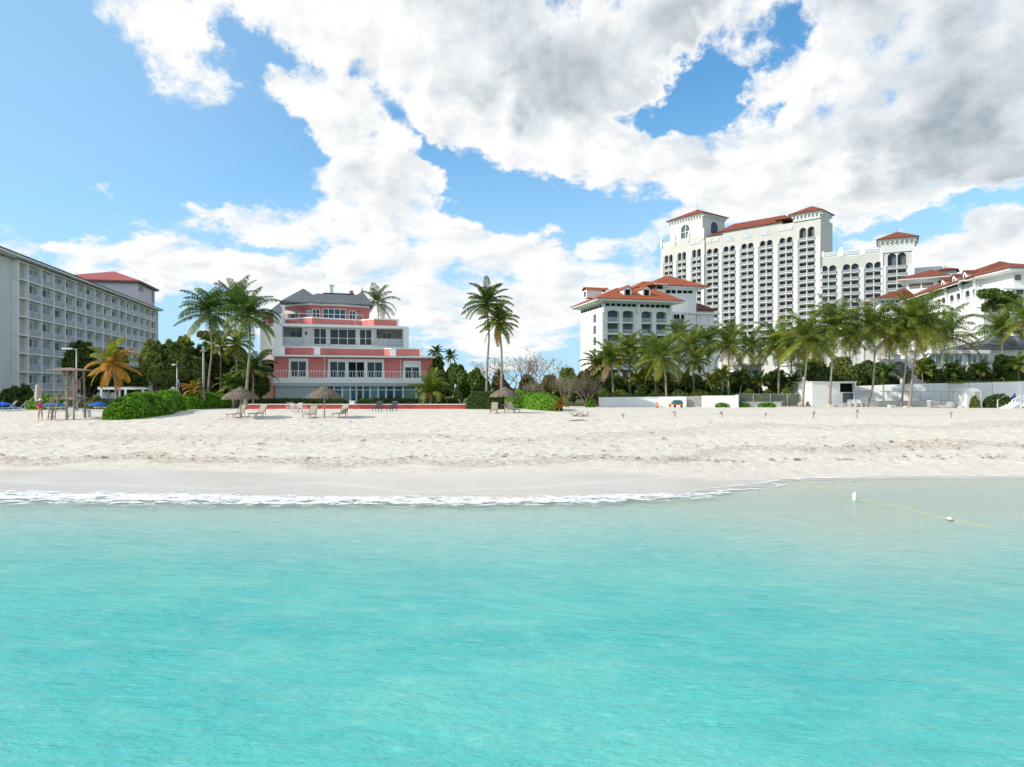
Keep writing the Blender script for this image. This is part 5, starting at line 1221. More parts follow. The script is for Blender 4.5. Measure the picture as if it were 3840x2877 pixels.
fA, LA, uA = seg(76.8, 358, 93.0, 335.0, [140, 243, 358], 2.75, 0, 72.6, 5.0, 24, 78.3)
fB, LB, uB = seg(93.6, 334.4, 132.2, 297.0, [484, 614, 756, 903, 1058, 1222], [3.0, 3.0, 3.0, 3.0, 3.0, 3.3], 0, 71.6, [(71.6, 3.6)] * 5 + [(74.6, 5.6)], 22, 77.6)
fC, LC, uC = seg(132.8, 296.6, 162.2, 280.6, [1391, 1566, 1745, 1927], [3.0, 3.0, 3.0, 3.3], 0, 57.0, [(57.0, 3.6)] * 3 + [(60.0, 6.2)], 20, 60.3)
items = []
for (f, a0, a1, b0, b1, hi) in WIN:
    p = f.w((a0 + a1) / 2, 0, b0)
    def mk(mb=None, f=f, a0=a0, a1=a1, b0=b0, b1=b1, k=len(items)):
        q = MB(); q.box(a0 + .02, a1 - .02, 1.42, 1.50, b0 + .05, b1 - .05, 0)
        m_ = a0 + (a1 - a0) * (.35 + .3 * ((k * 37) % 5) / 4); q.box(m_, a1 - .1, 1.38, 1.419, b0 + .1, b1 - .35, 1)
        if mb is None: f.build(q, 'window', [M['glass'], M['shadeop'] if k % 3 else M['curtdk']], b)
        else: n0 = len(mb.v); mb.v += [f.w(*v) for v in q.v]; mb.f += [tuple(i + n0 for i in t) for t in q.f]; mb.m += q.m
    items.append((math.hypot(p[0], p[1]) + (500 if b0 < 26 else 0), mk))
rest = many(items, 'window'); q = MB(); idf = Frame(0, 0, 0)
for d, f_ in rest: f_(q)
tag(idf.build(q, 'window', [M['glass'], M['shadeop']], b), 'remaining balcony windows of the tower', None, None, 'stuff')
items = []
for (f, a0, a1, z0) in BAL:
    p = f.w(a0, 0, z0)
    def mk(mb=None, f=f, a0=a0, a1=a1, z0=z0):
        q = MB(); q.box(a0, a1, -.45, .3, z0 - .24, z0 - .02, 0); q.box(a0 + .05, a1 - .05, -.42, -.38, z0, z0 + .95, 1); q.box(a0, a1, -.46, -.36, z0 + .95, z0 + 1.02, 0)
        q.box((a0 + a1) / 2 - .12, (a0 + a1) / 2 + .12, -.44, -.35, z0, z0 + .95, 0)
        for e_ in (a0, a1 - .06): q.box(e_, e_ + .06, -.34, -.02, z0, z0 + 1.0, 1)
        if mb is None: f.build(q, 'balcony', [M['white2'], M['railg']], b)
        else: n0 = len(mb.v); mb.v += [f.w(*v) for v in q.v]; mb.f += [tuple(i + n0 for i in t) for t in q.f]; mb.m += q.m
    items.append((math.hypot(p[0], p[1]) + (500 if z0 < 26 else 0), mk))
rest = many(items, 'balcony'); q = MB()
for d, f_ in rest: f_(q)
tag(idf.build(q, 'balcony', [M['white2'], M['railg']], b), 'remaining balconies of the tower', None, None, 'stuff')
def cap_tower(f, u0, u1, v0, v1, zb_, zt_, zap, big=None, side=None, spire=0, ov=1.6, bias=0):
    w = MB()
    if big:
        u_, hw_, b0_, b1_ = big; face_wall(w, v0, [(u0, u1, u_ - hw_, u_ + hw_, [(b0_, b1_, hw_ * .98)])], zb_, zt_, .5, seg=12)
    else: w.poly([(u0, v0, zb_), (u1, v0, zb_), (u1, v0, zt_), (u0, v0, zt_)])
    w.poly([(u1, v0, zb_), (u1, v1, zb_), (u1, v1, zt_), (u1, v0, zt_)]); w.poly([(u0, v1, zb_), (u0, v0, zb_), (u0, v0, zt_), (u0, v1, zt_)]); w.poly([(u1, v1, zb_), (u0, v1, zb_), (u0, v1, zt_), (u1, v1, zt_)])
    f.build(w, 'corner_tower', M['white3'], b)
    if big:
        g = MB(); g.box(u_ - hw_ - .1, u_ + hw_ + .1, v0 + .5, v0 + .6, b0_ - .1, b1_ + .1, 0); g.box(u_ - .15, u_ + .15, v0 + .3, v0 + .49, b0_, b1_, 1); g.box(u_ - hw_, u_ + hw_, v0 + .3, v0 + .49, (b0_ + b1_) / 2, (b0_ + b1_) / 2 + .25, 1); f.build(g, 'arched_window', [M['curtdk'], M['white2']], b)
    if side:
        vv, hw_, b0_, b1_ = side; g = MB(); n = 10
        g.poly([(u1 + .03, vv - hw_, b0_), (u1 + .03, vv + hw_, b0_)] + [(u1 + .03, vv + hw_ * math.cos(math.pi * i / n), b1_ - hw_ + hw_ * math.sin(math.pi * i / n)) for i in range(n + 1)]); f.build(g, 'side_window', M['glass'], b)
    e_ = MB()
    for i in range(3): e_.box(u0 - .4 - .4 * i, u1 + .4 + .4 * i, v0 - .4 - .4 * i, v1 + .4 + .4 * i, zt_ - .9 + .3 * i + .002, zt_ - .62 + .3 * i)
    n = int((u1 - u0) / 1.6)
    for i in range(n + 1): u = u0 + (u1 - u0) * i / n; e_.box(u - .2, u + .2, v0 - 1.0, v0 - .01, zt_ - 1.5, zt_ - .92)
    n = int((v1 - v0) / 1.6)
    for i in range(n + 1): v = v0 + (v1 - v0) * i / n; e_.box(u1 + .01, u1 + 1.0, v - .2, v + .2, zt_ - 1.5, zt_ - .92)
    f.build(e_, 'cornice', M['white2'], b)
    r_ = MB(); um, vm = (u0 + u1) / 2, (v0 + v1) / 2; hip(r_, u0 - ov, u1 + ov, v0 - ov, v1 + ov, zt_ + .25, um - .6, um + .6, vm, zap, th=.24); ro = f.build(r_, 'tower_roof', M['tiler'], b)
    if spire: s = MB(); s.tube([(um, vm, zap - .1), (um, vm, zap + spire)], [.16, .05], 5); f.build(s, 'spire', M['steel'], ro)
u0_, u1_ = fA.uz(*r6(150, 200))[0], fA.uz(*r6(405, 200))[0]
cap_tower(fA, u0_, u1_ - .1, .2, 17, 78.31, 89.4, 94.6, big=(fA.uz(*r6(268, 260))[0], 2.7, 78.8, 86.0), side=(9, 2.6, 80.5, 86.5), spire=7)
u0_ = fB.uz(*r6(1118, 200))[0]
cap_tower(fB, u0_, LB - .1, -.5, 11, 77.61, 80.6, 84.6, ov=1.7)
w = MB(); face_wall(w, -.42, [(u0_, LB - .1, uB[5] - 3.1, uB[5] - .22, [(69.0, 74.6, 1.41)]), (LB - .1, LB - .1, LB - .1, LB - .1, [])], 60.0, 77.6, .4)
u0_ = fC.uz(*r6(1800, 400))[0]
cap_tower(fC, u0_, LC + .6, -.4, 12, 60.31, 65.6, 69.6, ov=1.6, spire=2)
w = MB(); w.box(u0_, u0_ + .8, -.4, -.01, 20, 60.3); w.box(LC - .2, LC + .6, -.4, -.01, 20, 60.3); fC.build(w, 'tower_quoin', M['white2'], b)
# long red roof behind fan shaped windows
ua, ub = fB.uz(*r6(540, 230))[0], fB.uz(*r6(1015, 200))[0]
w = MB(); w.box(ua - .5, ub + .5, .3, 12, 77.61, 78.6); fB.build(w, 'roof_wall', M['white2'], b)
w = MB(); hip(w, ua - 1, ub + 1, -.8, 14, 78.9, ua + 4, ub - .5, 6.5, 83.2, th=.28)
hip(w, fB.uz(*r6(438, 290))[0], ua + 1.5, -.6, 10, 77.0 + .75, ua - 3, ua - 1, 5, 80.0, th=.12)
hip(w, ub - 2.2, fB.uz(*r6(1115, 200))[0] - .1, -.9, 10, 79.9, ub, ub + 4, 4, 81.9, th=.2); fB.build(w, 'long_roof', M['tiler'], b)
for x in (615, 755, 903):
    u = fB.uz(*r6(x, 300))[0]; g = MB(); n = 12
    g.poly([(u - 2.3, -.06, 73.6), (u + 2.3, -.06, 73.6)] + [(u + 2.3 * math.cos(math.pi * i / n), -.06, 74.4 + 2.3 * math.sin(math.pi * i / n)) for i in range(n + 1)], 0)
    for i in range(1, 6): a = math.pi * i / 6; g.bar((u, -.12, 74.3), (u + 2.2 * math.cos(a), -.12, 74.3 + 2.2 * math.sin(a)), .16, .1, 1)
    g.bar((u - 2.3, -.12, 74.3), (u + 2.3, -.12, 74.3), .2, .1, 1); fB.build(g, 'fan_window', [M['frost'], M['white2']], b)
for f, xs_, zz in ((fB, (455, 510, 1030, 1085), 74.6), (fA, (330, 375), 75.2), (fC, (1365, 1425, 1535, 1600, 1715, 1780), 60.31 + .5)):
    for x in xs_:
        u = f.uz(*r6(x, 300))[0]; g = MB(); g.box(u - 1.5, u + 1.5, -.16, -.10, zz, zz + 1.5, 1)
        for i in range(7): g.box(u - 1.5 + i * .46, u - 1.5 + i * .46 + .16, -.24, -.161, zz, zz + 1.5, 0)
        g.box(u - 1.6, u + 1.6, -.26, -.09, zz + 1.5, zz + 1.75, 0); f.build(g, 'balustrade', [M['white2'], M['frost']], b)
w = MB(); w.box(0, fC.uz(*r6(1790, 400))[0], .0, .5, 60.305, 62.6)
for x in (1340, 1490, 1660): u = fC.uz(*r6(x, 400))[0]; w.box(max(u - .8, 0), u + .8, -.2, .7, 60.31, 64.2 if x > 1340 else 63.2)
fC.build(w, 'roof_parapet', M['white2'], b)
w = MB(); w.box(0, LA, -.1, .15, 78.305, 79.2)
for x in (88, 190, 300, 415): u = min(max(fA.uz(*r6(x, 330))[0], .5), LA - .5); w.box(u - .5, u + .5, -.5, .6, 77.0, 81.0); w.lathe([(.45, 81.0), (.55, 81.4), (.1, 82.3)], u, .05, 6)
fA.build(w, 'roof_parapet', M['white2'], b)
s = MB(); s.box(LC + .6, LC + 14, 9, 18, 2.4, H + (HY - r6(0, 545)[1]) / F * 292); fC.build(s, 'rear_flat_block', M['white'], b)

# ---------------------------------------------------------------- right hotel
b = thing('terraced_hotel', (120.7, 180, 2.35), 'white hotel wing with dark red roofs at the right, arched windows on its sunlit side', 'hotel')
th_ = math.degrees(math.atan2(-31, -5.4)); fr = Frame(126.1, 211, th_)
def U(x, y=400, v=0): return fr.uz(*r8(x, y), v)[0]
def Z(x, y, v=0): return fr.uz(*r8(x, y), v)[1]
LR = U(1078); zt_ = Z(1070, 268)
xs_ = [(700, 727), (742, 778), (818, 858), (882, 920), (966, 1010), (1036, 1084 - 8)]
zf = Z(1058, 430); pit = 3.0; cols = []; ed = [-14] + [U((xs_[i][1] + xs_[i + 1][0]) / 2) for i in range(5)] + [LR]
for i, (a, c) in enumerate(xs_): cols.append((ed[i], ed[i + 1], U(a), U(c), [(zf - pit * k, zf - pit * k + (2.6 if k == 0 else 2.1), .9 if k == 0 else 0) for k in range(6)]))
w = MB(); face_wall(w, 0, cols, 2.35, zt_, .4); w.poly([(LR, 0, 2.35), (LR, 16, 2.35), (LR, 16, zt_), (LR, 0, zt_)]); w.poly([(-14, 16, 2.35), (-14, 0, 2.35), (-14, 0, zt_), (-14, 16, zt_)]); w.box(-14, LR - .02, .02, 16, zt_ + .003, zt_ + 1.2)
fr.build(w, 'wall', M['white'], b)
w = MB(); w.box(-13.9, LR - .1, .41, .5, 2.4, zt_); fr.build(w, 'balcony_back_wall', M['tan'], b)
for i, (c0, c1, a0, a1, holes) in enumerate(cols):
    for k, (z0, z1, r_) in enumerate(holes[:4]):
        glazed(fr, b, a0 + .05, a1 - .3, z0 + .05, z1 - .1, .36, 2, 'curtdk', 'glass', .08)
        rail(fr, b, a0 + .02, a1 - .02, z0, .9, .06, .2, 'white2', .06)
for k in range(4): s = MB(); s.box(-14, LR + .05, -.08, -.003, zf - pit * k - .35, zf - pit * k - .1); fr.build(s, 'string_course', M['white2'], b)
for x in (798, 940, 1090): s = MB(); u = min(U(x, 300), LR - .3); s.box(u - .25, u + .25, -.2, -.085, 2.4, zt_); s.poly([(u - .3, -.21, zt_ - 2.2), (u - .3, -1.3, zt_ + .9), (u - .3, -.21, zt_ + .9)]); s.poly([(u + .3, -.21, zt_ - 2.2), (u + .3, -.21, zt_ + .9), (u + .3, -1.3, zt_ + .9)]); s.poly([(u - .3, -.21, zt_ - 2.2), (u + .3, -.21, zt_ - 2.2), (u + .3, -1.3, zt_ + .9), (u - .3, -1.3, zt_ + .9)]); fr.build(s, 'bracket', M['white2'], b)
u = U(640)
while u < LR - 1:
    s = MB(); s.box(u - .5, u + .5, -.04, .015, zt_ + .2, zt_ + .85); fr.build(s, 'frieze_window', M['blk'], b); u += 1.45
for i in range(6): s = MB(); v = 2.5 + i * 2.1; s.box(LR - .02, LR + .04, v - .7, v + .7, zt_ - .2, zt_ + .7); fr.build(s, 'frieze_window', M['blk'], b)
ze = Z(1080, 232, -2)
s = MB(); soffit(s, -14, LR, 0, 16, zt_ + 1.0, 2.0, ze, .35); fr.build(s, 'eave', M['white2'], b)
s = MB(); hip(s, -16.2, LR + 2.2, -2.2, 20, ze + .45, -8, LR - 7.5, 9, ze + 6.0, th=.1); roof_o = fr.build(s, 'roof', M['tiler'], b)
for x, y in ((760, 275), (866, 238), (970, 200)):
    u = U(x, y, .8); z0 = ze + 1.0; d = MB(); d.box(u - 1.0, u + 1.0, .6, 5, z0, z0 + 1.9); d.poly([(u - 1.0, .59, z0 + 1.9), (u + 1.0, .59, z0 + 1.9), (u, .59, z0 + 2.7)]); fr.build(d, 'dormer', M['white2'], roof_o)
    d = MB(); d.poly([(u - 1.3, .3, z0 + 1.8), (u, .3, z0 + 2.9), (u, 7, z0 + 2.9), (u - 1.3, 6, z0 + 1.8)]); d.poly([(u, .3, z0 + 2.9), (u + 1.3, .3, z0 + 1.8), (u + 1.3, 6, z0 + 1.8), (u, 7, z0 + 2.9)]); fr.build(d, 'dormer_roof', M['tiler'], roof_o)
    d = MB(); d.box(u - .45, u + .45, .52, .58, z0 + .4, z0 + 1.6); fr.build(d, 'dormer_window', M['curtdk'], roof_o)
# upper pavilion behind
b2 = thing('hotel_pavilion', (139, 250, 2.35), 'white rooftop pavilion with brown louvres and a red hip roof behind the right hotel', 'building')
f2 = Frame(139.4, 250, -35)
def U2(x, y=300, v=0): return f2.uz(*r8(x, y), v)[0]
def Z2(x, y, v=0): return f2.uz(*r8(x, y), v)[1]
a, c = U2(405), U2(742); w = MB(); w.box(a, c, 0, 14, 2.4, Z2(560, 258)); w.box(U2(415, 450, -3), U2(640, 450, -3), -3, -.01, 2.4, Z2(500, 355, -3)); f2.build(w, 'wall', M['white'], b2)
for x0, x1 in ((432, 540), (555, 665)): s = MB(); s.box(U2(x0), U2(x1), -.06, -.005, Z2(550, 335), Z2(550, 285)); f2.build(s, 'louvre_panel', M['louver'], b2)
s = MB(); s.box(U2(710), U2(738), -.06, -.005, Z2(700, 310), Z2(700, 262)); f2.build(s, 'louvre_panel', M['blk'], b2)
s = MB(); soffit(s, a, c, 0, 14, Z2(560, 262), 2.6, Z2(560, 250), .4); f2.build(s, 'eave', M['white2'], b2)
s = MB(); hip(s, a - 2.8, c + 2.8, -2.8, 16.8, Z2(560, 250) + .5, U2(640, 160, 7), U2(660, 160, 7), 7, Z2(640, 158, 7), th=.12)
hip(s, U2(690, 160, 16), U2(905, 160, 16), 15, 24, Z2(800, 158, 16), U2(770, 140, 19), U2(800, 140, 19), 19, Z2(780, 138, 19), th=.12); f2.build(s, 'roof', M['tiler'], b2)
s = MB(); s.box(U2(715, 180, 16), U2(880, 180, 16), 16.5, 23, 10, Z2(800, 160, 16)); f2.build(s, 'upper_wall', M['frost'], b2)
b3 = thing('low_roofed_wing', (130, 236, 2.35), 'lower white wing with a red lean roof at the foot of the rooftop pavilion', 'building')
f3 = Frame(116.5, 240, -20)
def U3(x, y=400, v=0): return f3.uz(*r8(x, y), v)[0]
def Z3_(x, y, v=0): return f3.uz(*r8(x, y), v)[1]
w = MB(); w.box(U3(150), U3(420), 0, 10, 2.4, Z3_(250, 445)); f3.build(w, 'wall', M['white'], b3)
s = MB(); soffit(s, U3(150), U3(420), 0, 10, Z3_(250, 450), 2.0, Z3_(250, 438), .35); f3.build(s, 'eave', M['white2'], b3)
s = MB(); hip(s, U3(150) - 2.2, U3(420) + 2.2, -2.2, 12, Z3_(250, 430), U3(370, 340, 4), U3(400, 340, 4), 4, Z3_(380, 335, 4), th=.1); f3.build(s, 'roof', M['tiler'], b3)
for i in range(8): s = MB(); u = U3(175) + i * 1.5; s.box(u - .5, u + .5, -.05, -.005, Z3_(250, 470), Z3_(250, 455)); f3.build(s, 'frieze_window', M['blk'], b3)
for x in (180, 225, 300, 350): s = MB(); u = U3(x); s.box(u - .6, u + .6, -.05, -.005, Z3_(250, 560), Z3_(250, 515)); f3.build(s, 'window', M['glass'], b3)
# terrace blocks and corner pavilion at the right edge
b4 = thing('corner_pavilion', (128, 168, 2.35), 'white stepped terraces and corner pavilion cut by the right edge', 'building')
f4 = Frame(0, 168, 0)
def U4(x, y=400, v=0): return f4.uz(*r8(x, y), v)[0]
def Z4(x, y, v=0): return f4.uz(*r8(x, y), v)[1]
w = MB(); w.box(U4(1425), U4(1760), 0, 14, 2.4, Z4(1500, 180)); w.box(U4(1340), U4(1424), -3, 10, 2.4, Z4(1400, 350)); w.box(U4(1425), U4(1760), -3, -.01, 2.4, Z4(1500, 345)); w.box(U4(1090), U4(1339), -2, 8, 2.4, Z4(1200, 440)); f4.build(w, 'wall', M['white'], b4)
s = MB(); soffit(s, U4(1425), U4(1760), 0, 14, Z4(1500, 182), 2.6, Z4(1500, 172), .35); f4.build(s, 'eave', M['white2'], b4)
s = MB(); hip(s, U4(1425) - 2.8, U4(1760) + 2.8, -2.8, 16.8, Z4(1500, 172) + .45, U4(1590), U4(1620), 7, Z4(1600, 95, 7), th=.12); f4.build(s, 'roof', M['tiler'], b4)
s = MB(); s.box(U4(1442), U4(1500), -.06, -.005, Z4(1470, 258), Z4(1470, 205)); f4.build(s, 'window', M['louver'], b4)
for x0, x1, y0, y1, v in ((1362, 1425, 360, 410, -3), (1458, 1522, 340, 395, -3), (1120, 1180, 480, 560, -2), (1220, 1290, 480, 560, -2), (1445, 1510, 470, 560, -3), (1360, 1420, 470, 560, -3)):
    s = MB(); s.box(U4(x0, y0, v), U4(x1, y0, v), v - .05, v - .005, Z4(x0, y1, v), Z4(x0, y0, v)); f4.build(s, 'window', M['louver'] if y0 < 400 else M['glass'], b4)
s = MB(); s.box(U4(1330, 330, -3.6), U4(1760, 330, -3.6), -3.8, -2.6, Z4(1400, 350, -3) + .005, Z4(1400, 335, -3)); f4.build(s, 'terrace_coping', M['white2'], b4)

# ---------------------------------------------------------------- small buildings behind the long wall
f5 = Frame(0, 112, 0)
def U5(x, y=900, v=0): return f5.uz(*r8(x, y), v)[0]
def Z5(x, y, v=0): return f5.uz(*r8(x, y), v)[1]
b = thing('beach_house', (U5(1100), 112, 2.35), 'white single storey beach house with grey shingled roof and teal windows behind the long wall', 'house')
w = MB(); w.box(U5(1060), U5(1760), 0, 12, 2.4, Z5(1200, 912)); f5.build(w, 'wall', M['white'], b)
w = MB(); w.box(U5(560), U5(1195, 950, -2), -2, -.01, 2.4, Z5(900, 925, -2)); f5.build(w, 'front_wing_wall', M['white'], b)
w = MB(); w.box(U5(550), U5(1205, 950, -2.5), -2.6, -.02, Z5(900, 958, -2.5), Z5(900, 925, -2.5)); f5.build(w, 'fascia', M['white2'], b)
s = MB(); hip(s, U5(1040), U5(1800), -1, 13, Z5(1200, 915), U5(1330, 800, 6), U5(1600, 800, 6), 6, Z5(1400, 788, 6), th=.15); f5.build(s, 'roof', M['slate'], b)
for x0, x1 in ((768, 860), (866, 942), (985, 1080), (1086, 1190)): glazed(f5, b, U5(x0, 1000, -2.1), U5(x1, 1000, -2.1), Z5(900, 1065, -2), Z5(900, 970, -2), -2.1, 2, 'white2', 'glasst', .1)
glazed(f5, b, U5(620, 1000, -2.1), U5(740, 1000, -2.1), Z5(900, 1065, -2), Z5(900, 970, -2), -2.1, 2, 'white2', 'glasst', .1)
s = MB(); s.box(U5(1250), U5(1298), -.06, -.005, Z5(1250, 1062), Z5(1250, 975)); f5.build(s, 'door', M['curtdk'], b)
s = MB(); s.box(U5(1350), U5(1380), -.06, -.005, Z5(1250, 1055), Z5(1250, 975)); f5.build(s, 'door', M['glass'], b)
f6 = Frame(0, 103, 0)
def U6(x, y=1100, v=0): return f6.uz(*r8(x, y), v)[0]
def Z6(x, y, v=0): return f6.uz(*r8(x, y), v)[1]
b = thing('white_outbuilding', (U6(400, 1000, 8), 110, 2.35), 'white outbuilding with two stubby towers behind the dark roofed gazebo', 'building')
w = MB(); w.box(U6(285, 1000, 8), U6(352, 1000, 8), 8, 10, 2.4, Z6(300, 965, 8)); w.box(U6(425, 1000, 8), U6(530, 1000, 8), 8, 11, 2.4, Z6(300, 935, 8)); w.box(U6(150, 1000, 8.5), U6(600, 1000, 8.5), 8.4, 12, 2.4, Z6(300, 1010, 8)); f6.build(w, 'wall', M['white'], b)
w = MB(); w.box(U6(415, 930, 7.8), U6(540, 930, 7.8), 7.7, 11.3, Z6(300, 935, 8) + .004, Z6(300, 925, 8)); f6.build(w, 'coping', M['white2'], b)
b = thing('gazebo', (U6(412), 103, 2.35), 'small gazebo with a dark bell shaped roof on white pillars', 'gazebo')
cu = U6(412); rr = U6(530) - cu; z0, z1 = Z6(400, 1165), Z6(400, 1028); s = MB()
s.lathe([(rr * 1.28, z0), (rr * 1.24, z0 + .1), (rr * .85, z0 + (z1 - z0) * .35), (rr * .66, z0 + (z1 - z0) * .62), (rr * .42, z0 + (z1 - z0) * .86), (.05, z1)], cu, 2.2, 12); f6.build(s, 'roof', M['dkroof'], b, True)
for i in range(6): t = math.pi * i / 3 + .3; s = MB(); s.box(cu + rr * .9 * math.cos(t) - .22, cu + rr * .9 * math.cos(t) + .22, 2.2 + rr * .9 * math.sin(t) - .22, 2.2 + rr * .9 * math.sin(t) + .22, 2.35, z0); f6.build(s, 'pillar', M['white2'], b)
s = MB(); s.box(cu - rr * .95, cu + rr * .95, 2.2 + rr * .5, 2.2 + rr * .6, 2.35, z0 - .6); f6.build(s, 'back_screen', M['curtdk'], b)
# white blocks glimpsed between the palms
for (x0, x1, yt, Yd, lab) in ((245, 470, 965, 112, 'white pool building with a flat roof seen between the palms left of the wide crown'), (860, 935, 960, 112, 'white gable end seen beside the brown dead frond')):
    a = at(*r7(x0, yt), Yd); c = at(*r7(x1, yt), Yd); b = thing('pool_building', (a.x, Yd, 2.35), lab, 'building'); w = MB(); w.box(a.x, c.x, 0 + Yd, Yd + 6, 2.35, a.z); idf.build(w, 'wall', M['white'], b)
    s = MB(); s.box(a.x - .3, c.x + .3, Yd - .5, Yd + 6.3, a.z + .003, a.z + .3); idf.build(s, 'flat_roof', M['white2'], b)
    s = MB(); s.box(a.x + .5, a.x + (c.x - a.x) * .45, Yd - .05, Yd - .005, a.z - 2.6, a.z - .8); s.box(a.x + (c.x - a.x) * .55, c.x - .5, Yd - .05, Yd - .005, a.z - 2.6, a.z - .8); idf.build(s, 'window', M['glasst'], b)
# ================================================================ smaller things
M['wood'] = mat('weathered_wood', (.36, .28, .21), .85, .2, var=.45, vscale=3, bump=.3, bscale=12)
M['straw'] = leafmat('thatch', [(.13,.10,.08), (.22,.175,.135), (.31,.25,.19)], rough=.9, transl=.1)
M['strawc'] = mat('thatch_inside', (.14, .11, .085), .95, .1, var=.4, vscale=4)
M['pole'] = mat('pale_pole', (.50, .44, .37), .85, .2, var=.3, vscale=4)
M['beige'] = mat('beige_sling', (.46, .40, .33), .8, .2, var=.15, vscale=4)
M['beigef'] = mat('brown_frame', (.27, .22, .17), .6, .3)
M['blackf'] = mat('black_sling', (.05, .055, .065), .7, .3, var=.2)
M['plast'] = mat('white_plastic', (.78, .78, .76), .45, .4, var=.06)
M['blue'] = mat('blue_canvas', (.012, .11, .52), .7, .3, var=.25, vscale=2)
M['blue2'] = mat('light_blue_towel', (.06, .30, .60), .8, .2, var=.3, vscale=2)
M['skin'] = mat('skin', (.46, .25, .17), .6, .35)
M['pinkc'] = mat('pink_cloth', (.80, .02, .13), .8, .2, var=.15, vscale=8)
M['pinkw'] = mat('pink_white_cloth', (.70, .38, .46), .8, .2, col2=(.75, .60, .62), vscale=14)
M['hair'] = mat('dark_hair', (.03, .02, .015), .6, .3)
M['orange'] = mat('orange_plastic', (.80, .14, .02), .5, .4)
M['teal'] = mat('teal_cover', (.04, .22, .21), .7, .3, var=.3)
M['rope'] = mat('yellow_rope', (.62, .47, .14), .8, .2)
M['conc'] = mat('grey_concrete', (.42, .42, .40), .9, .15, var=.3, vscale=1.5)
M['drift'] = mat('driftwood', (.26, .19, .13), .9, .1, var=.5, vscale=5)
M['wallw'] = mat('white_painted_wall', (.86, .86, .845), .75, .25, var=.12, vscale=.5)
def fence_mat():
    m = bpy.data.materials.new('wire_mesh'); m.use_nodes = True; nt = m.node_tree; nt.nodes.clear()
    o = nt.nodes.new('ShaderNodeOutputMaterial'); t = nt.nodes.new('ShaderNodeBsdfTransparent'); d = nt.nodes.new('ShaderNodeBsdfDiffuse'); d.inputs[0].default_value = (.34, .36, .35, 1)
    x = nt.nodes.new('ShaderNodeMixShader'); x.inputs[0].default_value = .30
    nt.links.new(t.outputs[0], x.inputs[1]); nt.links.new(d.outputs[0], x.inputs[2]); nt.links.new(x.outputs[0], o.inputs[0]); return m
M['mesh'] = fence_mat()
W = Frame(0, 0, 0)          # plain world axes, used with build() so that vertices can be given in world metres
# ---- sun loungers
def lounger(kind, sling, frame, label, group, towel=None):
    g = thing(kind, (0, 0, 0), label, 'sun lounger', group)
    f = MB()
    for y in (-.32, .32): f.bar((-.95, y, .30), (.35, y, .30), .05); f.bar((.35, y, .30), (.95, y, 1.02), .05)
    f.bar((-.95, -.32, .30), (-.95, .32, .30), .05); f.bar((.95, -.32, 1.02), (.95, .32, 1.02), .05); f.bar((.35, -.32, .29), (.35, .32, .29), .05)
    f.bar((.72, -.28, .74), (.75, -.28, .12), .035); f.bar((.72, .28, .74), (.75, .28, .12), .035); f.build('frame', frame, g)
    for x in (-.75, .30):
        for y in (-.32, .32): l = MB(); l.bar((x, y, .29), (x + .03 * (1 if x > 0 else -1), y, 0), .05); l.build('leg', frame, g)
    s = MB()
    n0 = 5
    for i in range(n0): s.box(-.93 + i * .255, -.93 + (i + 1) * .255 - .008, -.295, .295, .300 - .012 * math.sin(math.pi * i / n0), .325 - .012 * math.sin(math.pi * i / n0))
    s.build('seat', sling, g)
    b_ = MB(); b_.bar((.37, 0, .335), (.95, 0, 1.035), .58, .03); b_.build('backrest', sling, g)
    if towel: t = MB(); t.box(-.9, .2, -.33, .33, .328, .36); t.poly([(-.9, -.331, .36), (.2, -.331, .36), (.2, -.335, .12), (-.9, -.335, .12)]); t.build('towel', towel, g)
    return g
def put(o, px, py, face):
    """face = direction the foot end points to (degrees, 0 = right, -90 = towards the camera)"""
    p = gp(px, py); o.location = p; o.rotation_euler = (0, 0, R(face + 180)); return o
LG = 'beige sun loungers on the sand'
L0 = lounger('sun_lounger', M['beige'], M['beigef'], '', LG)
spec = [(886, 1565, -108, 'beige sun lounger left of the leftmost thatched umbrella pole'), (966, 1563, -106, 'beige sun lounger alone between the leftmost and middle thatched umbrellas'),
        (1163, 1566, -97, 'beige sun lounger just left of the middle thatched umbrella pole, facing the sea'), (1277, 1563, -107, 'beige sun lounger right of the middle thatched umbrella'),
        (1852, 1549, -95, 'beige sun lounger left of the rightmost thatched umbrella pole'), (1924, 1547, -62, 'beige sun lounger right of the rightmost thatched umbrella pole')]
for i, (px, py, a, lb) in enumerate(spec):
    o = L0 if i == 0 else copy_tree(L0); put(o, px, py, a); o['label'] = lb; o['category'] = 'sun lounger'
B0 = lounger('black_lounger', M['blackf'], M['blackf'], 'black sun lounger before the red wall, left of two', 'black loungers by the red wall')
put(B0, 1416, 1542, -95); o = copy_tree(B0); put(o, 1471, 1541, -100); o['label'] = 'black sun lounger before the red wall, right of two'
W0 = lounger('white_lounger', M['plast'], M['plast'], 'white lounger draped with a blue towel, leftmost at the picture edge', 'white loungers by the left hotel', M['blue'])
put(W0, 22, 1540, -160)
o = copy_tree(W0); put(o, 62, 1539, -150); o['label'] = 'white lounger with upright back and a light blue towel, second from the left edge'
for c in o.children:
    if c.name.startswith('towel'): c.data = c.data.copy(); c.data.materials[0] = M['blue2']
W1 = lounger('white_lounger', M['plast'], M['plast'], 'white lounger between the woman in pink and the lifeguard tower', 'white loungers by the left hotel')
put(W1, 212, 1538, -155)
for px, a, lb in ((262, -150, 'white lounger seen between the legs of the lifeguard tower'), (388, -150, 'white lounger in front of the pergola, left of the near hedge')):
    o = copy_tree(W1); put(o, px, 1537, a); o['label'] = lb
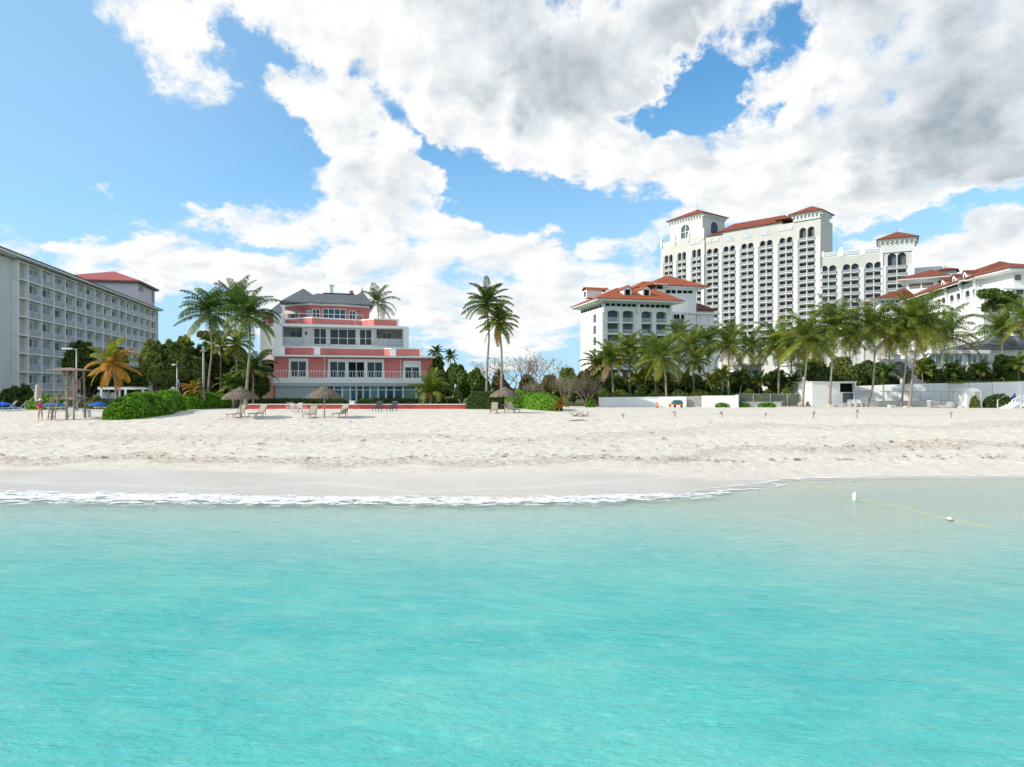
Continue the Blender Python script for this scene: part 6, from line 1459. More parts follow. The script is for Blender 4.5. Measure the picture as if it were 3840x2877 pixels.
def canopy(px, py, w_px, label):
    p = gp(px, 1542); Y = p.y; r_ = w_px / 2 * Y / F; z = H + fz(py) * Y - p.z
    g = thing('low_canopy', p, label, 'beach umbrella', 'low blue beach canopies')
    s = MB(); s.lathe([(.03, z + .34), (r_ * .5, z + .22), (r_ * .97, z + .02), (r_, z - .05), (r_ * .96, z - .03), (.03, z + .26)], 0, 0, 10); s.build('canopy', M['blue'], g, smooth=False)
    s = MB(); s.tube([(0, 0, -.1), (0, 0, z + .3)], .025, 6); s.build('pole', M['plast'], g)
canopy(203, 1520, 78, 'low blue beach canopy between the woman in pink and the lifeguard tower'); canopy(370, 1519, 68, 'low blue beach canopy in front of the pergola')
canopy(8, 1519, 74, 'low blue beach canopy cut by the left edge')
# ---- thatched umbrellas
def palapa(px, py, apex, eave, wpx, label, seed, table=False):
    p = gp(px, py); Y = p.y; r_ = wpx / 2 * Y / F; za = H + fz(apex) * Y - p.z; ze = H + fz(eave) * Y - p.z
    g = thing('thatched_umbrella', p, label, 'beach umbrella', 'thatched umbrellas on the sand')
    s = MB(); s.tube([(0, 0, -.3), (.02, 0, 1.2), (0, 0, za - .05)], [.075, .065, .05], 8); s.build('pole', M['pole'], g, smooth=True)
    s = MB(); n = 14
    s.lathe([(.05, za - .06), (r_ * .5, ze + (za - ze) * .56), (r_ * .93, ze + .04), (r_ * .90, ze), (r_ * .5, ze + (za - ze) * .46), (.05, za - .22)], 0, 0, n)
    for i in range(8): t = i * math.pi / 4; s.bar((.05 * math.cos(t), .05 * math.sin(t), za - .2), (r_ * .88 * math.cos(t), r_ * .88 * math.sin(t), ze - .02), .04)
    s.build('rafters', M['strawc'], g)
    rr = np.random.RandomState(seed); N_ = 2600; a = rr.uniform(0, 2 * math.pi, N_); q = np.sqrt(rr.uniform(.004, 1.0, N_)); q2 = np.minimum(q + rr.uniform(.12, .24, N_), 1.08 + rr.normal(0, .03, N_))
    zz = lambda q: ze + (za - ze) * (1 - q ** .95) + .05 * rr.rand(N_)
    A = np.stack([r_ * q * np.cos(a), r_ * q * np.sin(a), zz(q) + .03], 1); B = np.stack([r_ * q2 * np.cos(a), r_ * q2 * np.sin(a), zz(q2) - .03 - .10 * (q2 > .98)], 1)
    T = np.stack([-np.sin(a), np.cos(a), rr.normal(0, .2, N_)], 1) * .035
    V = np.stack([A - T, A + T, B + T * .8, B - T * .8], 1).reshape(-1, 3); np_mesh('thatch', V, np.arange(N_ * 4).reshape(N_, 4), [M['straw']], g)
    if table: s = MB(); s.lathe([(.02, .80), (.36, .80), (.36, .75), (.02, .75)], 0, 0, 14); s.build('table', M['wood'], g)
palapa(902, 1569, 1450, 1489, 126, 'thatched umbrella in front of the tall palm trunk, leftmost of three', 61)
palapa(1216, 1567, 1446, 1484, 123, 'thatched umbrella in front of the pink building, middle of three', 62)
palapa(1893, 1549, 1449, 1481, 106, 'dark thatched umbrella with a small round pole table, below the central palm pair', 63, True)
# ---- red garden wall, gate post
b = thing('garden_wall', (fx(1330) * 80, 80, 2.3), 'low red painted wall with a white top in front of the pink building', 'wall')
w = MB(); xa, xb = fx(912) * 80, fx(1765) * 80; w.box(xa, xb, 80, 80.3, 2.0, 2.86); W.build(w, 'wall_body', M['pinkred'], b); w = MB(); w.box(xa - .02, xb + .02, 79.96, 80.34, 2.862, 2.95); W.build(w, 'coping', M['white2'], b)
b = thing('gate_post', (fx(1321) * 80.2, 80.2, 2.95), 'short white post standing on the red garden wall', 'post')
w = MB(); c = fx(1321) * 80.2; w.box(c - .28, c + .28, 79.99, 80.31, 2.955, 3.27); W.build(w, 'post_body', M['wallw'], b); w = MB(); w.box(c - .32, c + .32, 79.95, 80.35, 3.272, 3.33); W.build(w, 'post_cap', M['white2'], b)
# ---- white plastic chairs before the red wall
def plastic_chair(loc, rz, label, sc_=1.0, m='plast', name='plastic_chair', group='white plastic chairs before the red wall', src=[None]):
    g = thing(name, loc, label, 'chair', group, R(rz))
    s = MB(); s.box(-.24, .24, -.24, .24, .41, .45); s.build('seat', M[m], g)
    s = MB()
    for i in range(5): x = -.22 + i * .11; s.bar((x, .23, .45), (x * .95, .33, .86), .05, .02)
    s.bar((-.25, .335, .88), (.25, .335, .88), .06, .03); s.build('backrest', M[m], g)
    for x in (-.22, .22):
        for y in (-.22, .22): s = MB(); s.bar((x, y, .41), (x * 1.12, y * 1.12, 0), .04); s.build('leg', M[m], g)
    s = MB()
    for x in (-.27, .27): s.bar((x, -.2, .64), (x, .28, .66), .05, .02); s.bar((x, -.2, .64), (x, -.22, .43), .04, .02)
    s.build('armrest', M[m], g); return g
for i, (px, rz) in enumerate(((1084, 20), (1100, 170), (1118, -30), (1134, 60))):
    p = gp(px, 1546); plastic_chair(p, rz, 'white plastic chair before the red wall, %s of four' % ('leftmost', 'second from left', 'third from left', 'rightmost')[i])
p = gp(1110, 1549); g = thing('plastic_table', p, 'small white plastic table among the plastic chairs', 'table'); s = MB(); s.lathe([(.02, .70), (.42, .70), (.42, .66), (.02, .66)], 0, 0, 14); s.build('tabletop', M['plast'], g)
for t in range(4): a = math.pi / 4 + t * math.pi / 2; s = MB(); s.bar((.3 * math.cos(a), .3 * math.sin(a), .66), (.36 * math.cos(a), .36 * math.sin(a), 0), .04); s.build('leg', M['plast'], g)
# ---- terrace furniture of the pink building
def onpink(x, v, z): u = pU(x, 1000, v); return Vector(pinkfr.w(u, v, z))
tz1, tz2, tz3 = pzf
for i, x in enumerate((905, 985, 1130, 1205, 1330, 1400)): plastic_chair(onpink(x, -.95, tz1 + .003), 15 + (i * 70) % 200, 'white chair on the first floor balcony before the wide windows, number %s from left' % ('one', 'two', 'three', 'four', 'five', 'six')[i], name='balcony_chair', group='chairs on the first floor balcony')
for i, x in enumerate((950, 1100)): plastic_chair(onpink(x, 2.72, tz2 + .013), 15 + 150 * i, 'dark chair %s the round table on the second floor' % ('left of', 'right of')[i], m='blackf', name='balcony_chair', group='chairs on the second floor')
p = onpink(1025, 2.78, tz2 + .013); g = thing('balcony_table', p, 'round dark table before the middle windows of the second floor', 'table'); s = MB(); s.lathe([(.02, .73), (.4, .73), (.4, .69), (.02, .69)], 0, 0, 14); s.build('tabletop', M['blackf'], g); s = MB(); s.tube([(0, 0, 0), (0, 0, .7)], .05, 6); s.lathe([(.02, .05), (.28, .03), (.28, 0), (.02, 0)], 0, 0, 12); s.build('table_stand', M['blackf'], g)
o = copy_tree(B0); o.name = 'terrace_lounger'; o.location = onpink(1010, 4.3, tz3 + .01); o.rotation_euler = (0, 0, R(20)); o['label'] = 'dark lounger on the top terrace of the pink building'; o['group'] = 'dark loungers on the top terrace'; 
o = copy_tree(o); o.location = onpink(940, 4.5, tz3 + .01); o.rotation_euler = (0, 0, R(160)); o['label'] = 'dark lounger turned the other way on the top terrace of the pink building'
v = 2.3; p = onpink(1400, v, 0); Yp = p.y; g = palm(Yp, [r3(1418, 470), r3(1412, 400), r3(1402, 265)], 76, 91, 'thick green palm growing on the top terrace of the pink building', n=17, mats=('palm_dk', 'palm', 'palm'), yellow=.1, up=88, low=-38, base_z=tz3 - .2, rad=.17, nuts=False, wid=.13, sway_y=0)
for x, hh in ((1372, .9), (1540, .7)):
    p = onpink(x, 2.6, tz3 + .01); g = thing('potted_plant', p, 'bright green potted plant on the top terrace, %s the big palm' % ('left of' if x < 1400 else 'right of'), 'plant'); s = MB(); s.lathe([(.02, 0), (.18, 0), (.24, .38), (.2, .38), (.02, .3)], 0, 0, 10); s.build('pot', M['conc'], g)
    rr = np.random.RandomState(int(x)); C = rr.normal(0, 1, (260, 3)); C /= np.linalg.norm(C, axis=1)[:, None]; C = C * np.array([.4, .4, hh * .5]) + np.array([0, 0, .55 + hh * .4]); V, Q = leaf_cloud(C, C, .14, 5); np_mesh('leaves', V, Q, [M['hedge']], g)
# ---- lifeguard tower
p = gp(262, 1571); Y = p.y; g = thing('lifeguard_tower', p, 'weathered wooden lifeguard tower with a flat roof, ladder and raised seat', 'lifeguard tower')
D = F / Y; zpl = 1.82; zr_ = 4.12; hw_, hd = .93, .8
for (x, y) in ((-hw_ * .72, hd), (.25, -hd), (hw_, hd * .6), (-hw_, -hd)):
    s = MB(); top_ = zr_ if (x, y) != (-hw_, -hd) else zpl + .05; s.bar((x * 1.08, y * 1.08, -.3), (x * .95, y * .95, top_), .12); s.build('post', M['wood'], g)
s = MB(); s.bar((hw_ * .9, -hd, -.3), (hw_ * .9, -hd, zr_), .11); s.build('post', M['wood'], g)
s = MB(); s.prism([(-1.35, -1.1), (1.2, -1.1), (1.25, 1.15), (-1.25, 1.15)], zr_, zr_ + .07); s.poly([(-1.35, -1.1, zr_ + .075), (1.2, -1.1, zr_ + .075), (0, 0, zr_ + .28)]); s.poly([(1.2, -1.1, zr_ + .075), (1.25, 1.15, zr_ + .075), (0, 0, zr_ + .28)]); s.poly([(1.25, 1.15, zr_ + .075), (-1.25, 1.15, zr_ + .075), (0, 0, zr_ + .28)]); s.poly([(-1.25, 1.15, zr_ + .075), (-1.35, -1.1, zr_ + .075), (0, 0, zr_ + .28)]); s.build('roof', M['wood'], g)
s = MB()
for i in range(9): s.box(-.98, .98, -.85 + i * .19, -.85 + i * .19 + .17, zpl, zpl + .05)
s.box(-1.0, 1.0, -.9, -.86, zpl - .15, zpl + .03); s.box(-1.0, 1.0, .86, .9, zpl - .15, zpl + .03); s.build('platform', M['wood'], g)
s = MB()
for a, c in (((-.66, -.82, 3.3), (.22, -.84, 3.95)), ((-.60, -.84, zpl + .1), (.24, -.86, 2.95)), ((.26, -.86, 3.1), (.80, -.86, 3.95)), ((-.65, .8, 2.0), (.8, .6, 3.8)), ((-.9, -.86, 2.7), (.9, -.86, 2.7))): s.bar(a, c, .08, .05)
s.build('brace', M['wood'], g)
s = MB()
for x in (-.98, -.42): s.bar((x, -1.35, 0), (x, -.92, zpl + .1), .07)
for i in range(5): z = .25 + i * .36; y = -1.35 + .43 * z / zpl; s.bar((-.98, y, z), (-.42, y, z), .05)
s.build('ladder', M['wood'], g)
s = MB(); s.box(.2, .75, -.3, .3, zpl + .65, zpl + .72)
for i in range(4): s.box(.22, .74, .28, .33, zpl + .8 + i * .2, zpl + .94 + i * .2)
for x in (.24, .7): s.bar((x, .3, zpl + .05), (x, .3, zpl + 1.6), .05); s.bar((x, -.28, zpl + .05), (x, -.28, zpl + .68), .05)
s.build('seat', M['wood'], g)
s = MB(); s.box(.42, .88, -.93, -.90, .30, .98); s.build('plywood_board', M['cream'], g)
p = gp(312, 1566); g = thing('cooler_box', (p.x, p.y + .5, p.z), 'pale box with a blue lid beside the right leg of the lifeguard tower', 'box'); s = MB(); s.box(-.25, .25, -.2, .2, 0, .55); s.build('body', M['plast'], g); s = MB(); s.box(-.27, .27, -.22, .22, .552, .62); s.build('lid', M['blue2'], g)
# ---- lamp posts and pole
def lamp(px, py, arm_px, Y, label):
    x = fx(px) * Y; zt_ = H + fz(py) * Y; bz = tz(x, Y); g = thing('lamp_post', (x, Y, bz), label, 'lamp post'); hh = zt_ - bz
    s = MB(); s.tube([(0, 0, -.2), (0, 0, hh)], [.09, .055], 8); s.lathe([(.16, 0), (.16, .05), (.10, .08)], 0, 0, 8); s.build('pole', M['steel'], g, smooth=True)
    L_ = (arm_px - px) * Y / F; s = MB(); s.bar((0, 0, hh - .08), (L_ * .35, 0, hh - .02), .07); s.build('arm', M['steel'], g)
    s = MB(); a, c = sorted((L_ * .3, L_)); s.box(a, c, -.16, .16, hh - .06, hh + .08); hd_ = s.build('lamp_head', M['plast'], g); s = MB(); s.box(a + .08, c - .08, -.12, .12, hh - .075, hh - .062); s.build('lens', M['frost'], hd_)
lamp(287, 1308, 234, 74, 'grey lamp post with a long flat white head rising behind the lifeguard tower')
lamp(664, 1368, 646, 79, 'short lamp post with a small flat head in front of the green trees')
x = fx(763) * 80; zt_ = H + fz(1300) * 80; bz = tz(x, 80); g = thing('utility_pole', (x, 80, bz), 'plain pale utility pole with a small cross piece before the green trees', 'pole'); s = MB(); s.tube([(0, 0, -.2), (0, 0, zt_ - bz)], [.15, .11], 8); s.build('pole', M['conc'], g, smooth=True)
s = MB(); s.bar((-.35, -.12, zt_ - bz - .5), (.35, -.12, zt_ - bz - .5), .09); s.box(-.12, .12, -.16, .1, zt_ - bz - .35, zt_ - bz + .02); s.build('cross_arm', M['steel'], g)
# ---- pergola
p = at(438, 1458, 80); g = thing('pergola', (p.x, 80, 2.36), 'white wooden pergola behind the orange palm', 'pergola'); k = 80 / F
for dx, y in ((-58, 0), (-30, 2.2), (33, 0), (60, 2.2)): s = MB(); s.box(dx * k - .09, dx * k + .09, y - .09, y + .09, -.1, 2.35); s.build('post', M['plast'], g)
s = MB(); s.box(-70 * k, 70 * k, -.10, -.02, 2.25, 2.45); s.box(-66 * k, 74 * k, 2.25, 2.33, 2.25, 2.45); s.build('beam', M['plast'], g)
s = MB()
for i in range(11): x = (-64 + i * 12.6) * k; s.box(x - .03, x + .03, -.35, 2.7, 2.452, 2.56)
s.build('rafters', M['plast'], g)
# ---- woman in pink with a closed umbrella behind her
def skin_body(name, joints, edges, parent, m, levels=2):
    me = bpy.data.meshes.new(name); me.from_pydata([j[0] for j in joints], edges, []); me.materials.append(m)
    o = link(bpy.data.objects.new(name, me)); o.parent = parent
    md = o.modifiers.new('skin', 'SKIN'); md.use_smooth_shade = True
    for v_, j in zip(me.skin_vertices[0].data if me.skin_vertices else [], joints): v_.radius = j[1]
    return o
def skinned(name, joints, edges, parent, m):
    me = bpy.data.meshes.new(name); me.from_pydata([j[0] for j in joints], edges, []); me.materials.append(m); o = link(bpy.data.objects.new(name, me)); o.parent = parent
    md = o.modifiers.new('skin', 'SKIN'); md.use_smooth_shade = True
    if not me.skin_vertices:
        bm = bmesh.new(); bm.from_mesh(me); bm.verts.layers.skin.verify(); bm.to_mesh(me); bm.free()
    for i, (v_, j) in enumerate(zip(me.skin_vertices[0].data, joints)): v_.radius = (j[1], j[2] if len(j) > 2 else j[1]); v_.use_root = (i == 0)
    s_ = o.modifiers.new('sub', 'SUBSURF'); s_.levels = 2; s_.render_levels = 2; return o
p = gp(151, 1577); g = thing('person', p, 'woman in bright pink top, pale pink shorts and white sun hat standing on sand', 'person', rz=R(35))
# she faces her own -y; metres above the sand
J = [((0, 0, .94), .125, .10), ((0, 0, 1.10), .105, .085), ((0, .01, 1.28), .125, .09), ((0, .01, 1.42), .10, .075), ((0, 0, 1.50), .045), ((0, -.01, 1.57), .06), ((0, -.015, 1.66), .085, .095), ((0, -.01, 1.74), .065, .07),
     ((-.09, 0, .86), .085), ((-.10, -.01, .48), .055), ((-.11, .02, .10), .036), ((-.12, -.12, .03), .03),
     ((.09, 0, .86), .085), ((.12, .05, .48), .055), ((.13, .10, .10), .036), ((.14, -.04, .03), .03),
     ((-.17, .01, 1.41), .05), ((-.25, .02, 1.17), .037), ((-.16, -.20, 1.10), .028), ((-.13, -.26, 1.11), .028),
     ((.17, .01, 1.41), .05), ((.26, -.02, 1.17), .037), ((.15, -.23, 1.16), .028), ((.12, -.30, 1.18), .028)]
E = [(0,1),(1,2),(2,3),(3,4),(4,5),(5,6),(6,7),(0,8),(8,9),(9,10),(10,11),(0,12),(12,13),(13,14),(14,15),(3,16),(16,17),(17,18),(18,19),(3,20),(20,21),(21,22),(22,23)]
for bx, by, bz_, s_ in ((-.13, -.26, 1.11, 1), (.12, -.30, 1.18, -1)):      # five fingers on each hand
    root = 19 if s_ == 1 else 23
    for k in range(4):
        n_ = len(J); J += [((bx + s_ * (.005 + .017 * k) - s_ * .02, by - .045, bz_ - .004 * k), .008), ((bx + s_ * (.005 + .017 * k) - s_ * .02, by - .075 + .006 * abs(k - 1), bz_ - .022), .007)]; E += [(root, n_), (n_, n_ + 1)]
    n_ = len(J); J += [((bx + s_ * .035, by - .005, bz_ + .02), .009), ((bx + s_ * .045, by - .035, bz_ + .022), .008)]; E += [(root, n_), (n_, n_ + 1)]
body = skinned('body', J, E, g, M['skin'])
skinned('pink_top', [((0, 0, .95), .140, .115), ((0, 0, 1.10), .118, .10), ((0, .01, 1.28), .137, .105), ((0, .01, 1.42), .115, .09), ((0, 0, 1.47), .06), ((-.18, .01, 1.41), .062), ((-.235, .015, 1.24), .055), ((.18, .01, 1.41), .062), ((.24, 0, 1.24), .055)], [(0,1),(1,2),(2,3),(3,4),(3,5),(5,6),(3,7),(7,8)], g, M['pinkc'])
skinned('shorts', [((0, 0, .93), .142, .12), ((-.09, 0, .83), .105), ((-.098, -.005, .64), .088), ((.09, 0, .83), .105), ((.11, .02, .64), .088)], [(0,1),(1,2),(0,3),(3,4)], g, M['pinkw'])
s = MB(); s.lathe([(.02, 1.84), (.08, 1.83), (.105, 1.77), (.11, 1.72), (.21, 1.69), (.21, 1.68), (.10, 1.705), (.02, 1.79)], 0, -.01, 16); s.build('sun_hat', M['plast'], g, smooth=True)
s = MB(); s.lathe([(.03, 1.76), (.10, 1.72), (.105, 1.64), (.085, 1.54), (.05, 1.48), (.02, 1.47)], 0, .025, 12); s.build('hair', M['hair'], g, smooth=True)
s = MB()
for x in (-.032, .032): s.lathe([(.002, -.012), (.012, 0), (.002, .012)], x, -.098, 8)
s.v = [(x, y, z + 1.655) for x, y, z in s.v]; s.tube([(-.022, -.098, 1.60), (0, -.104, 1.597), (.022, -.098, 1.60)], .005, 5); s.build('eyes_and_mouth', M['hair'], g)
s = MB(); s.tube([(0, -.095, 1.66), (0, -.118, 1.63), (0, -.098, 1.62)], [.008, .013, .010], 6); s.build('nose', M['skin'], g, smooth=True)
p = gp(143, 1562); Y = p.y; zt_ = H + fz(1440) * Y - p.z; g = thing('closed_umbrella', p, 'closed beige beach umbrella standing behind the woman in pink', 'beach umbrella')
s = MB(); s.tube([(0, 0, -.2), (0, 0, zt_)], .025, 6); s.build('pole', M['wood'], g); s = MB(); s.lathe([(.03, zt_), (.17, zt_ - .12), (.20, zt_ - .5), (.26, zt_ - 1.2), (.19, zt_ - 1.55), (.12, zt_ - 1.5), (.03, zt_ - .9)], 0, 0, 9)
s.v = [(x * (1 + .25 * math.sin(math.atan2(y, x) * 4)), y * (1 + .25 * math.sin(math.atan2(y, x) * 4)), z) for x, y, z in s.v]; s.build('folded_canopy', M['beige'], g)
# ---- right side: low white wall, fence, box building, long wall
def px_at(px, Y): return fx(px) * Y
Yw = 87.5
b = thing('low_wall', (px_at(2500, Yw), Yw, 2.35), 'long low white wall in front of the palm row, with a grey recess near its right end', 'wall')
fw = Frame(px_at(2245, 90.2), 90.2, math.degrees(math.atan2(85.8 - 90.2, px_at(2763, 85.8) - px_at(2245, 90.2)))); uw = lambda px: fw.uz(px, 1500)[0]
zA = lambda px, py: fw.uz(px, py)[1]
def wl_(px0, px1, v0, v1, pya, pyb, name, m):
    w = MB(); a, c = uw(px0), uw(px1); za_, zb_ = zA(px0, pya), zA(px1, pyb); w.box(a, c, v0, v1, 1.9, 3.5)
    w.v = [(x, y, z if z < 2 else (za_ if abs(x - a) < .01 else zb_)) for x, y, z in w.v]; return fw.build(w, name, m, b)
wl_(2245, 2574, 0, .25, 1490, 1487, 'wall_body', M['wallw']); wl_(2631, 2763, 0, .25, 1484.5, 1483.5, 'wall_body', M['wallw'])
wl_(2574.1, 2630.9, .55, .8, 1487, 1485, 'shade_grey_recess', M['conc'])  # shade of the recess painted as a grey back panel
w = MB(); w.box(uw(2763) + .002, uw(2763) + .2, -.05, 4, 1.9, zA(2763, 1482)); fw.build(w, 'end_wall', M['wallw'], b)
b = thing('chain_fence', (px_at(2880, 88.5), 88.5, 2.35), 'grey wire mesh fence with steel posts between the low white wall and the box building', 'fence')
z1 = H + fz(1478) * 88.5
for px in (2763, 2826, 2890, 2954, 3000): s = MB(); x = px_at(px, 88.5); s.tube([(x, 88.5, 2.2), (x, 88.5, z1 + .05)], .045, 6); W.build(s, 'post', M['steel'], b)
s = MB(); s.bar((px_at(2763, 88.5), 88.5, z1), (px_at(3000, 88.5), 88.5, z1), .05); s.bar((px_at(2763, 88.5), 88.5, 2.5), (px_at(3000, 88.5), 88.5, 2.5), .03); W.build(s, 'rail', M['steel'], b)
s = MB(); s.poly([(px_at(2763, 88.5), 88.53, 2.4), (px_at(3000, 88.5), 88.53, 2.4), (px_at(3000, 88.5), 88.53, z1), (px_at(2763, 88.5), 88.53, z1)]); W.build(s, 'wire_mesh', M['mesh'], b)
b = thing('low_kerb', (px_at(2880, 89.5), 89.5, 2.35), 'low white kerb wall behind the wire fence', 'wall'); w = MB(); w.box(px_at(2790, 89.5), px_at(2930, 89.5), 89.5, 89.8, 2.1, 2.9); w.box(px_at(2785, 89.5), px_at(2935, 89.5), 89.45, 89.85, 2.902, 3.0); W.build(w, 'wall_body', M['wallw'], b)
Yb = 91; b = thing('box_building', (px_at(3128, Yb), Yb, 2.35), 'white flat roofed box building with a black opening among the palms', 'building')
za, zc, zd = H + fz(1434) * Yb, H + fz(1437) * Yb, H + fz(1471) * Yb; x0, x1, xo, xp = px_at(3046, Yb), px_at(3211, Yb), px_at(3150, Yb), px_at(3206, Yb)
w = MB(); face_wall(w, Yb, [(x0, x1, xo, xp, [(zd, zc - .02, 0)])], 2.2, za, .8); w.poly([(x0, Yb + 7, 2.2), (x0, Yb, 2.2), (x0, Yb, za), (x0, Yb + 7, za)]); w.poly([(x1, Yb, 2.2), (x1, Yb + 7, 2.2), (x1, Yb + 7, za), (x1, Yb, za)]); w.poly([(x1, Yb + 7, 2.2), (x0, Yb + 7, 2.2), (x0, Yb + 7, za), (x1, Yb + 7, za)]); W.build(w, 'wall', M['wallw'], b)
w = MB(); w.box(x0 - .12, x1 + .12, Yb - .12, Yb + 7.1, za + .003, za + .12); W.build(w, 'roof', M['white2'], b)
w = MB(); w.box(xo - .05, xp + .05, Yb + .81, Yb + .9, zd - .1, zc)
for i in range(6): w.box(xo, xp, Yb + .6, Yb + .62, zd + .15 + i * .18, zd + .2 + i * .18)
W.build(w, 'black_opening', M['blk'], b)
w = MB(); w.box(px_at(3160, Yb), px_at(3202, Yb), Yb - .06, Yb - .01, 2.9, zd - .1); W.build(w, 'grey_gate', M['curtdk'], b)
b = thing('lean_to', (px_at(3245, 89.5), 89.5, 2.35), 'blue grey slanted panel leaning on the long white wall beside the box building', 'panel')
w = MB(); a, c, e_ = px_at(3212, 89.5), px_at(3260, 89.5), px_at(3290, 89.5); z_ = H + fz(1464) * 89.5; w.poly([(a, 89.2, 2.45), (e_, 89.2, 2.45), (c + .4, 90.2, z_), (a, 90.2, z_)]); w.poly([(e_, 89.2, 2.45), (e_ + .3, 90.3, 2.45), (c + .5, 90.3, z_), (c + .4, 90.2, z_)]); w.poly([(a, 89.2, 2.45), (a, 90.2, z_), (a, 90.3, z_), (a, 90.3, 2.45)]); W.build(w, 'tarp', M['frost'], b)  # its blue grey colour stands in for shade on the slanted surface
b = thing('slatted_bench', (px_at(3205, 88.2), 88.2, 2.35), 'white slatted bench below the black opening of the box building', 'bench'); k = 88.2 / F
w = MB(); xa, xb = px_at(3182, 88.2), px_at(3230, 88.2); z_ = H + fz(1503) * 88.2
w.box(xa, xb, 88.0, 88.5, 2.85, 2.93); w.build
for i in range(3): w.box(xa, xb, 88.5, 88.54, 2.95 + i * .13, 3.04 + i * .13)
W.build(w, 'seat', M['plast'], b)
for x in (xa + .05, (xa + xb) / 2, xb - .05):
    w = MB(); w.box(x - .04, x + .04, 87.98, 88.06, 2.3, 2.85); w.box(x - .04, x + .04, 88.44, 88.52, 2.3, 3.3); W.build(w, 'leg', M['plast'], b)
# long wall: four straight lengths that come slightly nearer towards the right
b = thing('long_wall', (px_at(3540, 90), 90, 2.35), 'long tall white wall behind the pipe railing, running to the right edge', 'wall')
LW = [(3211, 96.5, 1448), (3410, 93.8, 1440), (3560, 91.7, 1437), (3720, 89.4, 1434), (3960, 86.0, 1427)]
for (pa, Ya, ta), (pb, Yb_, tb_) in zip(LW[:-1], LW[1:]):
    w = MB(); A = Vector((px_at(pa, Ya), Ya)); B = Vector((px_at(pb, Yb_), Yb_)); zA, zB = H + fz(ta) * Ya, H + fz(tb_) * Yb_
    w.v = [(A.x, A.y, 2.1), (B.x, B.y, 2.1), (B.x, B.y + .3, 2.1), (A.x, A.y + .3, 2.1), (A.x, A.y, zA), (B.x, B.y, zB), (B.x, B.y + .3, zB), (A.x, A.y + .3, zA)]
    w.f = [(0,1,5,4), (1,2,6,5), (2,3,7,6), (3,0,4,7), (4,5,6,7)]; w.m = [0] * 5; W.build(w, 'wall_length', M['wallw'], b)
    for t in (0.02, .5): q = A.lerp(B, t); zq = zA + (zB - zA) * t; w = MB(); w.box(q.x - .09, q.x + .09, q.y - .12, q.y - .01, 2.2, zq + .02); W.build(w, 'pilaster', M['wallw'], b)
w = MB(); w.box(px_at(3225, 88.9), px_at(3625, 88.9), 88.6, 89.4, 2.1, H + fz(1504) * 88.9); W.build(w, 'base_ledge', M['cream'], b)
tf = MB(); n = 12
xs1 = [px_at(3560, 91.2), px_at(3960, 89.4)]; r_ = np.random.RandomState(8); C = np.stack([r_.uniform(xs1[0], xs1[1], 2600), 91 + r_.uniform(-.3, 1.2, 2600), np.zeros(2600)], 1)
C[:, 2] = H + fz(1434) * 90.5 + (C[:, 0] - xs1[0]) / (xs1[1] - xs1[0]) * .15 + r_.uniform(-.1, .10, 2600); V, Q = leaf_cloud(C, np.tile([0, 0, 1.0], (2600, 1)), .18, 3)
o = np_mesh('ivy_strip', V, Q, [M['palm_yl']]); tag(o, 'yellow green strip of low plants along the top of the long wall', 'plants', None, 'stuff')
b = thing('pipe_railing', (px_at(3480, 87.6), 87.6, 2.35), 'thin grey pipe railing in front of the long white wall', 'railing')
for py, yy in ((1469, 88), (1504, 88)): s = MB(); z_ = H + fz(py) * 88; s.tube([(px_at(3300, 88), 88, z_), (px_at(3625, 88), 88, z_)], .035, 6); W.build(s, 'rail', M['steel'], b)
for px in (3330, 3365, 3452, 3530, 3622): s = MB(); x = px_at(px, 88); s.tube([(x, 88, 2.2), (x, 88, H + fz(1467) * 88)], .04, 6); W.build(s, 'post', M['steel'], b)
# archway
Ya = 86.5; b = thing('archway', (px_at(3652, Ya), Ya, 2.35), 'white barrel topped archway standing before the long wall', 'gateway')
xa, xb = px_at(3625, Ya), px_at(3680, Ya); z_ = H + fz(1476) * Ya; w = MB(); r_ = (xb - xa) / 2; xm = (xa + xb) / 2; n = 12; oz = 2.2
out_ = [(xa, 2.2), (xb, 2.2)] + [(xm + r_ * math.cos(math.pi * i / n), z_ + r_ * .75 * math.sin(math.pi * i / n)) for i in range(n + 1)]
w.poly([(x, Ya, z) for x, z in out_]); w.poly([(x, Ya + 2.4, z) for x, z in out_][::-1])
for i in range(len(out_)): (ax, az_), (bx, bz_) = out_[i], out_[(i + 1) % len(out_)]; w.poly([(ax, Ya, az_), (bx, Ya, bz_), (bx, Ya + 2.4, bz_), (ax, Ya + 2.4, az_)])
W.build(w, 'arch_body', M['wallw'], b); w = MB(); w.box(xm + .05, xb - .25, Ya - .03, Ya - .005, 2.4, z_ + .25); W.build(w, 'doorway', M['tan'], b)
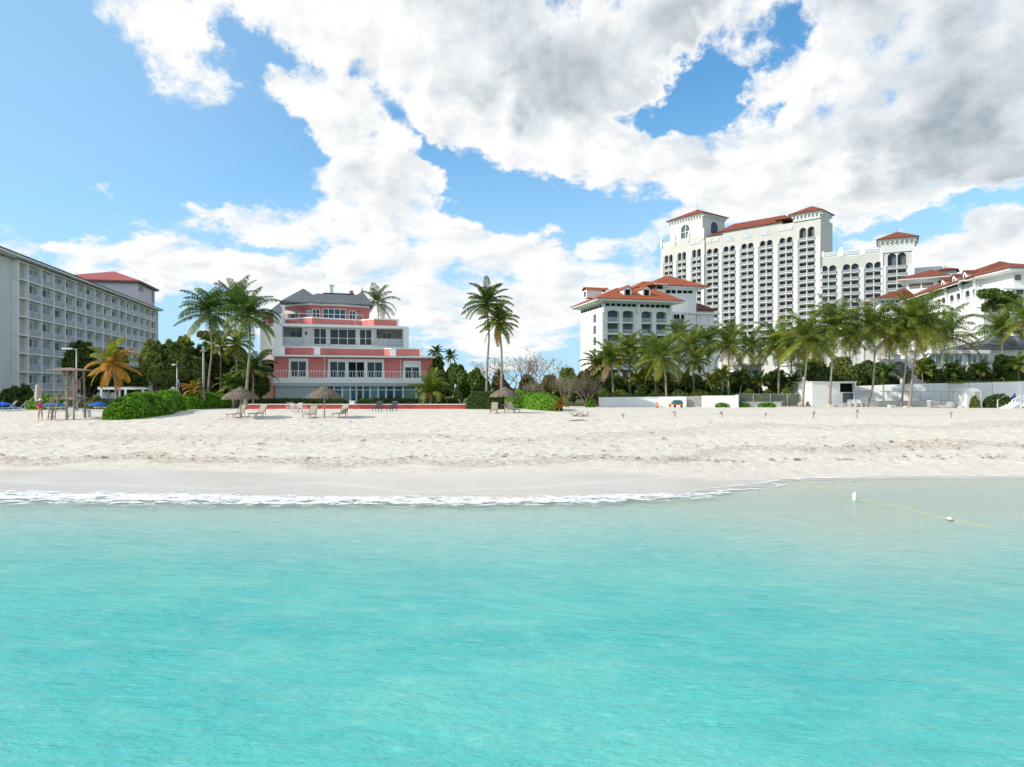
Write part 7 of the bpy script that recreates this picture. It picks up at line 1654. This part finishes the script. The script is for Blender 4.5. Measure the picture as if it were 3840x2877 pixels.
# stairs with white handrails, two flights
def stairs(px, label):
    Ys = 82.5; x = px_at(px, Ys); g = thing('beach_stairs', (x, Ys, 2.33), label, 'stairs', 'white beach stairs')
    for i in range(5): s = MB(); s.box(-.75, .75, i * .32, i * .32 + .30, -.1, .14 + i * .16); s.build('step', M['wallw'], g)
    for sx in (-.85, .85):
        s = MB()
        for y, z0 in ((-.1, 0), (1.45, .6)): s.bar((sx, y, -.1), (sx, y, z0 + 1.0), .11)
        s.bar((sx, -.15, 1.0), (sx, 1.5, 1.62), .10); s.bar((sx, -.1, .5), (sx, 1.45, 1.1), .07); s.build('handrail', M['plast'], g)
    return g
g = stairs(3770, 'white beach stairs with sloping handrails, left of the two flights'); g.rotation_euler = (0, 0, R(-70)); g = stairs(3838, 'white beach stairs cut by the right edge'); g.rotation_euler = (0, 0, R(-70))
p = Vector((px_at(3801, 85.5), 85.5, 2.35)); g = thing('closed_blue_umbrella', p, 'closed blue umbrella leaning behind the white beach stairs', 'beach umbrella'); s = MB(); s.tube([(0, 0, -.1), (0, 0, 2.6)], .03, 6); s.build('pole', M['steel'], g)
zt_ = H + fz(1473) * 85.5 - 2.35; s = MB(); s.poly([(.22, 0, zt_), (-.55, -.1, zt_ - .78), (-.2, .15, zt_ - .85), (.35, .05, zt_ - .8)]); s.poly([(.22, .02, zt_), (.35, .05, zt_ - .8), (.3, .4, zt_ - .75), (-.2, .35, zt_ - .8)]); s.poly([(.22, .0, zt_), (-.55, -.1, zt_ - .78), (-.2, .35, zt_ - .8)]); s.poly([(-.55, -.1, zt_ - .78), (.35, .05, zt_ - .8), (.3, .4, zt_ - .75), (-.2, .35, zt_ - .8)]); s.build('folded_canopy', M['blue'], g)
# cone, covered pile, bin, boulders
p = gp(2463, 1531); g = thing('traffic_cone', p, 'orange traffic cone against the low white wall', 'cone'); s = MB(); s.lathe([(.24, 0), (.24, .04), (.17, .05), (.06, .72), (.02, .74)], 0, 0, 12); s.build('cone_body', M['orange'], g); s = MB(); s.lathe([(.135, .27), (.105, .42)], 0, 0, 12); s.build('cone_band', M['plast'], g)
p = gp(2541, 1529); g = thing('covered_cart', p, 'cart under a teal cover beside the thick footed palm', 'cart'); s = MB(); s.prism([(-.62, -.3), (.62, -.3), (.7, .3), (-.7, .3)], .45, .75); s.prism([(-.5, -.25), (.45, -.25), (.5, .25), (-.5, .25)], .752, .92); s.build('cover', M['teal'], g)
s = MB(); s.box(-.6, .6, -.3, .3, .30, .44); s.build('tray', M['orange'], g)
for x in (-.4, .4): s = MB(); s.tube([(x, -.34, .17), (x, -.28, .17)], .16, 12); s.build('wheel', M['blackf'], g)
p = gp(2512, 1527); g = thing('orange_float', p, 'small orange float lying beside the covered cart', 'float'); s = MB(); s.lathe([(.03, 0), (.16, .08), (.20, .25), (.12, .42), (.03, .46)], 0, 0, 10); s.build('float_body', M['orange'], g, smooth=True); s = MB(); s.tube([(0, 0, .45), (0, 0, .55)], .04, 6); s.build('float_neck', M['plast'], g)
Yg = 84; p = Vector((px_at(3566, Yg), Yg, 2.33)); g = thing('round_boulder', p, 'big round grey boulder before the long wall', 'boulder'); s = MB(); s.lathe([(.05, -.1), (.55, -.05), (.62, .3), (.5, .62), (.28, .8), (.03, .85)], 0, 0, 14); s.v = [(x * (1 + .06 * math.sin(3 * z + x * 4)), y, z) for x, y, z in s.v]; o = s.build('boulder_body', M['conc'], g, smooth=True)
p = Vector((px_at(3488, Yg), Yg, 2.33)); g = thing('concrete_bin', p, 'grey concrete bin before the long wall', 'bin'); s = MB(); s.lathe([(.02, 0), (.30, 0), (.34, .95), (.28, .95), (.26, .3), (.02, .3)], 0, 0, 14); s.build('bin_body', M['conc'], g, smooth=False); s = MB(); s.lathe([(.35, .88), (.37, .96), (.3, .96)], 0, 0, 14); s.build('bin_rim', M['wallw'], g)
r_ = random.Random(4)
for i, (px, w_) in enumerate(((3512, 1.3), (3537, 1.1), (3343, .7), (3403, .7), (3605, .5), (3130, 1.6))):
    Yq = 85 if px > 3200 else 87; g = thing('broken_slab', (px_at(px, Yq), Yq, 2.33), 'heap of pale broken concrete %s' % ('beside the concrete bin', 'beside the round boulder', 'left of the close palm trunks', 'between the close palm trunks', 'right of the round boulder', 'at the foot of the tallest palm')[i], 'rubble', 'broken concrete before the walls')
    for q in range(3):
        s = MB(); x = (q - 1) * w_ * .3; h_ = r_.uniform(.15, .4); s.prism([(x - w_ * .25, -.3), (x + w_ * .2, -.35), (x + w_ * .28, .25), (x - w_ * .2, .3)], -.1, h_); s.v = [(a, c, z + .12 * a * (q - 1) * (z > 0)) for a, c, z in s.v]; s.build('slab_piece', M['conc'] if q % 2 else M['cream'], g)
# ---- stakes, driftwood, rope and buoys
SP = [(2340, 1569, .42, -12), (2535, 1563, .50, -22), (2711, 1566, .55, -20), (2869, 1565, .40, 14), (3050, 1568, .60, 6), (3213, 1568, .78, 3), (3567, 1566, .50, 4)]
words = ('first', 'second', 'third', 'fourth', 'fifth', 'sixth and tallest', 'last, green tufted'); tops = []
for i, (px, py, hh, tl) in enumerate(SP):
    p = gp(px, py); g = thing('sand_stake', p, 'weathered stake standing in the upper sand, %s of the row from the left' % words[i], 'stake', 'stakes along the upper beach'); r_ = random.Random(i)
    dx = math.tan(R(tl)) * hh; s = MB(); s.tube([(0, 0, -.2), (dx * .5, 0, hh * .5), (dx, 0, hh)], [.035, .03, .022], 6); s.build('stick', M['drift'], g); tops.append(p + Vector((dx * .6, 0, hh * .6)))
    s = MB()
    for k in range(9): a = r_.uniform(0, 6.28); s.bar((dx * .8, 0, hh * .8), (dx * .8 + .22 * math.cos(a), .15 * math.sin(a), hh * .8 + r_.uniform(-.22, .16)), .03, .012)
    s.build('dry_fibre', M['hedge'] if i == 6 else M['drift'], g)
s = MB(); q = []
for a, c in zip(tops[:-1], tops[1:]):
    for j in range(6): t = j / 6; m_ = a.lerp(c, t); q.append(Vector((m_.x, m_.y, m_.z - .15 * math.sin(math.pi * t))))
q.append(tops[-1]); s.tube(q, .006, 4); o = s.build('boundary_rope', M['drift']); tag(o, 'thin sagging rope strung along the stakes on the upper beach', 'rope')
for i, (px, py, lb) in enumerate(((2185, 1562, 'pile of dry brown palm litter on the sand near the young yellow palm'), (2172, 1578, 'small scatter of dry brown sticks below the palm litter'))):
    p = gp(px, py); r_ = random.Random(30 + i); s = MB()
    for k in range(26 if i == 0 else 12): a = r_.uniform(0, 3.14); x, y = r_.gauss(0, .45), r_.gauss(0, .3); l = r_.uniform(.2, .6); s.bar((x - l * math.cos(a), y - l * .4 * math.sin(a), .02), (x + l * math.cos(a), y + l * .4 * math.sin(a), r_.uniform(.03, .45 if i == 0 else .1)), .04, .02)
    o = s.build('dry_litter', M['drift']); o.location = p; tag(o, lb, 'litter')
Zt = .02
bu = [(3206, 1874), (3562, 1952)]; P_ = [Vector((fx(x) * (H * F / (y - HY)), H * F / (y - HY), 0)) for x, y in bu]
g = thing('jug_buoy', P_[0], 'white upright jug buoy floating in the shallows on the yellow rope', 'buoy'); s = MB(); s.lathe([(.02, -.1), (.08, -.09), (.095, .0), (.095, .18), (.075, .25), (.035, .28), (.035, .32), (.01, .32)], 0, 0, 14); s.build('jug', M['plast'], g, smooth=True); s = MB(); s.tube([(.09, 0, .05), (.14, 0, .08), (.14, 0, .16), (.09, 0, .20)], .015, 6); s.build('handle', M['plast'], g, smooth=True)
g = thing('round_buoy', P_[1], 'white round buoy floating farther out on the yellow rope', 'buoy'); s = MB(); s.lathe([(.02, -.09), (.09, -.05), (.115, .03), (.085, .10), (.02, .13)], 0, 0, 14); s.build('float_body', M['plast'], g, smooth=True); s = MB(); s.lathe([(.115, .01), (.122, .03), (.115, .05)], 0, 0, 14); s.build('float_band', M['drift'], g)
def gpt(px, py): q = gp(px, py); return q + Vector((0, 0, .03))
pts = [gpt(2905, 1772), gpt(2960, 1790)]; wa = lambda x, y: Vector((fx(x) * (H * F / (y - HY)), H * F / (y - HY), .035))
pts += [wa(3050, 1822), wa(3130, 1848), wa(3190, 1872), P_[0] + Vector((.1, 0, .04)), wa(3290, 1888), wa(3420, 1915), wa(3520, 1942), P_[1] + Vector((.05, 0, .04)), wa(3620, 1962), wa(3708, 1979)]
s = MB(); s.tube(pts, .008, 5); o = s.build('float_rope', M['rope']); tag(o, 'yellow rope running from the wet sand out through the two white buoys', 'rope')
# ---- weed and litter flecks along the wrack lines
r_ = np.random.RandomState(17); N_ = 620; px = r_.uniform(-60, 3900, N_); band_ = r_.choice(3, N_, p=[.5, .3, .2])
yy = np.where(band_ == 0, 40.6 + .5 * np.sin(px * .004) + r_.normal(0, .35, N_) + 1.2 * sstep(2200, 3300, px), np.where(band_ == 1, 46.5 + r_.normal(0, 1.0, N_), r_.uniform(41, 58, N_)))
X_ = (px - CX) / F * yy; Z_ = terrain_z(X_, yy) + .055; V = []; Q = []
for i in range(N_):
    l = r_.uniform(.03, .16) * (1.6 if r_.rand() < .12 else 1); w_ = l * r_.uniform(.3, .6); a = r_.uniform(-.5, .5); c, s_ = math.cos(a), math.sin(a); k = len(V)
    for (u, v_, z) in ((-l, -w_, 0), (l, -w_ * .6, 0), (l * .7, w_, 0), (-l * .8, w_ * .8, 0), (0, 0, w_ * .55)): V.append((X_[i] + u * c - v_ * s_, yy[i] + u * s_ + v_ * c, Z_[i] + z))
    Q += [(k, k + 1, k + 4), (k + 1, k + 2, k + 4), (k + 2, k + 3, k + 4), (k + 3, k, k + 4)]
o = np_mesh('seaweed', np.array(V), np.array(Q), [M['drift']]); tag(o, 'flecks of dry weed and litter along the beach', None, None, 'stuff')
